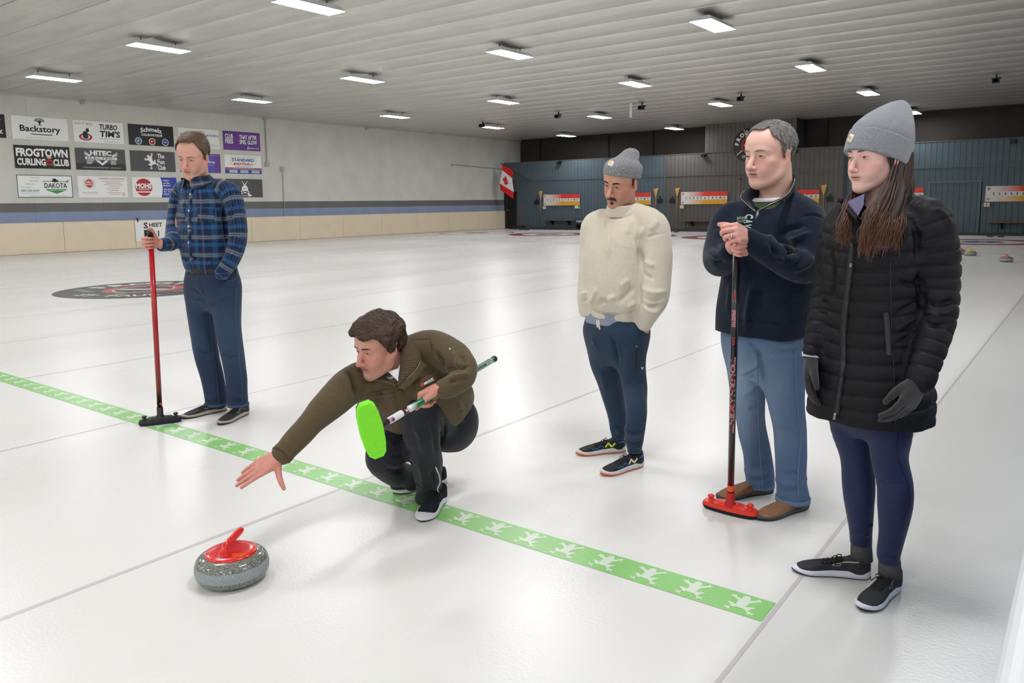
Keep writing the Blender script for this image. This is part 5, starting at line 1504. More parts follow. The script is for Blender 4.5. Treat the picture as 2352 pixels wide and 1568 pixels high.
def beanie(fr, person, m, stations, tilt, cuff, name='beanie', lab=None, extra=(), h=.0032, ribs=110, rib=.0005):
    """stations: (along, back shift, half width, half depth); tilt = backward lean of the crown; cuff = (height, thickness)"""
    ax = fr.F*(-sin(tilt))+fr.U*cos(tilt); ft = fr.F*cos(tilt)+fr.U*sin(tilt)
    def st(t, sh, a, b): return (stations[0][4]+ax*t*fr.s+ft*sh*fr.s, a*fr.s, b*fr.s)
    base = stations[0][4]
    S = [Loft([(base+ax*t*fr.s+ft*sh*fr.s, a*fr.s, b*fr.s) for t, sh, a, b, *_ in stations], fr.L, ft, .01, e=2.1, axis=ax)]
    S += list(extra)
    sk = skin_of(S, h, 3)
    q = sk.V-base; ang = np.arctan2(q@fr.L, q@ft)
    sk.push(rib*np.cos(ang*ribs/2)*np.clip(1.2-np.abs(sk.n()@ax)*1.6, 0, 1))
    o = obj_np(name, sk.V, sk.Q, m, person)
    if lab: o['label'] = lab
    cs = None
    if cuff:
        t0, t1, th = cuff
        sts = [s for s in stations]
        T = np.array([s[0] for s in stations]); A = np.array([s[2] for s in stations]); B = np.array([s[3] for s in stations]); Sh = np.array([s[1] for s in stations])
        tt = np.linspace(t0, t1, 5)
        C2 = [(base+ax*t*fr.s+ft*np.interp(t, T, Sh)*fr.s, (np.interp(t, T, A)+th)*fr.s, (np.interp(t, T, B)+th)*fr.s) for t in tt]
        ck = skin_of([Loft(C2, fr.L, ft, .0, e=2.1, axis=ax)], h, 3)
        q = ck.V-base; ang = np.arctan2(q@fr.L, q@ft); ck.push(rib*1.2*np.cos(ang*ribs/2)*np.clip(1.2-np.abs(ck.n()@ax)*1.6, 0, 1))
        obj_np('cuff', ck.V, ck.Q, m, o); cs = ck
    return o, sk, cs
def hat_label(sk, quad, o, sub=True):
    lb = patch_on(sk, quad, mat('label_white', (226, 222, 214), .7), o, 'label_patch', .006, 5)
    q = np.array(quad, float); c = q.mean(0)
    # orange wave mark
    pts = []
    for k in range(18):
        a = 2*pi*k/18; r = .30*(1+.18*cos(a*1+.8))
        e1 = (q[1]-q[0])*.5; e2 = (q[3]-q[0])*.5
        pts.append(c+e2*.22+e1*r*1.25*cos(a)+e2*r*1.2*sin(a))
    V = []
    for p in pts: h, n = sk.hit(*p); V.append(h+unit(n)*.0075)
    obj('print', V, [tuple(range(len(V)))], mat('mark_orange', (240, 160, 24), .6), o)
def person_cream():
    P = Pose(1420, 1050, 42); J = P.J; f, l = P.f, P.l
    fa = radians(44); hf = unit((-HN*cos(fa)-HR*sin(fa))*cos(radians(20))-UP*sin(radians(20)))
    fr = Frame(J(1428, 418, -.05), hf, UP, 1.05, roll=radians(-11))
    hs = head_shapes(fr, jaw=.98, nose=1.03, lips=.95, chin=1.15, cheek=.95, brow=1.1)
    nb = J(1434, 490, 0)
    hs.append(Tube([fr.w(0, -.022, -.045), nb], [.056, .062], .02))
    hd = skin_of(hs, .0020, 2)
    hc = head_colors(fr, hd.V, (202, 150, 124), flush=(196, 112, 94), lip=(164, 92, 82), stub=(128, 92, 76), stub_a=.25)
    w1 = skin_of([Tube([J(1486, 735, -.16), J(1480, 750, -.13), J(1474, 768, -.09)], [.030, .033, .030], .01)], .004, 2)
    core = skin_of([Loft([(J(1420, 800, 0), .11, .08), (J(1420, 650, 0), .13, .08), (J(1430, 530, 0), .14, .07)], l, f, e=2), Tube([nb, J(1430, 560, 0)], [.06, .07]), Tube([J(1430, 530, 0), J(1500, 520, -.13), J(1508, 640, -.2), J(1486, 735, -.16), J(1478, 755, -.12)], [.05, .04, .035, .03, .03])], .014, 1)
    sk = (202, 150, 124)
    V, Q, c = join_skins([(hd.V, hd.Q, hc), (w1.V, w1.Q, skin_colors_plain(w1.V, sk)), (core.V, core.Q, skin_colors_plain(core.V, sk))])
    person = obj_np('person', V, Q, SKIN, None, True, c)
    tag(person, 'man with a moustache in cream sweatshirt and navy joggers, hands in pockets', 'person')
    eyes(hd, fr, person, opening=.0030, gaze=(-.001, -.001), iris=(44, 32, 26))
    brows(hd, fr, person, (44, 34, 28), z0=.0265, rise=.005, thick=.0046)
    # moustache, soul patch, side stubble
    MM = mat('moustache', (64, 48, 38), .85, bump=.9, bscale=700)
    ms = skin_of([fr.tube([(0, .103, -.047), (.012, .1005, -.0500), (.021, .0955, -.0555), (.027, .0895, -.0625)], [.0080, .0084, .0074, .0050], .004),
                  fr.tube([(0, .103, -.047), (-.012, .1005, -.0500), (-.021, .0955, -.0555), (-.027, .0895, -.0625)], [.0080, .0084, .0074, .0050], .004)], .0018, 1)
    ms.push(noise(ms.V*np.array([420, 420, 160]))*.0012); obj_np('moustache', ms.V, ms.Q, MM, person)
    sp = skin_of([fr.ell((0, .097, -.0795), (.0075, .006, .0070), .003)], .0018, 1); sp.push(noise(sp.V*400)*.001); obj_np('soul_patch', sp.V, sp.Q, MM, person)
    HM = mat('hair', (112, 90, 70), .5, attr='Col')
    tbl = [(0, .2), (60, .2), (66, .045), (76, -.012), (86, -.012), (92, .02), (112, .02), (122, -.04), (180, -.055)]
    hk, v = hair_cap(fr, person, tbl, .0045, HM, streak=(160, 160, 160), amp=.001, lumps=(40, .001))
    hair_object(hk, v, fr, (66, 52, 44), HM, person, 0, None, 0, 0)
    # beanie
    KN = knit('knit_marl', (46, 48, 56), (176, 176, 176), 330, .7)
    base = fr.w(0, -.006, .032)
    st = [(0, 0, .083, .1085, base), (.03, 0, .0845, .1085), (.052, -.003, .083, .104), (.070, -.006, .073, .091), (.086, -.020, .055, .066), (.106, -.040, .046, .052), (.126, -.052, .036, .040), (.140, -.056, .014, .016)]
    hat, hsk, cs = beanie(fr, person, KN, st, .36, (-.002, .068, .0035), lab='grey marl knit beanie with small square label')
    hat_label(cs, [(1394, 379), (1405, 383), (1411, 371), (1401, 368)], hat)
    # ---- sweatshirt
    SW = mat('sweatshirt_cream', (214, 204, 186), .95, var=.03, vscale=60, bump=.25, bscale=500, spec=.1, sheen=.25)
    torso = Loft([(J(1412, 728, 0), .172, .135), (J(1414, 714, 0), .178, .140), (J(1417, 690, 0), .200, .160), (J(1419, 640, 0), .203, .160), (J(1422, 580, 0), .198, .150), (J(1427, 535, 0), .190, .128), (J(1430, 508, 0), .160, .108), (J(1431, 487, 0), .092, .088), (J(1429, 470, -.01), .074, .076)], l, f, .03, e=2.4)
    al = Tube([J(1465, 497, -.06), J(1499, 517, -.13), J(1511, 570, -.17), J(1510, 630, -.20), J(1506, 680, -.22), J(1493, 712, -.21), J(1481, 742, -.17)], [.062, .079, .074, .074, .071, .056, .040], .035)
    ar = Tube([J(1385, 505, .07), J(1364, 525, .12), J(1354, 580, .12), J(1349, 640, .09), J(1345, 685, .06), J(1344, 712, .04)], [.058, .070, .058, .052, .047, .036], .035)
    # high collar
    ctop, cbot = J(1426, 452, -.035), J(1430, 492, -.01)
    lo, hi = J(1420, 600, 0)-1.2, J(1420, 600, 0)+1.2
    S = [torso, al, ar, Tube([J(1426, 430, -.06), J(1429, 478, -.02)], [.070, .066], .004, 'sub', sub=1)]
    sw = skin_of(S, .0058, 2)
    sw.drape((6, 6, 3), .006, 2)
    sw.folds([([(1466, 535), (1468, 570), (1477, 620)], -.018, .012), ([(1480, 520), (1470, 550), (1468, 580)], .012, .014), ([(1510, 505), (1495, 530)], .008, .016), ([(1487, 545), (1500, 540), (1530, 536)], -.006, .006),
              ([(1478, 625), (1500, 640)], -.010, .010), ([(1480, 600), (1505, 612)], .008, .012), ([(1475, 660), (1500, 672), (1530, 668)], .009, .012), ([(1472, 690), (1495, 704), (1520, 700)], -.012, .009), ([(1480, 705), (1500, 716), (1515, 712)], .008, .009), ([(1475, 680), (1500, 690), (1528, 684)], -.006, .010),
              ([(1355, 700), (1365, 680), (1370, 660)], .010, .012), ([(1372, 705), (1385, 690), (1400, 700)], -.010, .012), ([(1395, 690), (1415, 680)], .008, .014), ([(1420, 695), (1440, 675), (1455, 660)], -.009, .014), ([(1425, 660), (1445, 640)], .007, .016), ([(1440, 705), (1460, 695)], .008, .012),
              ([(1395, 500), (1400, 540), (1398, 600)], .006, .018), ([(1450, 500), (1440, 540)], .006, .018), ([(1335, 690), (1348, 686)], -.008, .008), ([(1333, 676), (1350, 672)], .006, .009), ([(1390, 492), (1410, 500), (1440, 496), (1465, 480)], -.006, .006),
              ([(1353, 703), (1370, 716), (1410, 722), (1450, 718), (1466, 708)], -.009, .006)])
    sweat = obj_np('sweatshirt', sw.V, sw.Q, SW, person)
    cu_ = unit(ctop-cbot); V = []; F = []; n = 48
    prof = [(-.004, .088), (.010, .087), (.030, .084), (.055, .082), (.066, .081), (.070, .077), (.066, .073), (.040, .072), (.005, .070)]
    for (h_, r_) in prof:
        for k in range(n):
            a = 2*pi*k/n; fb = cos(a)
            V.append(cbot-cu_*.012+f*cos(a)*r_*1.04+l*sin(a)*r_+cu_*(h_*(1.0-.24*fb)+(.003*sin(3*a) if h_ > .03 else 0)))
    for i in range(len(prof)-1):
        for k in range(n): F.append((i*n+k, i*n+(k+1) % n, (i+1)*n+(k+1) % n, (i+1)*n+k))
    obj('collar', V, F, SW, sweat, True)
    text_on(sw, 'ESSENTIALS', [(1411, 566), (1453, 570), (1453, 563), (1411, 559)], mat('flock_cream', (230, 222, 206), .9), sweat, bold=.01)
    text_on(sw, 'FEAR OF GOD', [(1426, 573), (1445, 575), (1445, 572), (1426, 570)], mat('flock_cream', (230, 222, 206), .9), sweat)
    # tee shirt hem
    tee = skin_of([Loft([(J(1411, 743, 0), .166, .130), (J(1412, 715, 0), .168, .132)], l, f, .01, e=2.4)], .006, 1)
    tee.drape((12, 12, 8), .002, 3)
    t_ = obj_np('tee_shirt', tee.V, tee.Q, mat('tee_grey', (142, 148, 164), .9, var=.1, vscale=300), person)
    patch_on(tee, [(1448, 729), (1456, 728), (1456, 722), (1448, 723)], mat('tee_tag', (222, 200, 200), .8), t_, 'tag')
    # ---- joggers
    rh, rt = gnd(1437, 1036), gnd(1341, 1044); lh, lt = gnd(1477, 1068), gnd(1405, 1087)
    rt = rh+unit(rt-rh)*.30; lt = lh+unit(lt-lh)*.30
    dr, dl = P.depth(rh+(rt-rh)*.25), P.depth(lh+(lt-lh)*.25)
    pel = Loft([(J(1416, 832, 0), .08, .07), (J(1416, 790, 0), .160, .122), (J(1415, 758, 0), .186, .138), (J(1413, 728, 0), .165, .126)], l, f, .04, e=2.3)
    rr = Tube([J(1390, 748, .06), J(1385, 780, .08), J(1388, 830, .08), J(1404, 890, .08), J(1417, 950, dr), J(1421, 985, dr), J(1420, 1008, dr)], [.085, .093, .081, .069, .058, .053, .040], .06)
    ll = Tube([J(1444, 748, -.06), J(1448, 780, -.07), J(1451, 830, -.08), J(1458, 885, -.08), J(1462, 945, dl), J(1457, 1000, dl), J(1458, 1036, dl)], [.087, .095, .082, .069, .060, .053, .039], .06)
    S = [pel, rr, ll, halfspace(J(1420, 1010, dr), -UP, J(1420, 1010, dr)-.1, J(1420, 1010, dr)+.1), halfspace(J(1458, 1040, dl), -UP, J(1458, 1040, dl)-.1, J(1458, 1040, dl)+.1)]
    jg = skin_of(S, .0058, 2); jg.drape((7, 7, 4), .004, 5)
    jg.folds([([(1402, 985), (1420, 992), (1436, 984)], .009, .008), ([(1400, 972), (1420, 980), (1437, 970)], -.008, .008), ([(1403, 998), (1420, 1004), (1436, 996)], -.006, .006),
              ([(1438, 985), (1458, 996), (1480, 985)], -.010, .008), ([(1438, 998), (1458, 1008), (1478, 998)], .009, .008), ([(1438, 1010), (1458, 1019), (1476, 1010)], -.008, .007), ([(1440, 1022), (1458, 1028), (1474, 1022)], .007, .006),
              ([(1405, 775), (1412, 800), (1420, 840)], -.012, .012), ([(1360, 770), (1370, 800)], .006, .014), ([(1440, 800), (1446, 860)], .006, .018), ([(1380, 850), (1392, 900)], .006, .016), ([(1470, 880), (1478, 930)], .005, .014)])
    jog = obj_np('joggers', jg.V, jg.Q, mat('jersey_navy', (46, 62, 82), .85, var=.05, vscale=200, bump=.15, bscale=600, spec=.2, sheen=.1), person)
    ribbon_on(jg, [(1461, 794), (1461, 820), (1460, 847)], .010, mat('zip_black', (16, 17, 20), .5), jog, 'zip')
    button(jg, 1461, 795, .006, mat('zip_pull', (130, 132, 134), .4, .8), jog, 'zip_pull')
    text_on(jg, 'V', [(1471, 849), (1478, 849), (1478, 842), (1471, 842)], mat('print_white', (226, 230, 236), .7), jog, bold=.05)
    DR = mat('drawstring', (222, 218, 210), .8)
    tube_on(jg, [(1374, 728), (1373, 742), (1374, 752)], .0045, DR, jog, 'drawstring', .005); tube_on(jg, [(1377, 728), (1377, 744), (1379, 757)], .0045, DR, jog, 'drawstring', .005)
    tube_on(jg, [(1492, 742), (1488, 752), (1483, 757)], .003, mat('pocket_edge', (26, 38, 56), .8), jog, 'pocket_edge')
    # ---- running shoes
    UPM = mat('mesh_black', (26, 26, 30), .75, var=.15, vscale=260, bump=.6, bscale=600); MID = mat('midsole_white', (214, 212, 208), .6, var=.08, vscale=40); OUT = mat('outsole_orange', (226, 92, 62), .6)
    LC = mat('lace_dark', (40, 40, 42), .8); NB = mat('mark_yellow', (206, 226, 70), .5); NB2 = mat('mark_pale', (222, 226, 190), .5); BL = mat('mark_blue', (38, 118, 190), .5)
    for h_, t_, sd, mk in ((rh, rt, 1, NB), (lh, lt, -1, NB2)):
        ft = Foot(h_, t_, .100, sd)
        up, ssk = shoe(person, ft, UPM, MID, OUT, LC, sole_h=.032, heel_h=.040, collar=.098, label='black running shoe with white midsole and orange outsole', toe_up=.014)
        for s_ in (1, -1):
            side_patch(ssk, ft, up, [(.44, .042), (.38, .064)], s_, mk, w=.009); side_patch(ssk, ft, up, [(.38, .064), (.31, .042)], s_, mk, w=.011); side_patch(ssk, ft, up, [(.31, .042), (.25, .064)], s_, mk, w=.009)
            side_patch(ssk, ft, up, [(.47, .040), (.54, .052), (.60, .040), (.72, .040)], s_, BL, w=.004)
            side_patch(ssk, ft, up, [(.05, .062), (.12, .070), (.2, .066)], s_, BL, w=.006)
    settle(person, P.g)
person_cream()
# ================================================================== the man in the dark fleece
def person_fleece():
    P = Pose(1755, 1160, 48); J = P.J; f, l = P.f, P.l
    fa = radians(59); hf = unit((-HN*cos(fa)-HR*sin(fa))*cos(radians(8))-UP*sin(radians(8)))
    fr = Frame(J(1769, 357, -.02), hf, UP, 1.15, roll=radians(-2))
    hs = head_shapes(fr, jaw=1.10, nose=1.0, lips=1.0, chin=1.1, cheek=1.08, mouth=.0008)
    nb = J(1783, 450, .02)
    hs.append(Tube([fr.w(0, -.022, -.045), nb, nb-UP*.05], [.064*1.12, .074, .09], .02))
    hs.append(fr.ell((0, .03, -.098), (.045, .045, .022), .02))
    hd = skin_of(hs, .0023, 2)
    sk = (232, 186, 168)
    hc = head_colors(fr, hd.V, sk, flush=(212, 128, 118), lip=(178, 108, 100), stub=(178, 130, 122), stub_a=.2)
    # broom and hands
    top, base = J(1692, 560, -.36), gnd(1677, 1176); pd = unit(top-base)
    wl, wr = J(1722, 552, -.37), J(1672, 580, -.25)
    # lower hand closed round the top of the pole, upper hand laid over it
    h1, t1 = pole_grip(top-pd*.005, pd, wr, EYE-top, 1.08, flex=(1.3, 1.6, .7), gap=.055, thumb=((.65, .25, .45), (.8, -.1, .5), (.85, -.3, .5)))
    a1 = skin_of(h1, .0025, 2)
    W = J(1721, 549, -.365); K = J(1695, 534, -.425)
    D = unit(K-W); N = unit(-pd*.45-HR*.55+HN*.7); N = unit(N-D*(N@D)); T = np.cross(D, N); T = T if T@UP > 0 else -T
    h2, t2 = hand_shapes(W, D, N, T, 1.08, flex=((.95, 1.5, .7), (1.0, 1.5, .7), (1.05, 1.5, .7), (1.1, 1.45, .7)), spread=(.05, .01, -.03, -.08), thumb=((.75, .45, .45), (.9, .25, .4), (.9, .0, .6)), arm=wl)
    a2 = skin_of(h2, .0025, 2)
    core = skin_of([Loft([(J(1765, 850, 0), .14, .10), (J(1765, 650, 0), .15, .10), (J(1775, 500, 0), .16, .08)], l, f, e=2), Tube([nb-UP*.05, J(1770, 540, 0)], [.07, .08]), Tube([J(1775, 510, 0), J(1853, 507, -.14), J(1848, 605, -.28), J(1722, 552, -.37)], [.05, .05, .04, .028]), Tube([J(1775, 510, 0), J(1678, 510, .13), J(1652, 590, -.02), J(1672, 580, -.24)], [.05, .05, .04, .028])], .014, 1)
    hk_ = (228, 172, 158)
    V, Q, c = join_skins([(hd.V, hd.Q, hc), (a1.V, a1.Q, skin_colors_plain(a1.V, hk_, tips=t1)), (a2.V, a2.Q, skin_colors_plain(a2.V, hk_, tips=t2)), (core.V, core.Q, skin_colors_plain(core.V, sk))])
    person = obj_np('person', V, Q, SKIN, None, True, c)
    tag(person, 'grey-haired man in dark navy fleece and jeans with hands on a black broom', 'person')
    eyes(hd, fr, person, opening=.0026, gaze=(-.0005, -.001), iris=(58, 62, 62))
    brows(hd, fr, person, (150, 118, 98), z0=.0260, rise=.004, thick=.0034)
    # ring on the upper hand
    fp = h2[1+4+1+2].p if hasattr(h2[8], 'p') else None
    rg = h2[6+2]; p0, p1 = rg.p[1], rg.p[2]
    MB().lathe([(.0115, -.003), (.0125, -.002), (.0125, .002), (.0115, .003)], (p0+p1)/2, 20, p1-p0).build('ring', mat('silver', (214, 214, 218), .2, 1.0), person, True)
    HM = mat('hair', (112, 90, 70), .5, attr='Col')
    table = [(0, .106), (20, .104), (34, .112), (46, .076), (60, .058), (70, .020), (80, -.018), (88, -.010), (92, .028), (114, .030), (126, -.040), (150, -.055), (180, -.060)]
    hk, v = hair_cap(fr, person, table, .0085, HM, streak=(150, 150, 150), amp=.0018, lumps=(50, .0015))
    q = fr.loc(hk.V); w = np.clip((noise(q*np.array([130, 130, 60]))*.8+.45), 0, 1)[:, None]
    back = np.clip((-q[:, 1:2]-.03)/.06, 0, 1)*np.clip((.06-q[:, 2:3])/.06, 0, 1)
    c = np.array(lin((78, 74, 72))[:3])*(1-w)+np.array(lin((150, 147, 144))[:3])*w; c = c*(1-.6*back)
    b = np.array(lin((124, 120, 117))[:3])
    Vs, Qs, Cs = strands(hk, fr, 2600, lambda q: (q[0]*6, .5 if q[2] > .07 else .15, .2 if q[2] > .1 else -.9), .016, .0011, b, wave=.35, lift=.001)
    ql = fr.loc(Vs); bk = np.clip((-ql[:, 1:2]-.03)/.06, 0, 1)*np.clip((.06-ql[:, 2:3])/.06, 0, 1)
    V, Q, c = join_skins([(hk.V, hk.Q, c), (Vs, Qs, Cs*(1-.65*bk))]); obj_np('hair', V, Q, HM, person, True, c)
    # ---- fleece
    FL = mat('fleece_navy', (22, 31, 46), .95, var=.12, vscale=45, bump=.15, bscale=420, spec=.15, sheen=.12)
    torso = Loft([(J(1756, 770, 0), .226, .190), (J(1758, 735, 0), .226, .190), (J(1762, 690, 0), .224, .186), (J(1768, 620, 0), .222, .178), (J(1773, 560, 0), .222, .162), (J(1776, 515, 0), .215, .138), (J(1779, 485, .01), .170, .112), (J(1783, 462, .02), .098, .090), (J(1785, 445, .02), .080, .080)], l, f, .03, e=2.35)
    al = Tube([J(1822, 478, -.06), J(1853, 505, -.14), J(1862, 560, -.22), J(1848, 610, -.28), J(1802, 598, -.34), J(1755, 572, -.37), J(1722, 552, -.375)], [.070, .085, .078, .075, .066, .056, .043], .04)
    ar = Tube([J(1720, 488, .08), J(1678, 508, .13), J(1657, 555, .08), J(1652, 594, -.02), J(1662, 596, -.14), J(1674, 579, -.24)], [.068, .084, .076, .072, .060, .045], .04)
    lo, hi = J(1760, 600, 0)-1.3, J(1760, 600, 0)+1.3
    S = [torso, al, ar]
    # open quarter zip: neck hole and the V in front
    S += [Tube([J(1780, 410, .0), J(1780, 462, -.01)], [.082, .074], .01, 'sub'), Tube([J(1765, 445, -.06), J(1752, 470, -.16), J(1739, 487, -.24)], [.055, .035, .006], .008, 'sub'),
          halfspace(J(1757, 766, 0), -UP*.97+HR*.10, lo, hi, .008)]
    fl = skin_of(S, .0062, 2)
    fl.drape((5, 5, 3), .006, 6)
    fl.folds([([(1800, 560), (1820, 572), (1850, 560)], -.016, .012), ([(1805, 545), (1830, 552), (1862, 535)], .014, .013), ([(1808, 585), (1825, 575), (1838, 560)], -.014, .010), ([(1815, 600), (1830, 590)], .010, .010), ([(1790, 540), (1815, 525), (1850, 520)], -.010, .014), ([(1820, 620), (1845, 610), (1870, 590)], .010, .014), ([(1780, 590), (1800, 600)], .008, .012), ([(1770, 565), (1785, 590)], -.008, .010), ([(1755, 560), (1768, 580)], .006, .010),
              ([(1840, 500), (1865, 492), (1890, 500)], -.007, .006), ([(1640, 560), (1655, 570)], -.010, .010), ([(1630, 580), (1650, 590)], .010, .010), ([(1640, 605), (1660, 600)], -.009, .010), ([(1645, 530), (1660, 545)], .008, .012),
              ([(1780, 500), (1765, 560)], .007, .018), ([(1810, 500), (1790, 560)], -.006, .018), ([(1700, 500), (1690, 540)], -.006, .014), ([(1730, 650), (1720, 700), (1714, 755)], .010, .014), ([(1750, 660), (1745, 720)], -.008, .02), ([(1680, 650), (1672, 720)], .006, .02), ([(1810, 670), (1815, 740)], -.006, .03),
              ([(1656, 733), (1715, 737), (1780, 745), (1850, 750)], -.005, .005)])
    fleece = obj_np('fleece', fl.V, fl.Q, FL, person)
    # stand collar folded open, zip tape, puller
    def strip(name, pts, m, parent, thick=.006):
        n = len(pts); V = []; F = []
        for a, b in pts: V += [a, b]
        o = obj(name, V, [(2*i, 2*i+1, 2*i+3, 2*i+2) for i in range(n-1)], m, parent, True)
        md = o.modifiers.new('thickness', 'SOLIDIFY'); md.thickness = thick; md.offset = 0
        return o
    lowp = [(1739, 488, -.23), (1752, 474, -.225), (1776, 465, -.20), (1800, 458, -.13), (1822, 448, -.03), (1828, 438, .06), (1812, 430, .12), (1785, 430, .14), (1755, 440, .10), (1735, 452, .02), (1722, 466, -.06), (1728, 478, -.16), (1738, 488, -.225)]
    topp = [(1742, 484, -.24), (1768, 470, -.25), (1792, 458, -.235), (1814, 440, -.15), (1826, 414, -.04), (1824, 400, .05), (1812, 394, .11), (1788, 398, .13), (1752, 412, .10), (1724, 430, .02), (1702, 450, -.06), (1718, 470, -.15), (1736, 485, -.235)]
    A, _ = catmull(np.array([J(*q) for q in lowp]), np.ones(len(lowp)), 5); B, _ = catmull(np.array([J(*q) for q in topp]), np.ones(len(topp)), 5)
    strip('collar', list(zip(A, B)), FL, fleece, .009)
    ZP = mat('zip_metal', (176, 160, 134), .35, .9)
    MB().tube(B[:22]+f*.004, .0020, 6).build('zip_teeth', ZP, fleece, True); MB().tube(B[-14:]+f*.004, .0020, 6).build('zip_teeth', ZP, fleece, True)
    MB().tube([J(1741, 484, -.25), J(1740, 492, -.255), J(1737, 502, -.258)], [.004, .006, .0055], 8).build('zip_pull', mat('zip_pull', (130, 132, 134), .4, .8), fleece, True)
    # shirt layers in the opening
    tg = skin_of([Loft([(J(1766, 520, .02), .09, .07), (J(1772, 484, -.005), .092, .084), (J(1778, 460, 0), .083, .088)], l, f, .01, e=2.1, axis=UP)], .005, 2)
    t_ = obj_np('tee_shirt', tg.V, tg.Q, mat('tee_green', (84, 104, 62), .9), person)
    nr = []
    for k in range(41):
        a = 2*pi*k/40; nr.append(J(1778, 454, -.005)+l*.084*sin(a)+f*.090*cos(a)+UP*(-.010*cos(a)))
    V = []; F = []
    for q in nr:
        for dz, dr in ((-.008, .004), (-.006, .007), (.006, .005), (.008, -.001)):
            V.append(q+UP*dz+unit(q-J(1778, 454, -.005))*dr)
    for i in range(40):
        for j in range(3): F.append((i*4+j, i*4+j+1, i*4+5+j, i*4+4+j))
    obj('neckband', V, F, mat('tee_white', (232, 232, 234), .85), t_, True)
    # lettering on the chest (mostly behind the hands)
    LT = mat('print_mint', (186, 204, 192), .8)
    for ch, (u0, v0, u1, v1) in zip('CAV', ((1713, 492, 1732, 502), (1711, 504, 1730, 513), (1710, 514, 1727, 524))):
        text_on(fl, ch, [(u0, v0), (u0-2, v1), (u1-2, v1+1), (u1, v0+1)], LT, fleece, bold=.05)
    text_on(fl, 'PORTLAND', [(1693, 505), (1713, 503), (1713, 497), (1694, 499)], LT, fleece)
    text_on(fl, 'STATE', [(1692, 512), (1711, 510), (1711, 505), (1693, 507)], LT, fleece)
    # ---- jeans
    rh, rt = gnd(1776, 1128), gnd(1646, 1148); lh, lt = gnd(1855, 1163), gnd(1742, 1194)
    rt = rh+unit(rt-rh)*.325; lt = lh+unit(lt-lh)*.325
    dr, dl = P.depth(rh+(rt-rh)*.25), P.depth(lh+(lt-lh)*.25)
    pel = Loft([(J(1752, 868, 0), .08, .07), (J(1757, 820, 0), .165, .140), (J(1760, 770, 0), .200, .168), (J(1762, 735, 0), .195, .160)], l, f, .04, e=2.3)
    rr = Tube([J(1716, 762, .07), J(1709, 800, .09), J(1712, 850, .09), J(1718, 920, .07), J(1727, 985, dr*.8), J(1738, 1040, dr), J(1743, 1085, dr), J(1746, 1115, dr)], [.092, .100, .088, .076, .066, .063, .067, .065], .06)
    ll = Tube([J(1790, 762, -.07), J(1792, 800, -.08), J(1796, 850, -.08), J(1806, 920, -.08), J(1814, 985, dl*.7), J(1817, 1040, dl), J(1818, 1095, dl), J(1821, 1146, dl)], [.100, .107, .099, .082, .075, .073, .071, .075], .06)
    S = [pel, rr, ll, halfspace(J(1746, 1116, dr), -UP, J(1746, 1116, dr)-.12, J(1746, 1116, dr)+.12), halfspace(J(1821, 1150, dl), -UP, J(1821, 1150, dl)-.12, J(1821, 1150, dl)+.12)]
    jn = skin_of(S, .0058, 2); jn.drape((7, 7, 4), .004, 8)
    jn.folds([([(1712, 1060), (1740, 1072), (1770, 1058)], -.009, .010), ([(1710, 1078), (1740, 1090), (1772, 1078)], .009, .010), ([(1712, 1095), (1742, 1104), (1774, 1092)], -.007, .008), ([(1780, 1100), (1815, 1112), (1855, 1098)], .009, .010), ([(1782, 1118), (1815, 1128), (1856, 1114)], -.008, .010), ([(1785, 1080), (1815, 1090), (1850, 1078)], -.006, .012),
              ([(1700, 860), (1730, 845), (1745, 835)], .006, .008), ([(1700, 885), (1735, 865)], -.006, .010), ([(1702, 910), (1740, 885)], .006, .010), ([(1770, 800), (1810, 810), (1840, 800)], -.006, .010), ([(1765, 815), (1800, 828)], .006, .012), ([(1740, 800), (1748, 840), (1756, 890)], -.012, .010), ([(1720, 940), (1750, 930)], -.006, .010), ([(1722, 960), (1756, 952)], .006, .010), ([(1785, 970), (1830, 975)], .005, .012), ([(1782, 985), (1840, 992)], -.006, .012), ([(1722, 790), (1730, 800), (1738, 815)], .008, .008)])
    qz = jn.V[:, 2]; fz = np.exp(-((qz-.62)/.16)**2)*.55+.35*np.exp(-((qz-.40)/.12)**2)
    frontness = np.clip(jn.n()@unit(f+P.l*.3), 0, 1)
    w = (fz*frontness*(.75+.6*noise(jn.V*np.array([7, 7, 3])))).clip(0, 1)[:, None]
    jeans = obj_np('jeans', jn.V, jn.Q, denim('denim_dark', None, None), person, True, np.array(lin((84, 107, 138))[:3])*(1-w)+np.array(lin((152, 174, 196))[:3])*w)
    ST = mat('seam_blue', (104, 126, 154), .8)
    tube_on(jn, [(1738, 812), (1741, 880), (1742, 950), (1744, 1020), (1750, 1090), (1752, 1114)], .0022, ST, jeans, 'seam')
    tube_on(jn, [(1826, 800), (1828, 880), (1834, 960), (1838, 1020), (1832, 1100), (1834, 1140)], .0022, ST, jeans, 'seam')
    HEM = mat('hem_blue', (100, 124, 152), .9)
    for c_, d_, r_ in (((1746, 1114), dr, .0665), ((1821, 1147), dl, .0765)):
        MB().lathe([(r_-.004, -.006), (r_+.0015, -.005), (r_+.002, .014), (r_-.002, .016)], J(*c_, d_), 30).build('hem', HEM, jeans, True)
    # ---- slip-on shoes
    UPM = mat('suede_brown', (142, 104, 70), .85, var=.16, vscale=30, bump=.35, bscale=300); MID = mat('sole_grey', (74, 74, 76), .7); OUT = mat('sole_black', (44, 44, 46), .7)
    SE = mat('suede_dark', (104, 74, 48), .9)
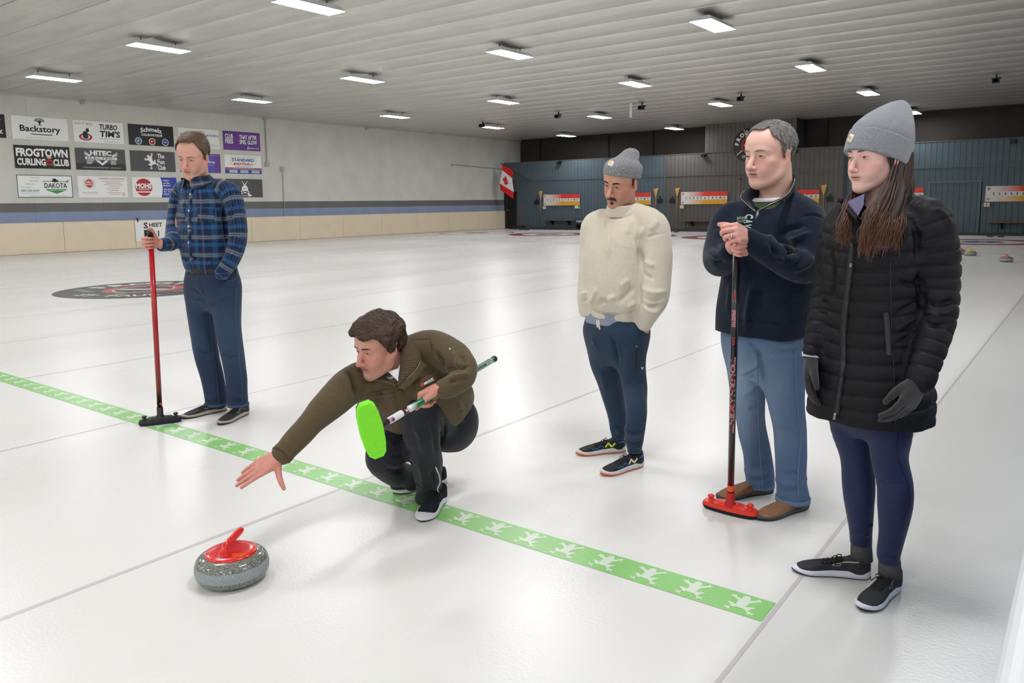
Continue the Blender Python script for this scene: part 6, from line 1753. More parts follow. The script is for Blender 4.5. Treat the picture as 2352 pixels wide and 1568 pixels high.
    for h_, t_, sd in ((rh, rt, 1), (lh, lt, -1)):
        ft = Foot(h_, t_, .108, sd)
        up, ssk = shoe(person, ft, UPM, MID, OUT, None, sole_h=.026, heel_h=.034, collar=.098, label='brown suede slip-on shoe with grey rubber sole', toe_up=.006, high=1.05)
        for s_ in (1, -1):
            side_patch(ssk, ft, up, [(.06, .060), (.2, .052), (.36, .062), (.46, .088)], s_, SE, 'stitching', w=.003)
            side_patch(ssk, ft, up, [(.20, .088), (.28, .062), (.38, .090)], s_, SE, 'gusset', w=.012)
    settle(person, P.g)
    return top, base
P4_TOP, P4_BASE = person_fleece()
# ================================================================== the woman in the long quilted jacket
def person_puffer():
    P = Pose(1985, 1330, 48); J = P.J; f, l = P.f, P.l
    fa = radians(68); hf = unit((-HN*cos(fa)-HR*sin(fa))*cos(radians(6))-UP*sin(radians(6)))
    fr = Frame(J(2013, 361, -.0), hf, UP, 1.0, roll=radians(-1))
    hs = head_shapes(fr, jaw=.90, nose=.98, lips=.92, chin=.92, cheek=.98, brow=.7, nw=.84)
    nb = J(2025, 462, .02)
    hs.append(Tube([fr.w(0, -.022, -.045), nb, nb-UP*.05], [.050, .054, .07], .02))
    hd = skin_of(hs, .0020, 2)
    sk = (236, 192, 178)
    hc = head_colors(fr, hd.V, sk, flush=(226, 150, 142), lip=(196, 124, 116))
    core = skin_of([Loft([(J(2000, 900, 0), .12, .09), (J(2005, 650, 0), .12, .08), (J(2020, 520, 0), .13, .07)], l, f, e=2), Tube([nb-UP*.05, J(2020, 540, 0)], [.06, .07]), Tube([J(2000, 900, 0), J(1962, 1000, .06), J(1972, 1110, .05), J(1977, 1250, .04)], [.06, .05, .035, .024]), Tube([J(2000, 900, 0), J(2043, 1000, -.07), J(2054, 1110, -.08), J(2043, 1285, -.09)], [.06, .05, .035, .024])], .012, 1)
    V, Q, c = join_skins([(hd.V, hd.Q, hc), (core.V, core.Q, skin_colors_plain(core.V, sk))])
    person = obj_np('person', V, Q, SKIN, None, True, c)
    tag(person, 'woman in grey beanie, long black quilted jacket and navy leggings, hands hanging', 'person')
    eyes(hd, fr, person, opening=.0036, gaze=(-.001, -.0008), iris=(84, 88, 74))
    brows(hd, fr, person, (104, 76, 62), z0=.0265, rise=.005, thick=.0036)
    # beanie
    KN = knit('knit_grey', (112, 116, 124), (158, 160, 166), 420, .9, .6)
    base = fr.w(0, .005, -.007)
    st = [(0, 0, .088, .114, base), (.04, 0, .090, .117), (.085, -.002, .0895, .116), (.130, -.010, .078, .098), (.172, -.024, .056, .072), (.204, -.036, .036, .046), (.222, -.042, .020, .024), (.231, -.044, .006, .008)]
    hat, hsk, cs = beanie(fr, person, KN, st, .42, (-.002, .078, .0045), lab='plain grey knit beanie with folded cuff and orange marked label')
    hat_label(cs, [(1946, 324), (1955, 329), (1963, 310), (1954, 307)], hat)
    # ---- jacket
    JK = mat('quilt_black', (17, 16, 20), .6, var=.10, vscale=60, bump=.2, bscale=120, spec=.25)
    torso = Loft([(J(1996, 980, 0), .222, .185), (J(1998, 930, 0), .216, .180), (J(2002, 860, 0), .204, .168), (J(2004, 790, 0), .186, .152), (J(2007, 720, 0), .178, .142), (J(2011, 650, 0), .184, .140), (J(2016, 580, 0), .192, .134), (J(2021, 520, 0), .188, .118), (J(2025, 490, .01), .155, .100), (J(2028, 468, .02), .096, .085), (J(2030, 450, .02), .074, .076)], l, f, .03, e=2.25)
    al = Tube([J(2095, 482, -.06), J(2138, 512, -.12), J(2158, 590, -.14), J(2159, 660, -.15), J(2152, 740, -.18), J(2136, 800, -.21), J(2113, 872, -.24)], [.058, .074, .066, .062, .058, .053, .048], .03)
    ar = Tube([J(1960, 488, .07), J(1934, 515, .12), J(1912, 580, .13), J(1899, 650, .12), J(1886, 720, .08), J(1875, 770, .05), J(1866, 808, .03)], [.055, .066, .056, .050, .046, .042, .037], .03)
    lo, hi = J(2000, 700, 0)-1.3, J(2000, 700, 0)+1.3
    S = [torso, al, ar, Tube([J(2025, 400, .0), J(2026, 468, -.0)], [.080, .066], .01, 'sub'), Tube([J(2010, 450, -.06), J(1995, 500, -.16)], [.05, .014], .01, 'sub'), halfspace(J(1996, 957, 0), -UP, lo, hi, .006)]
    jk = skin_of(S, .0052, 2)
    uv = tube_uv(jk.V, [torso, al, ar], J(2000, 980, 0), l, f, UP)
    tz = uv[:, 2] == 0
    v = uv[:, 1]; a = uv[:, 0]
    ph = np.where(tz, (v+.030*np.abs(a)*0+.012*np.cos(a*9))/.0545, v/.046)
    q = np.abs(np.sin(pi*ph)); puff = np.where(tz, .0065, .0042)*(q**.55)-.0045
    seam = np.exp(-((ph-np.round(ph))*.0545/.0035)**2)
    edge = np.clip((jk.V[:, 2]-P.g[2]-.645)/.03, 0, 1)
    jk.push((puff-.0025*seam)*np.where(tz, np.clip((J(2000, 500, 0)[2]-jk.V[:, 2])/.08, .25, 1), 1)*np.where(tz, np.maximum(edge, .0), 1))
    jk.drape((22, 22, 12), .0022, 11)
    jk.folds([([(2110, 620), (2116, 680), (2118, 720)], -.014, .012), ([(2128, 690), (2155, 700), (2190, 690)], -.008, .008), ([(2124, 712), (2150, 722), (2188, 714)], .006, .008), ([(2122, 740), (2150, 748), (2180, 742)], -.007, .008), ([(2060, 640), (2090, 655), (2112, 640)], -.006, .008), ([(2058, 720), (2085, 705), (2110, 690)], -.007, .007), ([(2055, 760), (2085, 740), (2112, 725)], .006, .007), ([(2058, 790), (2085, 775), (2108, 765)], -.006, .007),
              ([(1906, 560), (1915, 640), (1905, 690)], -.012, .010), ([(1885, 690), (1905, 700)], -.007, .007), ([(1880, 715), (1898, 722)], -.006, .007), ([(2085, 500), (2105, 540), (2108, 600)], -.010, .010), ([(2138, 480), (2165, 490), (2185, 520)], .006, .012)])
    jacket = obj_np('jacket', jk.V, jk.Q, JK, person)
    ZP = mat('zip_tape', (20, 20, 24), .5); MT = mat('zip_grey_metal', (150, 146, 138), .35, .9)
    ribbon_on(jk, [(1959, 560), (1953, 620), (1944, 690), (1938, 760), (1937, 830), (1934, 860), (1928, 900), (1922, 950)], .022, ZP, jacket, 'zip_flap', .006)
    tube_on(jk, [(1962, 560), (1956, 620), (1948, 690), (1942, 760), (1941, 830), (1937, 862), (1931, 900), (1925, 952)], .0028, mat('zip_teeth_black', (40, 40, 44), .4), jacket, 'zip_teeth', .007)
    tube_on(jk, [(1958, 604), (1957, 612)], .005, MT, jacket, 'zip_pull', .009); tube_on(jk, [(1922, 948), (1920, 962)], .0055, MT, jacket, 'zip_pull', .009)
    ribbon_on(jk, [(2035, 716), (2039, 760), (2042, 816)], .018, mat('pocket_welt', (36, 35, 40), .5), jacket, 'pocket_welt', .008)
    tube_on(jk, [(2046, 600), (2046, 690), (2048, 780), (2054, 860), (2056, 975)], .0022, ZP, jacket, 'seam', .001)
    patch_on(jk, [(2011, 566), (2044, 570), (2044, 562), (2012, 558)], mat('patch_violet', (84, 70, 150), .7), jacket, 'label_patch', .006)
    text_on(jk, 'patagonia', [(2013, 568), (2042, 571), (2042, 566), (2013, 563)], mat('print_white', (226, 230, 236), .7), jacket, lift=.009)
    # hem band
    # collar: stands up at the back, lilac inside
    LI = mat('lining_lilac', (108, 106, 138), .8, var=.06, vscale=80)
    lowp = [(1992, 520, -.15), (2010, 508, -.145), (2042, 498, -.10), (2072, 482, -.05), (2085, 468, .05), (2065, 455, .11), (2030, 452, .12), (1995, 462, .10), (1972, 478, .04), (1962, 492, -.05), (1978, 510, -.13)]
    topp = [(2004, 502, -.165), (2026, 482, -.155), (2056, 460, -.10), (2085, 425, -.05), (2096, 404, .05), (2078, 395, .11), (2040, 408, .13), (1995, 430, .11), (1958, 452, .05), (1944, 470, -.05), (1968, 498, -.14)]
    A, _ = catmull(np.array([J(*q_) for q_ in lowp]), np.ones(len(lowp)), 5); B, _ = catmull(np.array([J(*q_) for q_ in topp]), np.ones(len(topp)), 5)
    def strip(name, A, B, m, parent, th, push=0.0):
        n = len(A); V = []; k = 5
        for i in range(n):
            for j in range(k): t = j/(k-1); V.append(A[i]*(1-t)+B[i]*t+unit(A[i]-J(2028, 470, .02))*push*(1 if j < 4 else .3))
        F = [(i*k+j, i*k+j+1, (i+1)*k+j+1, (i+1)*k+j) for i in range(n-1) for j in range(k-1)]
        o = obj(name, V, F, m, parent, True); md = o.modifiers.new('thickness', 'SOLIDIFY'); md.thickness = th; md.offset = 0; return o
    strip('collar', A, B, JK, jacket, .014, .008); strip('collar_lining', A+UP*.004, B-UP*.006, LI, jacket, .004, -.005)
    # lilac collar points of the layer underneath
    for tri in (((1946, 464, -.175), (1984, 446, -.165), (1982, 472, -.18), (1970, 496, -.195)), ((2004, 512, -.205), (2020, 466, -.185), (2032, 462, -.16), (2024, 496, -.195))):
        o = obj('shirt_collar', [J(*t) for t in tri], [(0, 1, 2, 3)], LI, jacket); md = o.modifiers.new('thickness', 'SOLIDIFY'); md.thickness = .006
    # the hood toggle at the far side of the collar
    MB().tube([J(1926, 458, .05), J(1938, 464, .04)], [.010, .009], 10).build('collar_toggle', JK, jacket, True)
    # ---- hair: long brown locks from under the cap
    R = np.random.RandomState(3); Vh, Fh, Ch = [], [], []
    dk, lt_ = np.array(lin((44, 30, 24))[:3]), np.array(lin((104, 66, 44))[:3])
    def lock(pts, r0, r1, seed):
        p, r = catmull(np.array(pts), np.linspace(r0, r1, len(pts))*np.linspace(1, .5, len(pts)), 4)
        mb = MB().tube(p, r, 6); n = len(Vh); Vh.extend(mb.v); Fh.extend([tuple(i+n for i in q_) for q_ in mb.f if len(q_) == 4])
        m = len(p); sh = .7+.6*R.rand()
        for i in range(m):
            w = np.clip((i/m-.15)*1.15, 0, 1); Ch.extend([(dk*(1-w)+lt_*w)*sh]*6)
    def loc(x, y, z): return fr.w(x, y, z)
    def wavy(pts, k):
        q = np.array(pts); q[2:] += R.randn(len(q)-2, 3)*.004; return q
    for k in range(520):      # near side
        t = R.rand()
        s0 = loc(.066+.008*R.rand(), .030-.120*t, .035-.03*t)
        s1 = loc(.088-.012*t, .024-.110*t, -.075+.02*R.randn())
        u_end = 1984+82*t+R.randn()*7; v_end = 558+16*R.randn()-26*abs(t-.40)
        m1 = J(2026+52*t+R.randn()*4, 470+R.randn()*5, -.185+.11*t); m2 = J(2004+68*t+R.randn()*5, 516+R.randn()*5, -.225+.06*t)
        lock(wavy([s0, s1, m1, m2, J(u_end, v_end, -.225+.07*t)], k), .0034, .0016, k)
    for k in range(150):       # the far side, falling in front of the shoulder
        t = R.rand()
        s0 = loc(-.068, .030-.05*t, -.012); s1 = loc(-.070, .040-.06*t, -.085)
        m1 = J(1964+R.randn()*5-16*t, 470+R.randn()*4, -.05); m2 = J(1946+R.randn()*6-10*t, 512, -.10)
        lock(wavy([s0, s1, m1, m2, J(1928+R.randn()*8+22*(1-t), 546+R.randn()*9, -.11)], k), .0034, .0016, k)
    for k in range(120):       # locks across the chest
        t = R.rand()
        lock(wavy([loc(.066, .012, .03), loc(.082, .022-.02*t, -.045), J(2016+8*t, 452, -.175), J(2000+R.randn()*6, 490, -.225), J(1988+R.randn()*6, 530, -.24), J(1985+R.randn()*7-6*t, 575+R.randn()*7, -.225)], k), .0032, .0014, k)
    ms = skin_of([Tube([loc(.052, -.03, .0), loc(.060, -.035, -.07), J(2052, 470, -.11), J(2034, 512, -.165), J(2030, 535, -.17)], [.018, .022, .028, .028, .012], .01, flat=(P.f, 1.3)),
                  Tube([loc(-.05, .0, .0), loc(-.060, .0, -.07), J(1962, 470, -.02), J(1946, 515, -.075)], [.024, .022, .018, .010], .01)], .005, 2)
    n0 = len(Vh); Vh.extend([tuple(q_) for q_ in ms.V]); Fh.extend([tuple(int(i)+n0 for i in q_) for q_ in ms.Q]); Ch.extend([dk*.8]*len(ms.V))
    obj_np('hair', np.array(Vh), np.array(Fh), mat('hair', (112, 90, 70), .5, attr='Col'), person, True, np.array(Ch))
    # ---- gloves
    GL = mat('glove_knit', (54, 53, 54), .95, var=.2, vscale=300, bump=.6, bscale=500, spec=.1, sheen=.3)
    W = J(2110, 876, -.24); D = unit(J(2080, 935, -.27)-W); N = unit(-P.l*.6+f*.1+HN*.5); N = unit(N-D*(N@D)); T = np.cross(D, N); T = T if T@f > 0 else -T
    g1, _ = hand_shapes(W, D, N, T, 1.0, flex=((.30, .35, .25), (.34, .38, .25), (.38, .40, .25), (.42, .40, .25)), spread=(.06, .02, -.02, -.07), thumb=((.82, .40, .35), (.92, .15, .30), (.95, .0, .35)), arm=J(2118, 850, -.23), wrist_r=.032, fat=1.18)
    gk = skin_of(g1, .003, 2); obj_np('glove', gk.V, gk.Q, GL, person)['label'] = 'dark grey knit glove'
    W = J(1866, 815, .03); D = unit(J(1860, 870, .02)-W); N = unit(P.l*.7-f*.1); N = unit(N-D*(N@D)); T = np.cross(D, N); T = T if T@f > 0 else -T
    g2, _ = hand_shapes(W, D, N, T, .98, flex=((.25, .3, .2), (.28, .32, .2), (.3, .35, .2), (.34, .35, .2)), spread=(.05, .01, -.02, -.06), thumb=((.80, .42, .35), (.92, .15, .30), (.95, .0, .3)), arm=J(1868, 795, .035), wrist_r=.031, fat=1.18)
    gk = skin_of(g2, .003, 2); obj_np('glove', gk.V, gk.Q, GL, person)['label'] = 'dark grey knit glove'
    MB().lathe([(.030, -.012), (.035, -.010), (.036, .006), (.032, .008)], J(1865, 814, .03), 22, J(1868, 795, .035)-J(1866, 811, .03)).build('shirt_cuff', mat('cuff_pale', (206, 202, 214), .9), person, True)
    # ---- leggings
    rh, rt = gnd(2000, 1328), gnd(1864, 1315); lh, lt = gnd(2060, 1345), gnd(1996, 1392)
    rt = rh+unit(rt-rh)*.285; lt = lh+unit(lt-lh)*.285
    dr, dl = P.depth(rh+(rt-rh)*.25), P.depth(lh+(lt-lh)*.25)
    rr = Tube([J(1958, 920, .07), J(1955, 980, .07), J(1967, 1046, .06), J(1972, 1108, .05), J(1974, 1160, dr), J(1977, 1215, dr), J(1978, 1248, dr)], [.085, .072, .0575, .0585, .0520, .0425, .040], .03)
    ll = Tube([J(2040, 920, -.06), J(2044, 990, -.07), J(2043, 1050, -.07), J(2055, 1108, -.08), J(2056, 1160, dl), J(2050, 1220, dl), J(2042, 1268, dl), J(2041, 1288, dl)], [.088, .076, .0635, .0600, .0580, .0475, .0410, .0395], .03)
    S = [Loft([(J(2000, 1000, 0), .07, .06), (J(2000, 960, 0), .125, .10), (J(2000, 880, 0), .17, .13)], l, f, .05), rr, ll, halfspace(J(1978, 1250, dr), -UP, J(1978, 1250, dr)-.066, J(1978, 1250, dr)+.066), halfspace(J(2041, 1291, dl), -UP, J(2041, 1291, dl)-.1, J(2041, 1291, dl)+.1)]
    lg_ = skin_of(S, .0052, 2); lg_.drape((9, 9, 6), .0012, 3)
    lg_.folds([([(2020, 1100), (2045, 1112), (2080, 1104)], -.004, .006), ([(2020, 1262), (2042, 1268), (2064, 1258)], .004, .005), ([(2020, 1276), (2042, 1280), (2062, 1274)], -.004, .004), ([(1952, 1225), (1978, 1232), (2000, 1224)], .003, .005), ([(2004, 1200), (1996, 1212)], .004, .005)])
    leg = obj_np('leggings', lg_.V, lg_.Q, mat('legging_navy', (24, 34, 72), .62, bump=.1, bscale=700, spec=.3, sheen=.15), person)
    tube_on(lg_, [(2062, 990), (2062, 1050), (2085, 1110), (2088, 1160), (2070, 1200)], .0015, mat('seam_navy', (14, 18, 42), .8), leg, 'seam')
    # ---- socks and running shoes
    SO = mat('sock_grey', (74, 72, 74), .95, var=.25, vscale=220)
    for (u, v, d) in ((1978, 1262, dr), (2043, 1300, dl)):
        MB().tube([J(u, v-16, d), J(u+1, v+22, d)], [.037, .040], 18).build('sock', SO, person, True)
    UPM = mat('mesh_charcoal', (46, 46, 50), .8, var=.12, vscale=240, bump=.6, bscale=600); MID = mat('midsole_lilac_white', (224, 224, 234), .5); OUT = mat('sole_black', (44, 44, 46), .7); LC = mat('lace_black', (26, 25, 26), .8)
    MK = mat('mark_silver', (160, 160, 148), .4, .3)
    for h_, t_, sd in ((rh, rt, 1), (lh, lt, -1)):
        ft = Foot(h_, t_, .096, sd)
        up, ssk = shoe(person, ft, UPM, MID, OUT, LC, sole_h=.030, heel_h=.036, collar=.092, label='charcoal running shoe with white midsole and thin black outsole', toe_up=.012, out_h=.005)
        for s_ in (1, -1):
            side_patch(ssk, ft, up, [(.18, .075), (.34, .064), (.50, .050), (.40, .050), (.42, .062)], s_, MK, w=.0028)
    settle(person, P.g)
person_puffer()
# ================================================================== brooms, stones
def broom(label, top, base, shaft_m, head_parts, r=.0145, cap=.03, cap_m=None, extra=None):
    """pole from the brush head up; head_parts(root, base, up) builds the brush head"""
    root = empty('curling_broom'); tag(root, label, 'broom')
    up = unit(top-base)
    MB().tube([base+up*.03, top-up*cap], r, 20).build('handle', shaft_m, root, True)
    MB().lathe([(.0001, 0), (r*.8, 0), (r*1.06, -.003), (r*1.06, -cap), (r, -cap)], top, 20, up).build('end_cap', cap_m or mat('cap_black', (18, 18, 20), .5), root, True)
    head_parts(root, base, up)
    if extra: extra(root, up)
    settle(root, (base[0], base[1], 0)); return root
def brush_head(root, c, along, nrm, m, pad_m, w=.265, d=.088, knob_m=None, socket_m=None):
    """flat brush: c centre of the pad face, along = long axis, nrm = out of the back"""
    X = unit(along); Z = unit(nrm-X*(nrm@X)); Y = np.cross(Z, X)
    def outline(s, k=1.0): return [(w/2*s*a, d/2*s*k*b) for a, b in ((-1, -.38), (-.86, -.72), (-.5, -.92), (0, -1), (.5, -.92), (.86, -.72), (1, -.38), (1, .38), (.86, .72), (.5, .92), (0, 1), (-.5, .92), (-.86, .72), (-1, .38))]
    def slab(name, h0, h1, s0, s1, mm, par):
        V = [c+X*x+Y*y+Z*h0 for x, y in outline(s0)]+[c+X*x+Y*y+Z*h1 for x, y in outline(s1)]; n = 14
        return shade_auto(obj(name, V, [tuple(range(n-1, -1, -1)), tuple(range(n, 2*n))]+[(i, (i+1) % n, n+(i+1) % n, n+i) for i in range(n)], mm, par), 35)
    hd = slab('brush_head', .016, .034, .99, .95, m, root)
    slab('pad', .0, .016, .93, 1.0, pad_m, hd)
    slab('ridge', .034, .046, .72, .52, m, hd)
    for s in (-1, 1):
        p = c+X*s*w*.36+Z*.034
        MB().lathe([(.014, 0), (.013, .006), (.009, .008), (.009, .014), (.015, .016), (.016, .022), (.012, .027), (.0001, .028)], p, 16, Z).build('knob', knob_m or m, hd, True)
    return hd
def socket(root, c, up, along, m, r=.018):
    MB().lathe([(r*1.6, .035), (r*1.45, .050), (r*1.12, .060), (r*1.10, .110), (r*.9, .112)], c, 20, up).build('socket', m, root, True)
def ramp_mat(name, axis_o, axis_d, stops, rough=.25, spec=.5, coat=0.3):
    """colour bands along a pole: stops in metres from its brush end"""
    m = bpy.data.materials.new(name); m.use_nodes = True
    nt, b, tc = tc_nodes(m)
    ge = nt.nodes.new('ShaderNodeNewGeometry')
    sb = nt.nodes.new('ShaderNodeVectorMath'); sb.operation = 'SUBTRACT'; sb.inputs[1].default_value = tuple(axis_o); nt.links.new(ge.outputs['Position'], sb.inputs[0])
    dt = nt.nodes.new('ShaderNodeVectorMath'); dt.operation = 'DOT_PRODUCT'; dt.inputs[1].default_value = tuple(axis_d); nt.links.new(sb.outputs[0], dt.inputs[0])
    L = stops[-1][0]
    dv = nt.nodes.new('ShaderNodeMath'); dv.operation = 'DIVIDE'; dv.inputs[1].default_value = L; nt.links.new(dt.outputs['Value'], dv.inputs[0])
    cr = nt.nodes.new('ShaderNodeValToRGB'); e = cr.color_ramp.elements
    e[0].position, e[0].color = stops[0][0]/L, lin(stops[0][1]); e[1].position, e[1].color = 1, lin(stops[-1][1])
    for p, c in stops[1:-1]: q = e.new(p/L); q.color = lin(c)
    nt.links.new(dv.outputs[0], cr.inputs[0]); nt.links.new(cr.outputs[0], b.inputs['Base Color'])
    b.inputs['Roughness'].default_value = rough; b.inputs['Coat Weight'].default_value = coat
    return m
def wrap_text(root, txt, o, up, r, t0, t1, ang0, width, m, bold=.03, name='lettering', lift=.0008, down=True):
    """lettering running along a pole, bent round it; t from the brush end, ang0 = unit vector facing out"""
    v, f = text_mesh(txt, bold); lo, hi = v.min(0), v.max(0); w = (v-lo)/(hi-lo)
    n = unit(ang0-up*(ang0@up)); s = np.cross(up, n)
    V = []
    for a, b in w:
        t = t1+(t0-t1)*a if down else t0+(t1-t0)*a
        y = (b-.5)*width*(1 if down else -1); th = y/r
        V.append(o+up*t+(n*cos(th)+s*sin(th))*(r+lift))
    return obj(name, V, f, m, root)
# --- red broom of the man in plaid
PB = P1_BASE; u1 = unit(P1_TOP-PB)
RED = ramp_mat('pole_red', PB, u1, [(0, (34, 30, 30)), (.17, (34, 30, 30)), (.23, (120, 24, 26)), (.40, (156, 26, 30)), (1.1, (186, 12, 26)), (1.5, (190, 8, 24))])
def hd1(root, b, up):
    al = gnd(412, 972)-gnd(329, 982)
    h = brush_head(root, V3(b[0], b[1], .002), al, UP, mat('head_black', (30, 30, 32), .5), mat('pad_navy', (34, 30, 66), .9), w=.265)
    socket(root, V3(b[0], b[1], 0), up, al, mat('socket_black', (26, 24, 25), .4))
    MB().lathe([(.0152, .118), (.0156, .120), (.0156, .150), (.0152, .152)], b, 20, up).build('band', mat('band_black', (30, 28, 28), .4), root, True)
    for s in (1, -1): MB().lathe([(.0001, .0008), (.009, .0005)], b+up*.135+unit(HR*s*.8-HN*.6)*.0156, 12, unit(HR*s*.8-HN*.6)).build('sticker', mat('sticker_orange', (240, 92, 34), .5), root)
broom('red curling broom with black brush head held by the man in plaid', P1_TOP, PB, RED, hd1, r=.0165, cap=.045)
# --- black broom of the man in fleece
B4 = P4_BASE; u4 = unit(P4_TOP-B4)
BLK = ramp_mat('pole_black', B4, u4, [(0, (120, 36, 40)), (.10, (120, 36, 40)), (.15, (92, 30, 34)), (.22, (34, 22, 24)), (.30, (16, 15, 17)), (1.6, (14, 14, 16))])
def hd4(root, b, up):
    al = gnd(1728, 1199)-gnd(1624, 1172)
    brush_head(root, V3(b[0], b[1], .002), al, UP, mat('head_red', (232, 52, 30), .35), mat('pad_black', (22, 22, 24), .9), w=.265)
    socket(root, V3(b[0], b[1], 0), up, al, mat('socket_red', (190, 34, 30), .35))
    MB().lathe([(.0152, .118), (.0156, .120), (.0156, .148), (.0152, .150)], b, 20, up).build('band', mat('sticker_orange', (240, 92, 34), .5), root, True)
def ex4(root, up):
    out = unit(EYE-(B4+up*.7)); n = unit(out-up*(out@up)); n = unit(n-HR*.25)
    wrap_text(root, 'TOURNAMENT', B4, up, .0145, .425, .79, n, .021, mat('print_white', (226, 230, 236), .7), bold=.045, lift=.0006)
    wrap_text(root, 'TOURNAMENT', B4, up, .0145, .428, .787, n, .0185, mat('print_red', (206, 30, 44), .5), bold=.012, lift=.0012)
    wrap_text(root, 'PERFORMANCE', B4, up, .0145, .93, 1.005, unit(n+HR*.25), .007, mat('print_pink', (226, 150, 160), .5), lift=.001)
    wrap_text(root, 'STEALTH', B4, up, .0145, .93, 1.005, unit(n-HR*.45), .010, mat('print_pink', (226, 150, 160), .5), lift=.001)
    for t in (.885, .870, .858, 1.05, 1.065, 1.077):
        h = .010 if t in (.885, 1.05) else .006
        s = np.cross(up, n); c = B4+up*t
        sg = 1 if t > .95 else -1
        V = []
        for a, dz in ((-.36, 0), (-.36, .006), (0, h+.006), (0, h), (.36, 0), (.36, .006)):
            V.append(c+up*dz*sg+(n*cos(a)+s*sin(a))*.0152)
        obj('chevron', V, [(0, 3, 2, 1), (3, 4, 5, 2)], mat('print_red', (206, 30, 44), .5), root)
broom('black broom lettered in red and white with red brush head', P4_TOP+u4*.03, B4, BLK, hd4, r=.0145, cap=.03, extra=ex4)
# --- green and white broom under the crouching man's arm
b0, b1 = P2_B0, P2_B1; u2 = unit(b1-b0)
def hd2(root, b, up):
    # pad faces the viewer, long axis nearly upright
    al = unit(J2(866, 1050, -.62)-J2(836, 938, -.70)); nr = unit(EYE-b); nr = unit(nr+HR*.15-UP*.1)
    c = b+nr*.030
    brush_head(root, c, al, -nr, mat('head_black', (30, 30, 32), .5), mat('pad_lime', (140, 250, 48), .75, var=.10, vscale=500, bump=.8, bscale=220), w=.265, d=.094)
    MB().tube([b-nr*.01, b+up*.05, b+up*.10], [.022, .020, .0165], 16).build('socket', mat('socket_black', (26, 24, 25), .4), root, True)
P2pose = Pose(950, 1150, 40); J2 = P2pose.J
def pole_t(U):     # distance along the pole that is seen at picture column U
    k = (U-PCX)/FPX; q = b0-EYE
    return float((k*(q@CF)-(q@CR))/((u2@CR)-k*(u2@CF)))
GRN = ramp_mat('pole_green_white', b0, u2, [(0, (236, 238, 238)), (pole_t(936), (236, 238, 238)), (pole_t(954), (20, 110, 62)), (.80, (16, 116, 66)), (1.1, (18, 104, 60)), (2.0, (16, 100, 58))])
def ex2(root, up):
    Lp = np.linalg.norm(b1-b0)
    out = unit(EYE-(b0+up*.3)); n = unit(out-up*(out@up))
    tt = pole_t(929); ft_ = pole_t(894)-.018
    MB().lathe([(.0146, tt-.022), (.0150, tt-.021), (.0150, tt+.021), (.0146, tt+.022)], b0, 20, up).build('club_decal', mat('decal_black', (28, 26, 26), .4), root, True)
    s = np.cross(up, n)
    def deco(name, t0, t1, a0, a1, m, lift=.0155):
        V = []; F = []
        for i in range(2):
            for k in range(5): a = a0+(a1-a0)*k/4; V.append(b0+up*(t0 if i == 0 else t1)+(n*cos(a)+s*sin(a))*lift)
        for k in range(4): F.append((k, k+1, 6+k, 5+k))
        obj(name, V, F, m, root, True)
    deco('decal_print', tt-.012, tt+.010, -.5, .5, mat('mark_red', (170, 60, 48), .6)); deco('decal_print', tt-.006, tt+.004, -.25, .25, mat('print_white', (226, 230, 236), .7), .0158)
    deco('decal_print', tt+.010, tt+.019, -.7, .7, mat('print_white', (226, 230, 236), .7))
    deco('flag_decal', ft_, ft_+.035, -.55, .75, mat('flag_pale', (226, 190, 190), .5), .0149)
    for k in range(4): deco('flag_decal', ft_, ft_+.035, -.5+k*.32, -.36+k*.32, mat('flag_red', (206, 92, 96), .5), .0152)
    deco('flag_decal', ft_+.018, ft_+.035, -.1, .75, mat('flag_blue', (48, 70, 160), .5), .0155)
    wrap_text(root, 'HARDLINE', b0, up, .0145, Lp-.11, Lp-.06, unit(n+s*.3), .012, mat('print_white', (226, 230, 236), .7), lift=.001)
    MB().lathe([(.0147, Lp-.055), (.0149, Lp-.054), (.0149, Lp-.050), (.0147, Lp-.049)], b0, 20, up).build('band', mat('print_white', (226, 230, 236), .7), root, True)
rb = broom('green and white broom with lime pad tucked under the crouching man\'s arm', b1, b0, GRN, hd2, r=.0145, cap=.02, extra=ex2)

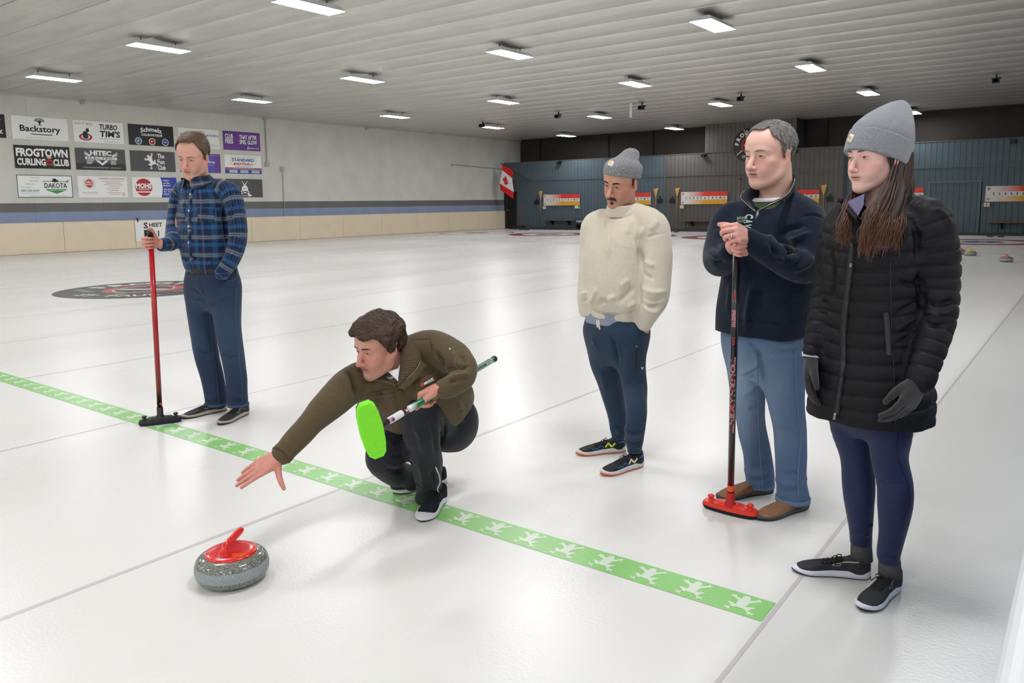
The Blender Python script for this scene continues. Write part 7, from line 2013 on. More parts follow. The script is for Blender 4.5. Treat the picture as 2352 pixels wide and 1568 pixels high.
GRAN = None
def granite():
    m = bpy.data.materials.new('granite'); m.use_nodes = True
    nt, b, tc = tc_nodes(m)
    n = nt.nodes.new('ShaderNodeTexNoise'); n.inputs['Scale'].default_value = 290; n.inputs['Detail'].default_value = 3
    nt.links.new(tc.outputs['Object'], n.inputs['Vector'])
    cr = nt.nodes.new('ShaderNodeValToRGB'); e = cr.color_ramp.elements; e[0].position = .36; e[1].position = .62; e[0].color = lin((64, 68, 64)); e[1].color = lin((164, 165, 153))
    q = e.new(.5); q.color = lin((116, 119, 111)); nt.links.new(n.outputs[0], cr.inputs[0])
    # polished above and below, dull pale band round the belly
    sp = nt.nodes.new('ShaderNodeSeparateXYZ'); nt.links.new(tc.outputs['Object'], sp.inputs[0])
    rm = nt.nodes.new('ShaderNodeValToRGB'); r = rm.color_ramp.elements; r[0].position = .22; r[0].color = (0, 0, 0, 1); r[1].position = .50; r[1].color = (0, 0, 0, 1)
    for p in (.26, .46): z = r.new(p); z.color = (1, 1, 1, 1)
    ml = nt.nodes.new('ShaderNodeMath'); ml.operation = 'MULTIPLY'; ml.inputs[1].default_value = 1/.17; nt.links.new(sp.outputs[2], ml.inputs[0]); nt.links.new(ml.outputs[0], rm.inputs[0])
    mx = nt.nodes.new('ShaderNodeMix'); mx.data_type = 'RGBA'; mx.inputs[7].default_value = lin((172, 180, 190)); nt.links.new(cr.outputs[0], mx.inputs[6])
    mf = nt.nodes.new('ShaderNodeMath'); mf.operation = 'MULTIPLY'; mf.inputs[1].default_value = .5; nt.links.new(rm.outputs[0], mf.inputs[0]); nt.links.new(mf.outputs[0], mx.inputs[0])
    nt.links.new(mx.outputs[2], b.inputs['Base Color'])
    ro = nt.nodes.new('ShaderNodeMath'); ro.operation = 'MULTIPLY_ADD'; ro.inputs[1].default_value = .45; ro.inputs[2].default_value = .13; nt.links.new(rm.outputs[0], ro.inputs[0]); nt.links.new(ro.outputs[0], b.inputs['Roughness'])
    return m
GRAN = granite()
def stone(x, y, rgb, label, rot=0.0, prints=False):
    root = empty('curling_stone', (x, y, 0)); tag(root, label, 'curling stone'); root.scale = (.95, .95, .95)
    R = .145; prof = []
    for k in range(25):
        a = -pi/2+pi*k/24; e = .62
        rr = .070+(R-.070)*(abs(cos(a))**e); zz = .0575+.0575*(1 if sin(a) > 0 else -1)*(abs(sin(a))**.9)
        prof.append((rr, zz))
    prof = [(.0001, .006), (.060, .006), (.064, .0)]+prof[0:1]+prof[1:]+[(.0001, .115)]
    MB().lathe(prof, (0, 0, 0), 56).build('granite_body', GRAN, root, True)
    m = mat('handle_%d' % (rgb[0]*7+rgb[1]), rgb, .22, spec=.5, coat=.5)
    MB().lathe([(.100, .1115), (.101, .117), (.094, .122), (.070, .1235), (.045, .124), (.0001, .126)], (0, 0, 0), 48).build('handle_plate', m, root, True)
    c, s = cos(rot), sin(rot)
    def w(a, b, z): return V3(a*c-b*s, a*s+b*c, z)
    hs = [Tube([w(-.045, 0, .118), w(-.042, 0, .140), w(-.030, 0, .156), w(.006, 0, .164), (w(.050, 0, .172)), w(.072, 0, .176)], [.021, .0125, .0138, .0142, .0150, .0125], .012),
          Tube([w(-.050, 0, .122), w(-.043, 0, .142)], [.026, .012], .012)]
    hk = skin_of(hs, .0032, 2); obj_np('handle', hk.V, hk.Q, m, root)
    if prints:
        pl = Plane((0, 0, .124), (cos(rot-1.2), sin(rot-1.2), 0), (-sin(rot-1.2), cos(rot-1.2), 0), (0, 0, 1), root)
        OR = mat('print_orange', (246, 150, 20), .5)
        for i, t in enumerate(('FROGTOWN', 'CURLING', 'CLUB')): pl.text(t, .016+.004*i, -.052-.012*i, .070-.004*i, -.044-.012*i, OR, .02, lift=.0012)
        pl.text('E', .074, -.075, .086, -.064, OR, .02, lift=.0006)
        p = w(-.078, .0, .1232); q = Plane((p[0], p[1], .1232), HR, HN, (0, 0, 1), root)
        q.ring(0, 0, .010, .012, mat('print_white', (226, 230, 236), .7), lift=.0012); q.text('6', -.004, -.006, .004, .006, mat('print_white', (226, 230, 236), .7), .03, lift=.0012)
    return root
stone(-2.590, 1.612, (222, 30, 22), 'red-handled grey granite curling stone sliding in the foreground', rot=radians(112), prints=True)
YEL = (236, 200, 20)
stone(-1.607, 20.3, (200, 34, 30), 'far red-handled curling stone standing alone at the right edge', rot=2.2)
stone(-2.514, 22.15, YEL, 'far yellow-handled curling stone right of the woman', rot=.6)
stone(-2.80, 22.6, (200, 34, 30), 'far red-handled curling stone left of the yellow one', rot=3.0)
stone(-2.66, 20.75, YEL, 'far curling stone half hidden behind the woman\'s sleeve', rot=1.0)

# ================================================================== signs on the left wall
WH = mat('sign_white', (246, 247, 244), .45); BKS = mat('sign_black', (38, 36, 36), .4); CH = mat('sign_charcoal', (86, 86, 88), .5); PU = mat('sign_purple', (104, 58, 146), .45)
INK = mat('ink_dark', (44, 46, 46), .6); INKG = mat('ink_grey', (150, 152, 150), .6); WI = mat('ink_white', (248, 248, 246), .6); RI = mat('ink_red', (190, 44, 48), .6); RP = mat('ink_pale_red', (206, 128, 124), .6); GI = mat('ink_green', (70, 150, 70), .6); BI = mat('ink_blue', (44, 66, 150), .6); PK = mat('ink_pink', (214, 60, 160), .6); OI = mat('ink_orange', (230, 180, 130), .6); NV = mat('ink_slate', (96, 112, 124), .6)
ROWZ = [3.563, 2.672, 1.766]; COLY = [8.37, 10.17, 11.97, 13.77, 15.585, 17.39]; SW_, SH_ = 1.625, .70
def sign(col, row, m, label):
    z = ROWZ[row]; y = COLY[col]
    o = MB().box((XL, y, z), (XL+.02, y+SW_, z+SH_)).build('banner_sign', m); tag(o, label, 'sign', 'sponsor banners on the left wall')
    return Plane((XL+.02, y, z), (0, 1, 0), (0, 0, 1), (1, 0, 0), o)
S = sign(0, 0, BKS, 'dark banner cut off by the left edge of the picture')
S.text('Y', 1.42, .42, 1.52, .55, WI, .03); S.text('K', 1.46, .12, 1.56, .24, WI, .03)
S = sign(1, 0, WH, 'white banner with a spreading tree above dark lettering')
S.text('Backstory', .22, .18, 1.40, .43, INK, .025); S.rect(.52, .15, 1.15, .175, INK); S.text('EVENTS AND SPACES', .40, .045, 1.22, .07, INKG)
for k in range(9):
    a = pi*k/8; S.line([(.80, .50), (.80+.06*cos(a), .56+.05*sin(a)), (.80+.15*cos(a), .57+.09*sin(a))], .012, INK)
    S.disc(.80+.125*cos(a), .575+.075*sin(a), .026, INKG, ry=.016)
S.rect(.785, .45, .815, .56, INK); S.disc(.80, .455, .06, INK, ry=.012)
S = sign(2, 0, WH, 'white banner with a black cat sitting on a red target')
S.text('DO IT BIG!', .06, .56, .62, .63, INKG, .01); S.text('TURBO', .82, .44, 1.42, .62, INK, .03, .08); S.text('TIM\'S', .82, .20, 1.50, .41, INK, .035, .08)
S.text('Anything Automotive', .82, .12, 1.50, .17, INKG); S.text('turbotims.com', .95, .04, 1.40, .08, INKG)
S.ring(.37, .17, .14, .21, RI, sy=.55); S.disc(.37, .17, .09, BI, ry=.06, lift=.004); S.disc(.36, .25, .085, INK, ry=.11, lift=.005); S.disc(.44, .38, .05, INK, ry=.055, lift=.005); S.poly([(.40, .41), (.41, .48), (.44, .43), (.475, .48), (.48, .41)], INK, lift=.005)
S = sign(3, 0, BKS, 'black banner with three round badges under white lettering')
S.text('Schmelz', .42, .42, 1.20, .58, WI, .03, arc=.06); S.text('COUNTRYSIDE', .44, .32, 1.20, .40, WI, .03)
for x, m1, m2 in ((.33, mat('badge_blue', (90, 116, 170), .4), GI), (.82, RI, mat('badge_wine', (150, 60, 76), .4)), (1.30, BI, mat('badge_blue', (90, 116, 170), .4))):
    S.disc(x, .14, .12, WI, lift=.004); S.disc(x, .14, .10, m1, lift=.005); S.rect(x-.07, .11, x+.07, .17, m2, lift=.006); S.text('W' if x > 1 else 'F', x-.04, .115, x+.04, .165, WI, .01, lift=.007)
S = sign(4, 0, WH, 'white banner with a pale orange ring behind the plaid man\'s head')
S.text('SUNRISE', .04, .44, .70, .52, NV, .01); S.text('BANKS', 1.10, .44, 1.60, .52, NV, .01); S.ring(.90, .48, .10, .16, OI)
S.text('bank on an alternative', 1.02, .12, 1.58, .17, INKG); S.text('sunrisebanks.com', 1.20, .06, 1.58, .09, INKG)
S = sign(5, 0, PU, 'purple banner with white capitals and pink brackets')
S.text('CLUB', .08, .43, .42, .60, WI, .03); S.text('FEES', .08, .24, .42, .41, WI, .03); S.rect(.47, .405, .57, .425, PK); S.rect(.51, .36, .53, .47, PK)
S.text('THAT AFTER', .70, .43, 1.48, .59, WI, .03); S.text('SPIEL GLOW', .70, .24, 1.48, .40, WI, .03)
for x in (.63, 1.54): S.rect(x, .20, x+.015, .63, PK)
S.rect(.63, .20, .67, .215, PK); S.rect(1.515, .20, 1.555, .215, PK); S.text('SPIEL MORE. GLOW MORE.', .10, .10, .62, .13, PK); S.text('THE AFTER CLUB', .10, .055, .62, .085, PK); S.text('AFFINITY PLUS', 1.12, .07, 1.56, .12, WI, .01); S.poly([(1.02, .05), (1.05, .05), (1.07, .14), (1.09, .05), (1.12, .05), (1.08, .17), (1.06, .17)], WI)
S = sign(1, 1, BKS, 'black banner with two rows of big white block capitals')
S.text('FROGTOWN', .05, .36, 1.56, .62, WI, .045); S.text('CURLING', .06, .09, .88, .31, WI, .04); S.text('CLUB', 1.10, .09, 1.58, .31, WI, .04)
S.disc(.99, .20, .10, RI, lift=.005); S.rect(.93, .17, 1.05, .23, BKS, lift=.006); S.poly([(.90, .35), (.99, .30), (1.08, .35), (1.02, .40), (.99, .34), (.96, .40)], OI, lift=.006); S.line([(.84, .06), (.93, .13)], .03, GI, lift=.006); S.line([(1.14, .06), (1.05, .13)], .03, GI, lift=.006)
S = sign(2, 1, CH, 'grey banner with white wings and a white chevron emblem')
S.text('HITEC', .46, .47, 1.16, .64, WI, .05, .05); S.rect(.30, .34, 1.34, .43, WI); S.text('ELECTRIC', .36, .355, 1.28, .415, CH, .02, lift=.005)
S.poly([(.62, .32), (.74, .32), (.84, .22), (.94, .32), (1.06, .32), (.84, .15)], WI)
for s_ in (-1, 1):
    for k in range(3): S.line([(.82+s_*.36, .44+k*.02), (.82+s_*.54, .50+k*.045)], .02, WI)
for k in range(4): S.rect(.34, .30-k*.035, .58-k*.03, .315-k*.035, WI); S.rect(1.12, .30-k*.035, 1.30, .315-k*.035, WI)
S.text('WWW.HITECELECTRICMN.COM  /  (952) 934-0111', .20, .055, 1.46, .095, WI); S.rect(0, 0, SW_, .22, mat('sign_charcoal_dark', (56, 56, 58), .5), lift=.001)
S = sign(3, 1, CH, 'grey banner with a white leaping frog beside three short words')
S.poly([(.74+x*.42*cos(.5)-y*.50*sin(.5), .35+x*.42*sin(.5)+y*.50*cos(.5)) for x, y in FROG], WI)
for i, t in enumerate(('The', 'Fun', 'Club')): S.text(t, .96, .46-.20*i, 1.22+.03*(i > 1), .62-.20*i, WI, .03, .04)
S = sign(4, 1, mat('sign_violet', (98, 92, 180), .45), 'violet banner with white script half hidden by the man\'s head')
S.text('Sleep', 1.12, .34, 1.40, .44, WI, .02); S.text('by you', 1.14, .27, 1.34, .31, WI); S.text('sleepnumbercenter.com', 1.0, .63, 1.58, .66, WI); S.rect(1.38, 0, SW_, SH_, mat('sign_violet_deep', (110, 70, 158), .45), lift=.001)
S = sign(5, 1, WH, 'white banner with a red stripe and blue foot')
S.text('STANDARD', .32, .46, 1.30, .58, BI, .03); S.text('HEATING', .44, .32, 1.12, .42, RI, .03); S.text('& AIR CONDITIONING', .46, .25, 1.16, .285, BI); S.ring(1.20, .37, .025, .042, BI)
S.poly([(.37, .33), (.41, .42), (.45, .33)], RI)
for a in (((.27, .36), (.27, .62)), ((.27, .62), (1.35, .62)), ((1.35, .62), (1.35, .36)), ((1.35, .36), (1.27, .36)), ((.27, .36), (.34, .36))): S.line(a, .012, RP)
S.rect(.0, .175, SW_, .225, RI); S.rect(.0, 0, SW_, .165, mat('sign_blue', (40, 88, 172), .5)); S.text('Making life comfortable since 1930', .35, .185, 1.28, .215, WI, lift=.005)
for x in (.18, .66, 1.16):
    for k in range(3): S.rect(x, .035+.038*k, x+.36, .055+.038*k, WI, lift=.005)
S = sign(1, 2, WH, 'white banner with a thin green frame and green pennant')
GD = mat('ink_dark_green', (58, 112, 58), .6)
for r_ in ((0, 0, SW_, .02), (0, SH_-.02, SW_, SH_), (0, 0, .02, SH_), (SW_-.02, 0, SW_, SH_)): S.rect(*r_, GD)
S.text('DAKOTA', .78, .30, 1.46, .46, INK, .02); S.poly([(.82, .27), (1.44, .27), (1.40, .22), (1.13, .12), (.86, .22)], GI); S.text('CURLING SUPPLIES', .90, .215, 1.38, .25, WI, .01, lift=.005)
S.rect(.74, .50, 1.50, .52, GI); S.poly([(1.46, .46), (1.53, .55), (1.50, .56), (1.44, .50)], GI); S.disc(1.11, .525, .10, INK, ry=.04, lift=.005); S.disc(1.10, .57, .045, INK, ry=.025, lift=.005); S.rect(1.02, .58, 1.12, .60, INK, lift=.005)
for (x, y_, t) in ((.40, .60, 'ONE SUPPLY'), (.34, .50, 'ACCESSORIES'), (.24, .40, 'DELIVERY SERVICE'), (.10, .30, 'CALL TODAY')): S.text(t, x, y_, x+.28, y_+.035, INKG)
S.text('800-706-0009', .10, .18, .62, .25, GI, .01); S.text('www.dakotacurling.com', .10, .12, .62, .15, GI); S.text('DAKOTA CURLING SUPPLIES LLC SIOUX FALLS', .34, .04, 1.40, .07, INKG)
S = sign(2, 2, WH, 'white banner with a red hexagon badge and red small print')
S.poly([(.36+.20*sin(k*pi/3), .46+.20*cos(k*pi/3)*.98) for k in range(6)], RP); S.poly([(.36+.19*sin(k*pi/3), .46+.19*cos(k*pi/3)*.98) for k in range(6)], WH, lift=.0035); S.poly([(.36+.15*sin(k*pi/3), .46+.15*cos(k*pi/3)*.98) for k in range(6)], RI, lift=.004)
S.text('ABLE', .24, .47, .48, .54, WH, .02, lift=.006); S.text('BREWING', .23, .39, .49, .45, WH, .02, lift=.006); S.text('SEEDHOUSE AND BREWERY', .12, .15, .62, .18, RP); S.text('MINNEAPOLIS MN', .16, .10, .60, .12, RP)
S.text('FROM GRAIN TO GLASS SINCE 2015', .70, .60, 1.54, .65, RI, .005)
for k, (a, b) in enumerate(((.78, 1.48), (.90, 1.40), (.84, 1.48), (.98, 1.36), (.92, 1.34), (1.0, 1.30), (.94, 1.40), (1.0, 1.34))): S.rect(a, .535-.062*k, b, .549-.062*k, RP)
S.ring(1.48, .11, .035, .055, RP)
S = sign(3, 2, WH, 'white and blue banner with a big red disc')
S.disc(.40, .35, .30, RI); S.text('MOHS', .12, .32, .68, .49, WI, .05, lift=.005); S.rect(.13, .29, .67, .305, WI, lift=.005); S.rect(.13, .17, .67, .21, WI, lift=.005); S.text('CONSTRUCTION', .22, .245, .58, .275, WI, lift=.005)
S.poly([(1.02, 0), (SW_, 0), (SW_, SH_), (1.02, SH_), (1.07, .55), (1.09, .35), (1.07, .15)], mat('sign_royal_blue', (56, 76, 172), .5))
for i, t in enumerate(('Right', 'on the', 'Button!')): S.text(t, 1.12, .56-.085*i, 1.34+.02*i, .62-.085*i, WI, .02, lift=.005)
for i, t in enumerate(('We Work', 'for You,', 'NOT the')): S.text(t, 1.12, .25-.085*i, 1.46, .31-.085*i, WI, .02, lift=.005)
S = sign(4, 2, BKS, 'dark banner almost hidden behind the man in plaid')
S.text('TAVERN', .2, .3, 1.2, .5, WI, .03)
S = sign(5, 2, CH, 'charcoal banner with a white skull over crossed brooms')
for s_ in (-1, 1):
    S.line([(.82-s_*.24, .10), (.82+s_*.12, .62)], .035, WI); S.poly([(.82-s_*.30, .06), (.82-s_*.16, .02), (.82-s_*.10, .16), (.82-s_*.17, .20)], WI)
S.disc(.82, .33, .14, WI, ry=.13, lift=.005); S.rect(.75, .16, .89, .24, WI, lift=.005); S.text('JR. PUB', .74, .30, .90, .35, CH, .02, lift=.007); S.text('de Pool', .72, .04, .94, .09, WI, lift=.005)
for k in range(9): a = pi*(k-.5)/8+.2; S.disc(.82+.26*cos(a), .33+.27*sin(a), .02, INKG)
# sheet number board clipped to the boards
sb = MB().box((XL+.056, 13.74, .235), (XL+.064, 14.98, .965)).build('sheet_sign', WH); tag(sb, 'white sign lettered Sheet clipped to the beige boards', 'sign')
S = Plane((XL+.064, 13.74, .235), (0, 1, 0), (0, 0, 1), (1, 0, 0), sb)
S.text('S', .30, .45, .45, .66, INK, .03); S.text('HEET', .50, .50, .98, .64, INK, .025); S.rect(.30, .14, .66, .40, BKS); S.poly([(.48+x*.2, .27+y*.18) for x, y in FROG], WI, lift=.005); S.text('1', .80, .15, .84, .36, INK, .02)
MB().box((XL+.05, 13.82, .92), (XL+.075, 13.86, 1.06)).build('clip', BKS, sb)
# conduits and small boxes on the left wall
def conduit(pts, label, r=.022):
    o = MB().tube([(XL+.035, y, z) for y, z in pts], r, 8).build('conduit', mat('conduit_grey', (160, 160, 158), .5)); tag(o, label, 'conduit'); return o
o = conduit([(19.28, 4.86), (19.28, 3.10)], 'grey conduit with drop box right of the purple banner'); MB().box((XL, 19.19, 2.98), (XL+.07, 19.37, 3.14)).build('box', mat('conduit_box', (176, 176, 172), .5), o); MB().box((XL, 19.19, 4.80), (XL+.10, 19.37, 4.90)).build('box', mat('conduit_box', (176, 176, 172), .5), o)
o = conduit([(20.0, 2.85), (20.0, .99)], 'thin grey conduit down to the boards right of the banners', .014); MB().box((XL+.002, 19.91, 2.80), (XL+.07, 20.09, 2.98)).build('box', mat('conduit_box', (176, 176, 172), .5), o)
o = conduit([(30.4, 3.30), (30.4, 3.42), (30.5, 3.40), (34.8, 3.28)], 'grey conduit along the left wall near the back corner', .02)
for y in (12.25, 24.6):
    o = MB().box((XL, y, 4.78), (XL+.12, y+.12, 4.86)).build('wall_sensor', mat('conduit_box', (176, 176, 172), .5)); tag(o, f'small grey sensor at the top of the left wall, {"above the banners" if y < 20 else "past the banners"}', 'sensor')

# ================================================================== back wall
def gradient(name, rgb, x0, x1):
    m = bpy.data.materials.new(name); m.use_nodes = True
    nt, b, tc = tc_nodes(m); ge = nt.nodes.new('ShaderNodeNewGeometry'); oi = nt.nodes.new('ShaderNodeTexCoord')
    sp = nt.nodes.new('ShaderNodeSeparateXYZ'); nt.links.new(oi.outputs['Object'], sp.inputs[0])
    cr = nt.nodes.new('ShaderNodeValToRGB'); e = cr.color_ramp.elements; e[0].position = .12; e[0].color = lin((226, 224, 216)); e[1].position = .52; e[1].color = lin(rgb)
    dv = nt.nodes.new('ShaderNodeMath'); dv.operation = 'DIVIDE'; dv.inputs[1].default_value = 2.29; nt.links.new(sp.outputs[0], dv.inputs[0]); nt.links.new(dv.outputs[0], cr.inputs[0]); nt.links.new(cr.outputs[0], b.inputs['Base Color'])
    b.inputs['Roughness'].default_value = .5; return m
G_RED, G_YEL = gradient('score_red', (226, 58, 40), 0, 1), gradient('score_yellow', (228, 166, 44), 0, 1)
SBW = mat('score_white', (224, 224, 218), .5); SBI = mat('score_ink', (50, 50, 50), .6)
SBX = [-24.075, -19.98, -16.09, -12.0, -7.99, -3.575]
NAMES = ['first', 'second', 'third', 'fourth', 'fifth', 'sixth']
WHERE = ['left end of the wall, right of the flag', 'behind the man in the cream sweatshirt', 'between the cream sweatshirt and the dark fleece', 'behind the man in the dark fleece', 'behind the woman in the beanie', 'at the right edge of the picture']
for k, x in enumerate(SBX):
    o = MB().box((0, 0, 0), (2.29, .02, .585)).build('scoreboard', SBW); o.location = (x, YB-.06, 1.256)
    tag(o, f'red and yellow scoreboard {WHERE[k]}', 'scoreboard', 'scoreboards on the back wall')
    def rr(x0, z0, x1, z1, m, nm='print', y=-.004): return obj(nm, [(x0, y, z0), (x1, y, z0), (x1, y, z1), (x0, y, z1)], [(0, 1, 2, 3)], m, o)
    rr(.0, .375, 2.29, .585, G_RED, 'red_band'); rr(.0, .0, 2.29, .215, G_YEL, 'yellow_band')
    pl = Plane((0, -.004, 0), (1, 0, 0), (0, 0, 1), (0, -1, 0), o); pl.lift = .002
    for i in range(11):
        cx = .27+i*.188; wd = (.026 if i == 0 else .055) if i < 9 else (.10 if i == 9 else .075)
        pl.text(str(i+1), cx-wd/2, .245, cx+wd/2, .345, SBI, .04)
    for z, m in ((.49, RI), (.10, mat('ink_ochre', (150, 130, 60), .6))): pl.disc(.10, z, .05, m); pl.disc(.10, z, .022, SBW, lift=.004)
    # hanging number card
    if k in (0, 2, 5):
        c = MB().box((x-.04, YB-.09, 1.06), (x+.17, YB-.05, 1.225)).build('number_card', mat('card_wood', (214, 176, 128), .7)); tag(c, f'wooden card numbered 1 under the scoreboard {WHERE[k]}', 'card', 'number cards on the back wall')
        q = Plane((x-.04, YB-.09, 1.06), (1, 0, 0), (0, 0, 1), (0, -1, 0), c); q.rect(.03, .02, .18, .145, SBW); q.text('1', .09, .04, .12, .125, SBI, .05, lift=.006)
    # bench
    if k in (0, 2, 5):
        bx = x+.15; b_ = MB().box((bx, YB-.36, .46), (bx+1.95, YB-.02, .50)).build('bench', mat('bench_wood', (122, 88, 58), .6)); tag(b_, f'wooden wall bench under the scoreboard {WHERE[k]}', 'bench', 'benches on the back wall')
        for q in (.45, 1.5): MB().add([(bx+q-.02, YB-.02, .46), (bx+q+.02, YB-.02, .46), (bx+q+.02, YB-.32, .46), (bx+q-.02, YB-.32, .46), (bx+q-.02, YB-.02, .22), (bx+q+.02, YB-.02, .22), (bx+q+.02, YB-.06, .22), (bx+q-.02, YB-.06, .22)], [(0, 1, 2, 3), (4, 7, 6, 5), (0, 4, 5, 1), (2, 6, 7, 3), (0, 3, 7, 4), (1, 5, 6, 2)]).build('bracket', mat('bracket_black', (24, 24, 26), .6), b_)
card = MB().box((-22.08, YB-.08, 1.10), (-21.72, YB-.05, 1.24)).build('notice', SBW); tag(card, 'small white notice under the right end of the leftmost scoreboard', 'notice'); obj('print', [(-21.86, YB-.082, 1.13), (-21.70, YB-.082, 1.13), (-21.70, YB-.082, 1.24), (-21.86, YB-.082, 1.24)], [(0, 1, 2, 3)], GI, card)
def corn_broom(x, z_top, z_bot, label, flip=False):
    r = empty('corn_broom', (x, YB-.06, z_bot)); tag(r, label, 'broom', 'corn brooms on the back wall')
    h = z_top-z_bot
    MB().tube([(0, 0, 0), (0, 0, h-.38)], .017, 8).build('handle', mat('broom_wood', (190, 138, 82), .6), r, True)
    V = []; F = []; n = 12
    for z, w, d in ((h-.42, .025, .02), (h-.36, .045, .03), (h-.2, .085, .035), (h-.02, .125, .04), (h, .12, .035)):
        for k in range(n): a = 2*pi*k/n; V.append((w*cos(a), d*sin(a), z+(.02*cos(a) if z > h-.1 else 0)))
    for i in range(4):
        for k in range(n): F.append((i*n+k, i*n+(k+1) % n, (i+1)*n+(k+1) % n, (i+1)*n+k))
    F.append(tuple(4*n+k for k in range(n)))
    obj('bristles', V, F, mat('corn_straw', (206, 166, 92), .85, var=.15, vscale=60), r, True)
    return r
for x, l in ((-24.28, 'corn broom hanging left of the leftmost scoreboard'), (-17.42, 'corn broom behind the right shoulder of the man in cream'), (-16.29, 'corn broom left of the middle scoreboard'), (-9.53, 'corn broom beside the woman\'s hair at the right of the fleece')):
    corn_broom(x, 2.03, .70, l)
def dustpan(x, label):
    o = empty('dustpan', (x, YB-.05, 1.32)); tag(o, label, 'dustpan', 'dustpans on the back wall')
    DPM = mat('dustpan_black', (22, 23, 26), .6)
    MB().prism([(-.13, 0), (.13, 0), (.13, .18), (.10, .22), (-.10, .22), (-.13, .18)], (0, 0, 0), (1, 0, 0), (0, 0, 1), (0, -.05, 0)).build('pan', DPM, o)
    MB().box((-.025, -.03, .22), (.025, 0, .34)).build('handle', DPM, o)
for x, l in ((-24.54, 'black dustpan left of the leftmost corn broom'), (-17.2, 'black dustpan right of the broom behind the man in cream'), (-16.55, 'black dustpan left of the broom by the middle scoreboard'), (-9.27, 'black dustpan right of the broom beside the woman')): dustpan(x, l)
pm_ = MB().tube([(-13.25, YB-.06, 1.3), (-13.22, YB-.06, 2.48)], .018, 8).build('measuring_stick', mat('stick_ochre', (150, 132, 86), .6)); tag(pm_, 'thin pale stick hanging on the grey siding left of the man\'s face', 'stick'); MB().box((-13.26, YB-.08, 2.36), (-13.15, YB-.03, 2.42)).build('clip', BKS, pm_)
# exit sign, flag, trash bin, spare broom, cameras
ex = MB().box((-26.72, YB-.09, 2.24), (-26.40, YB-.02, 2.42)).build('exit_sign', mat('exit_housing', (206, 210, 206), .5)); tag(ex, 'green exit sign above the dark doorway', 'sign')
obj('face', [(-26.70, YB-.095, 2.25), (-26.42, YB-.095, 2.25), (-26.42, YB-.095, 2.41), (-26.70, YB-.095, 2.41)], [(0, 1, 2, 3)], mat('exit_green', (60, 190, 100), .4, emit=.5), ex)
Plane((-26.70, YB-.095, 2.25), (1, 0, 0), (0, 0, 1), (0, -1, 0), ex).text('EXIT', .04, .03, .24, .13, mat('exit_white', (236, 250, 240), .4, emit=.8), .03)
fl = empty('flag', (-24.96, YB-.06, 2.58)); tag(fl, 'red and white maple leaf flag on a slanting pole', 'flag')
def fw(a, b): return V3(-1.20*a, -.25-.75*a, .98*a)     # along the pole
MB().tube([(0, -.03, 0), fw(1, 0)*1.02], .02, 8).build('pole', mat('pole_black', (30, 28, 28), .5), fl)
FR_, FWt = mat('flag_cloth_red', (214, 30, 34), .8), mat('flag_cloth_white', (232, 230, 226), .8)
def flag_pt(s, t):     # s along the pole from the tip, t down the fly
    p = fw(1-.44*s, 0); return p+V3(.10*sin(t*5+s*2)*.25-.10*t*(1-s)+.02, .06*sin(t*7+s*3), -1.42*t-.02-.06*s*t)
for nm, t0, t1, m in (('red_bar', 0, .25, FR_), ('white_field', .25, .75, FWt), ('red_bar', .75, 1.0, FR_)):
    V = []; F = []; a, b = 8, 8
    for i in range(a+1):
        for j in range(b+1): V.append(flag_pt(i/a, t0+(t1-t0)*j/b))
    for i in range(a):
        for j in range(b): F.append((i*(b+1)+j, i*(b+1)+j+1, (i+1)*(b+1)+j+1, (i+1)*(b+1)+j))
    obj(nm, V, F, m, fl, True)
LEAF = [(0, .5), (.08, .33), (.16, .38), (.13, .12), (.25, .25), (.28, .18), (.42, .22), (.36, .06), (.42, 0), (.20, -.18), (.24, -.26), (.03, -.22), (.03, -.45)]
LEAF = LEAF+[(-x, y) for x, y in LEAF[::-1] if x > 0]
obj('maple_leaf', [flag_pt(.5-.62*y, .5+.36*x)+V3(-.01, -.03, 0) for x, y in LEAF], tess(LEAF), FR_, fl)
bn = empty('trash_bin', (-21.62, YB-.3, 0)); tag(bn, 'black trash bin with a grey liner at the foot of the back wall', 'bin')
MB().lathe([(.0001, .07), (.17, .07), (.20, .42), (.19, .43)], (0, 0, 0), 20).build('body', mat('bin_black', (20, 20, 22), .5), bn, True); MB().lathe([(.20, .36), (.215, .40), (.22, .46), (.19, .47), (.17, .40)], (0, 0, 0), 20).build('liner', mat('bin_liner', (150, 156, 158), .3), bn, True)
sp_ = empty('push_broom', (-25.3, 34.2, .07)); tag(sp_, 'red-handled push broom leaning at the end of the boards', 'broom')
MB().tube([(-.06, 0, .1), (.14, .3, 1.45)], .02, 8).build('handle', mat('pole_dull_red', (150, 44, 54), .5), sp_, True); MB().box((-.42, -.12, 0), (.32, .1, .11)).build('brush', BKS, sp_); MB().tube([(.125, .28, 1.35), (.16, .33, 1.6)], .024, 8).build('grip', mat('grip_blue', (50, 90, 140), .5), sp_, True)
def spot_camera(x, y, z, label, drop=.0):
    o = empty('camera_mount', (x, y, z)); tag(o, label, 'camera', 'small cameras')
    m = mat('camera_black', (18, 18, 20), .4)
    MB().box((-.09, -.16, -.10), (.09, .02, .02)).build('body', m, o); MB().box((-.12, -.02, .02), (.12, .05, .05)).build('bracket', m, o)
    if z > 4: MB().box((-.02, -.02, .04), (.02, .02, .22)).build('stem', m, o); MB().lathe([(.05, -.19), (.06, -.16), (.0001, -.16)], (0, -.0, -.04), 12, (0, 1, 0)).build('lens', m, o)
for x, z, l in ((-23.02, 3.52, 'small black camera on top of the blue siding above the leftmost scoreboard'), (-14.98, 3.52, 'small black camera at the left corner of the boxed panel'), (-10.78, 3.52, 'small black camera behind the grey-haired man\'s head'), (-2.81, 3.50, 'small black camera above the scoreboard at the right edge')): spot_camera(x, YB-.06, z, l)
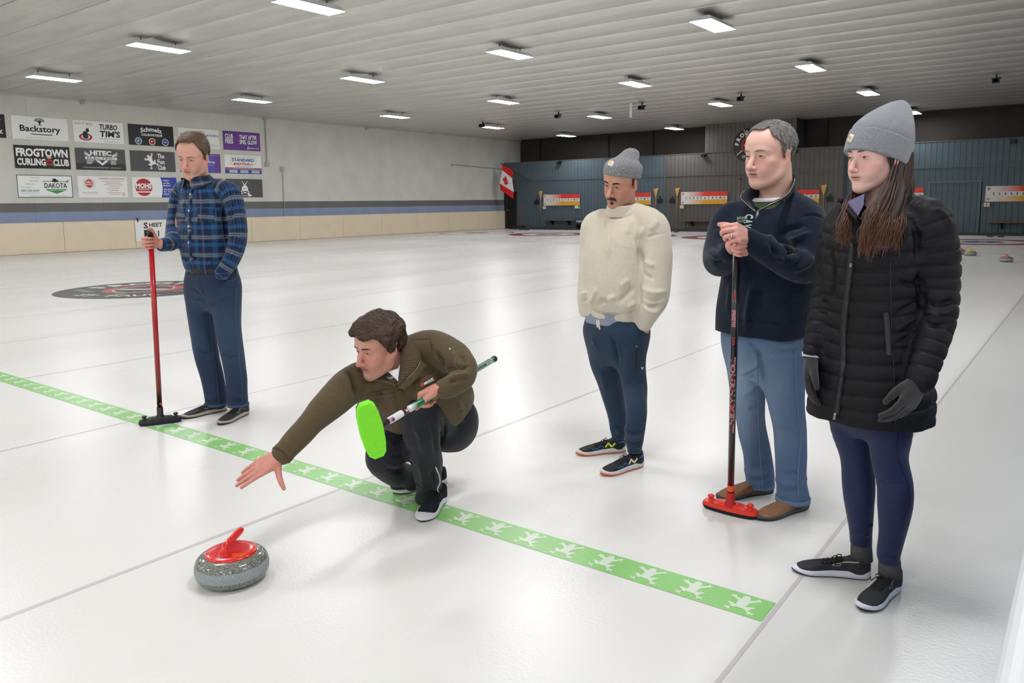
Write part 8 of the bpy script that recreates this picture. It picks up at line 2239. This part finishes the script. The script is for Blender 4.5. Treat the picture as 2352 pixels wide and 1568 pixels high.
for (u, v, l) in ((1283, 268, 'tiny camera under the ceiling between the two left light rows'), (1475, 248, 'tiny camera under the ceiling near the white tag'), (1702, 228, 'tiny camera under the ceiling right of the third light row'), (2288, 186, 'tiny camera under the ceiling at the far right'), (1109, 289, 'tiny camera beside a light near the left wall')):
    p = gnd(u, v, 4.72); spot_camera(p[0], p[1], 4.76, l)
p = gnd(1449, 250, 4.70); o = MB().box((p[0]-.05, p[1]-.005, 4.40), (p[0]+.05, p[1]+.005, 4.9)).build('hanging_tag', SBW); tag(o, 'white tag hanging from the ceiling', 'tag')
# round club sign on the boxed panel
rs = empty('round_sign', (-12.83, YB-.06, 3.86)); tag(rs, 'round dark club sign with curved white capitals on the boxed panel', 'sign')
MB().lathe([(.0001, .03), (.75, .03), (.76, .0)], (0, 0, 0), 40, (0, -1, 0)).build('disc', mat('sign_brown_black', (46, 40, 38), .5), rs)
pl = Plane((0, -.03, 0), (1, 0, 0), (0, 0, 1), (0, -1, 0), rs)
pl.disc(0, 0, .36, RI); pl.disc(0, 0, .29, mat('sign_brown_black', (46, 40, 38), .5), lift=.005); pl.rect(-.24, -.06, .24, .06, INKG, lift=.007)
for k, ch in enumerate('FROGTOWN'):
    a = radians(172-160*k/7); v, f = text_mesh(ch, .05); c_ = (v.min(0)+v.max(0))/2; vv = (v-c_)*.24
    upv = np.array([cos(a), sin(a)]); rt_ = np.array([upv[1], -upv[0]]); w_ = upv*.56+vv[:, :1]*rt_+vv[:, 1:]*upv
    obj('lettering', pl.pts(w_, .006), f, WI, rs)
for s_ in (-1, 1): pl.line([(s_*.12, .50), (s_*.26, .70)], .05, OI, lift=.006); pl.line([(s_*.30, -.22), (s_*.56, -.42)], .03, WI, lift=.006); pl.line([(s_*.36, -.20), (s_*.60, -.34)], .02, GI, lift=.006)
pl.text('ST. PAUL', -.3, -.56, .3, -.44, WI, .03)
# hacks (foot blocks) on the far ice
for k, x in enumerate(CENTRES):
    for s_ in (-.17, .17):
        o = MB().box((x+s_-.09, 32.9, 0), (x+s_+.09, 33.1, .03)).build('hack', CARPET); tag(o, f'{"left" if s_ < 0 else "right"} black rubber foot hack at the far end of the {NAMES[k]} sheet from the right', 'hack', 'foot hacks on the far ice')
gr_ = MB().box((-13.3, YB+.5, 4.80), (-12.6, YB+.9, 4.86)).build('ceiling_vent', mat('vent_ochre', (170, 140, 90), .6)); tag(gr_, 'small ochre vent strip above the boxed panel', 'vent')

if _text_scene is not None: bpy.data.scenes.remove(_text_scene)
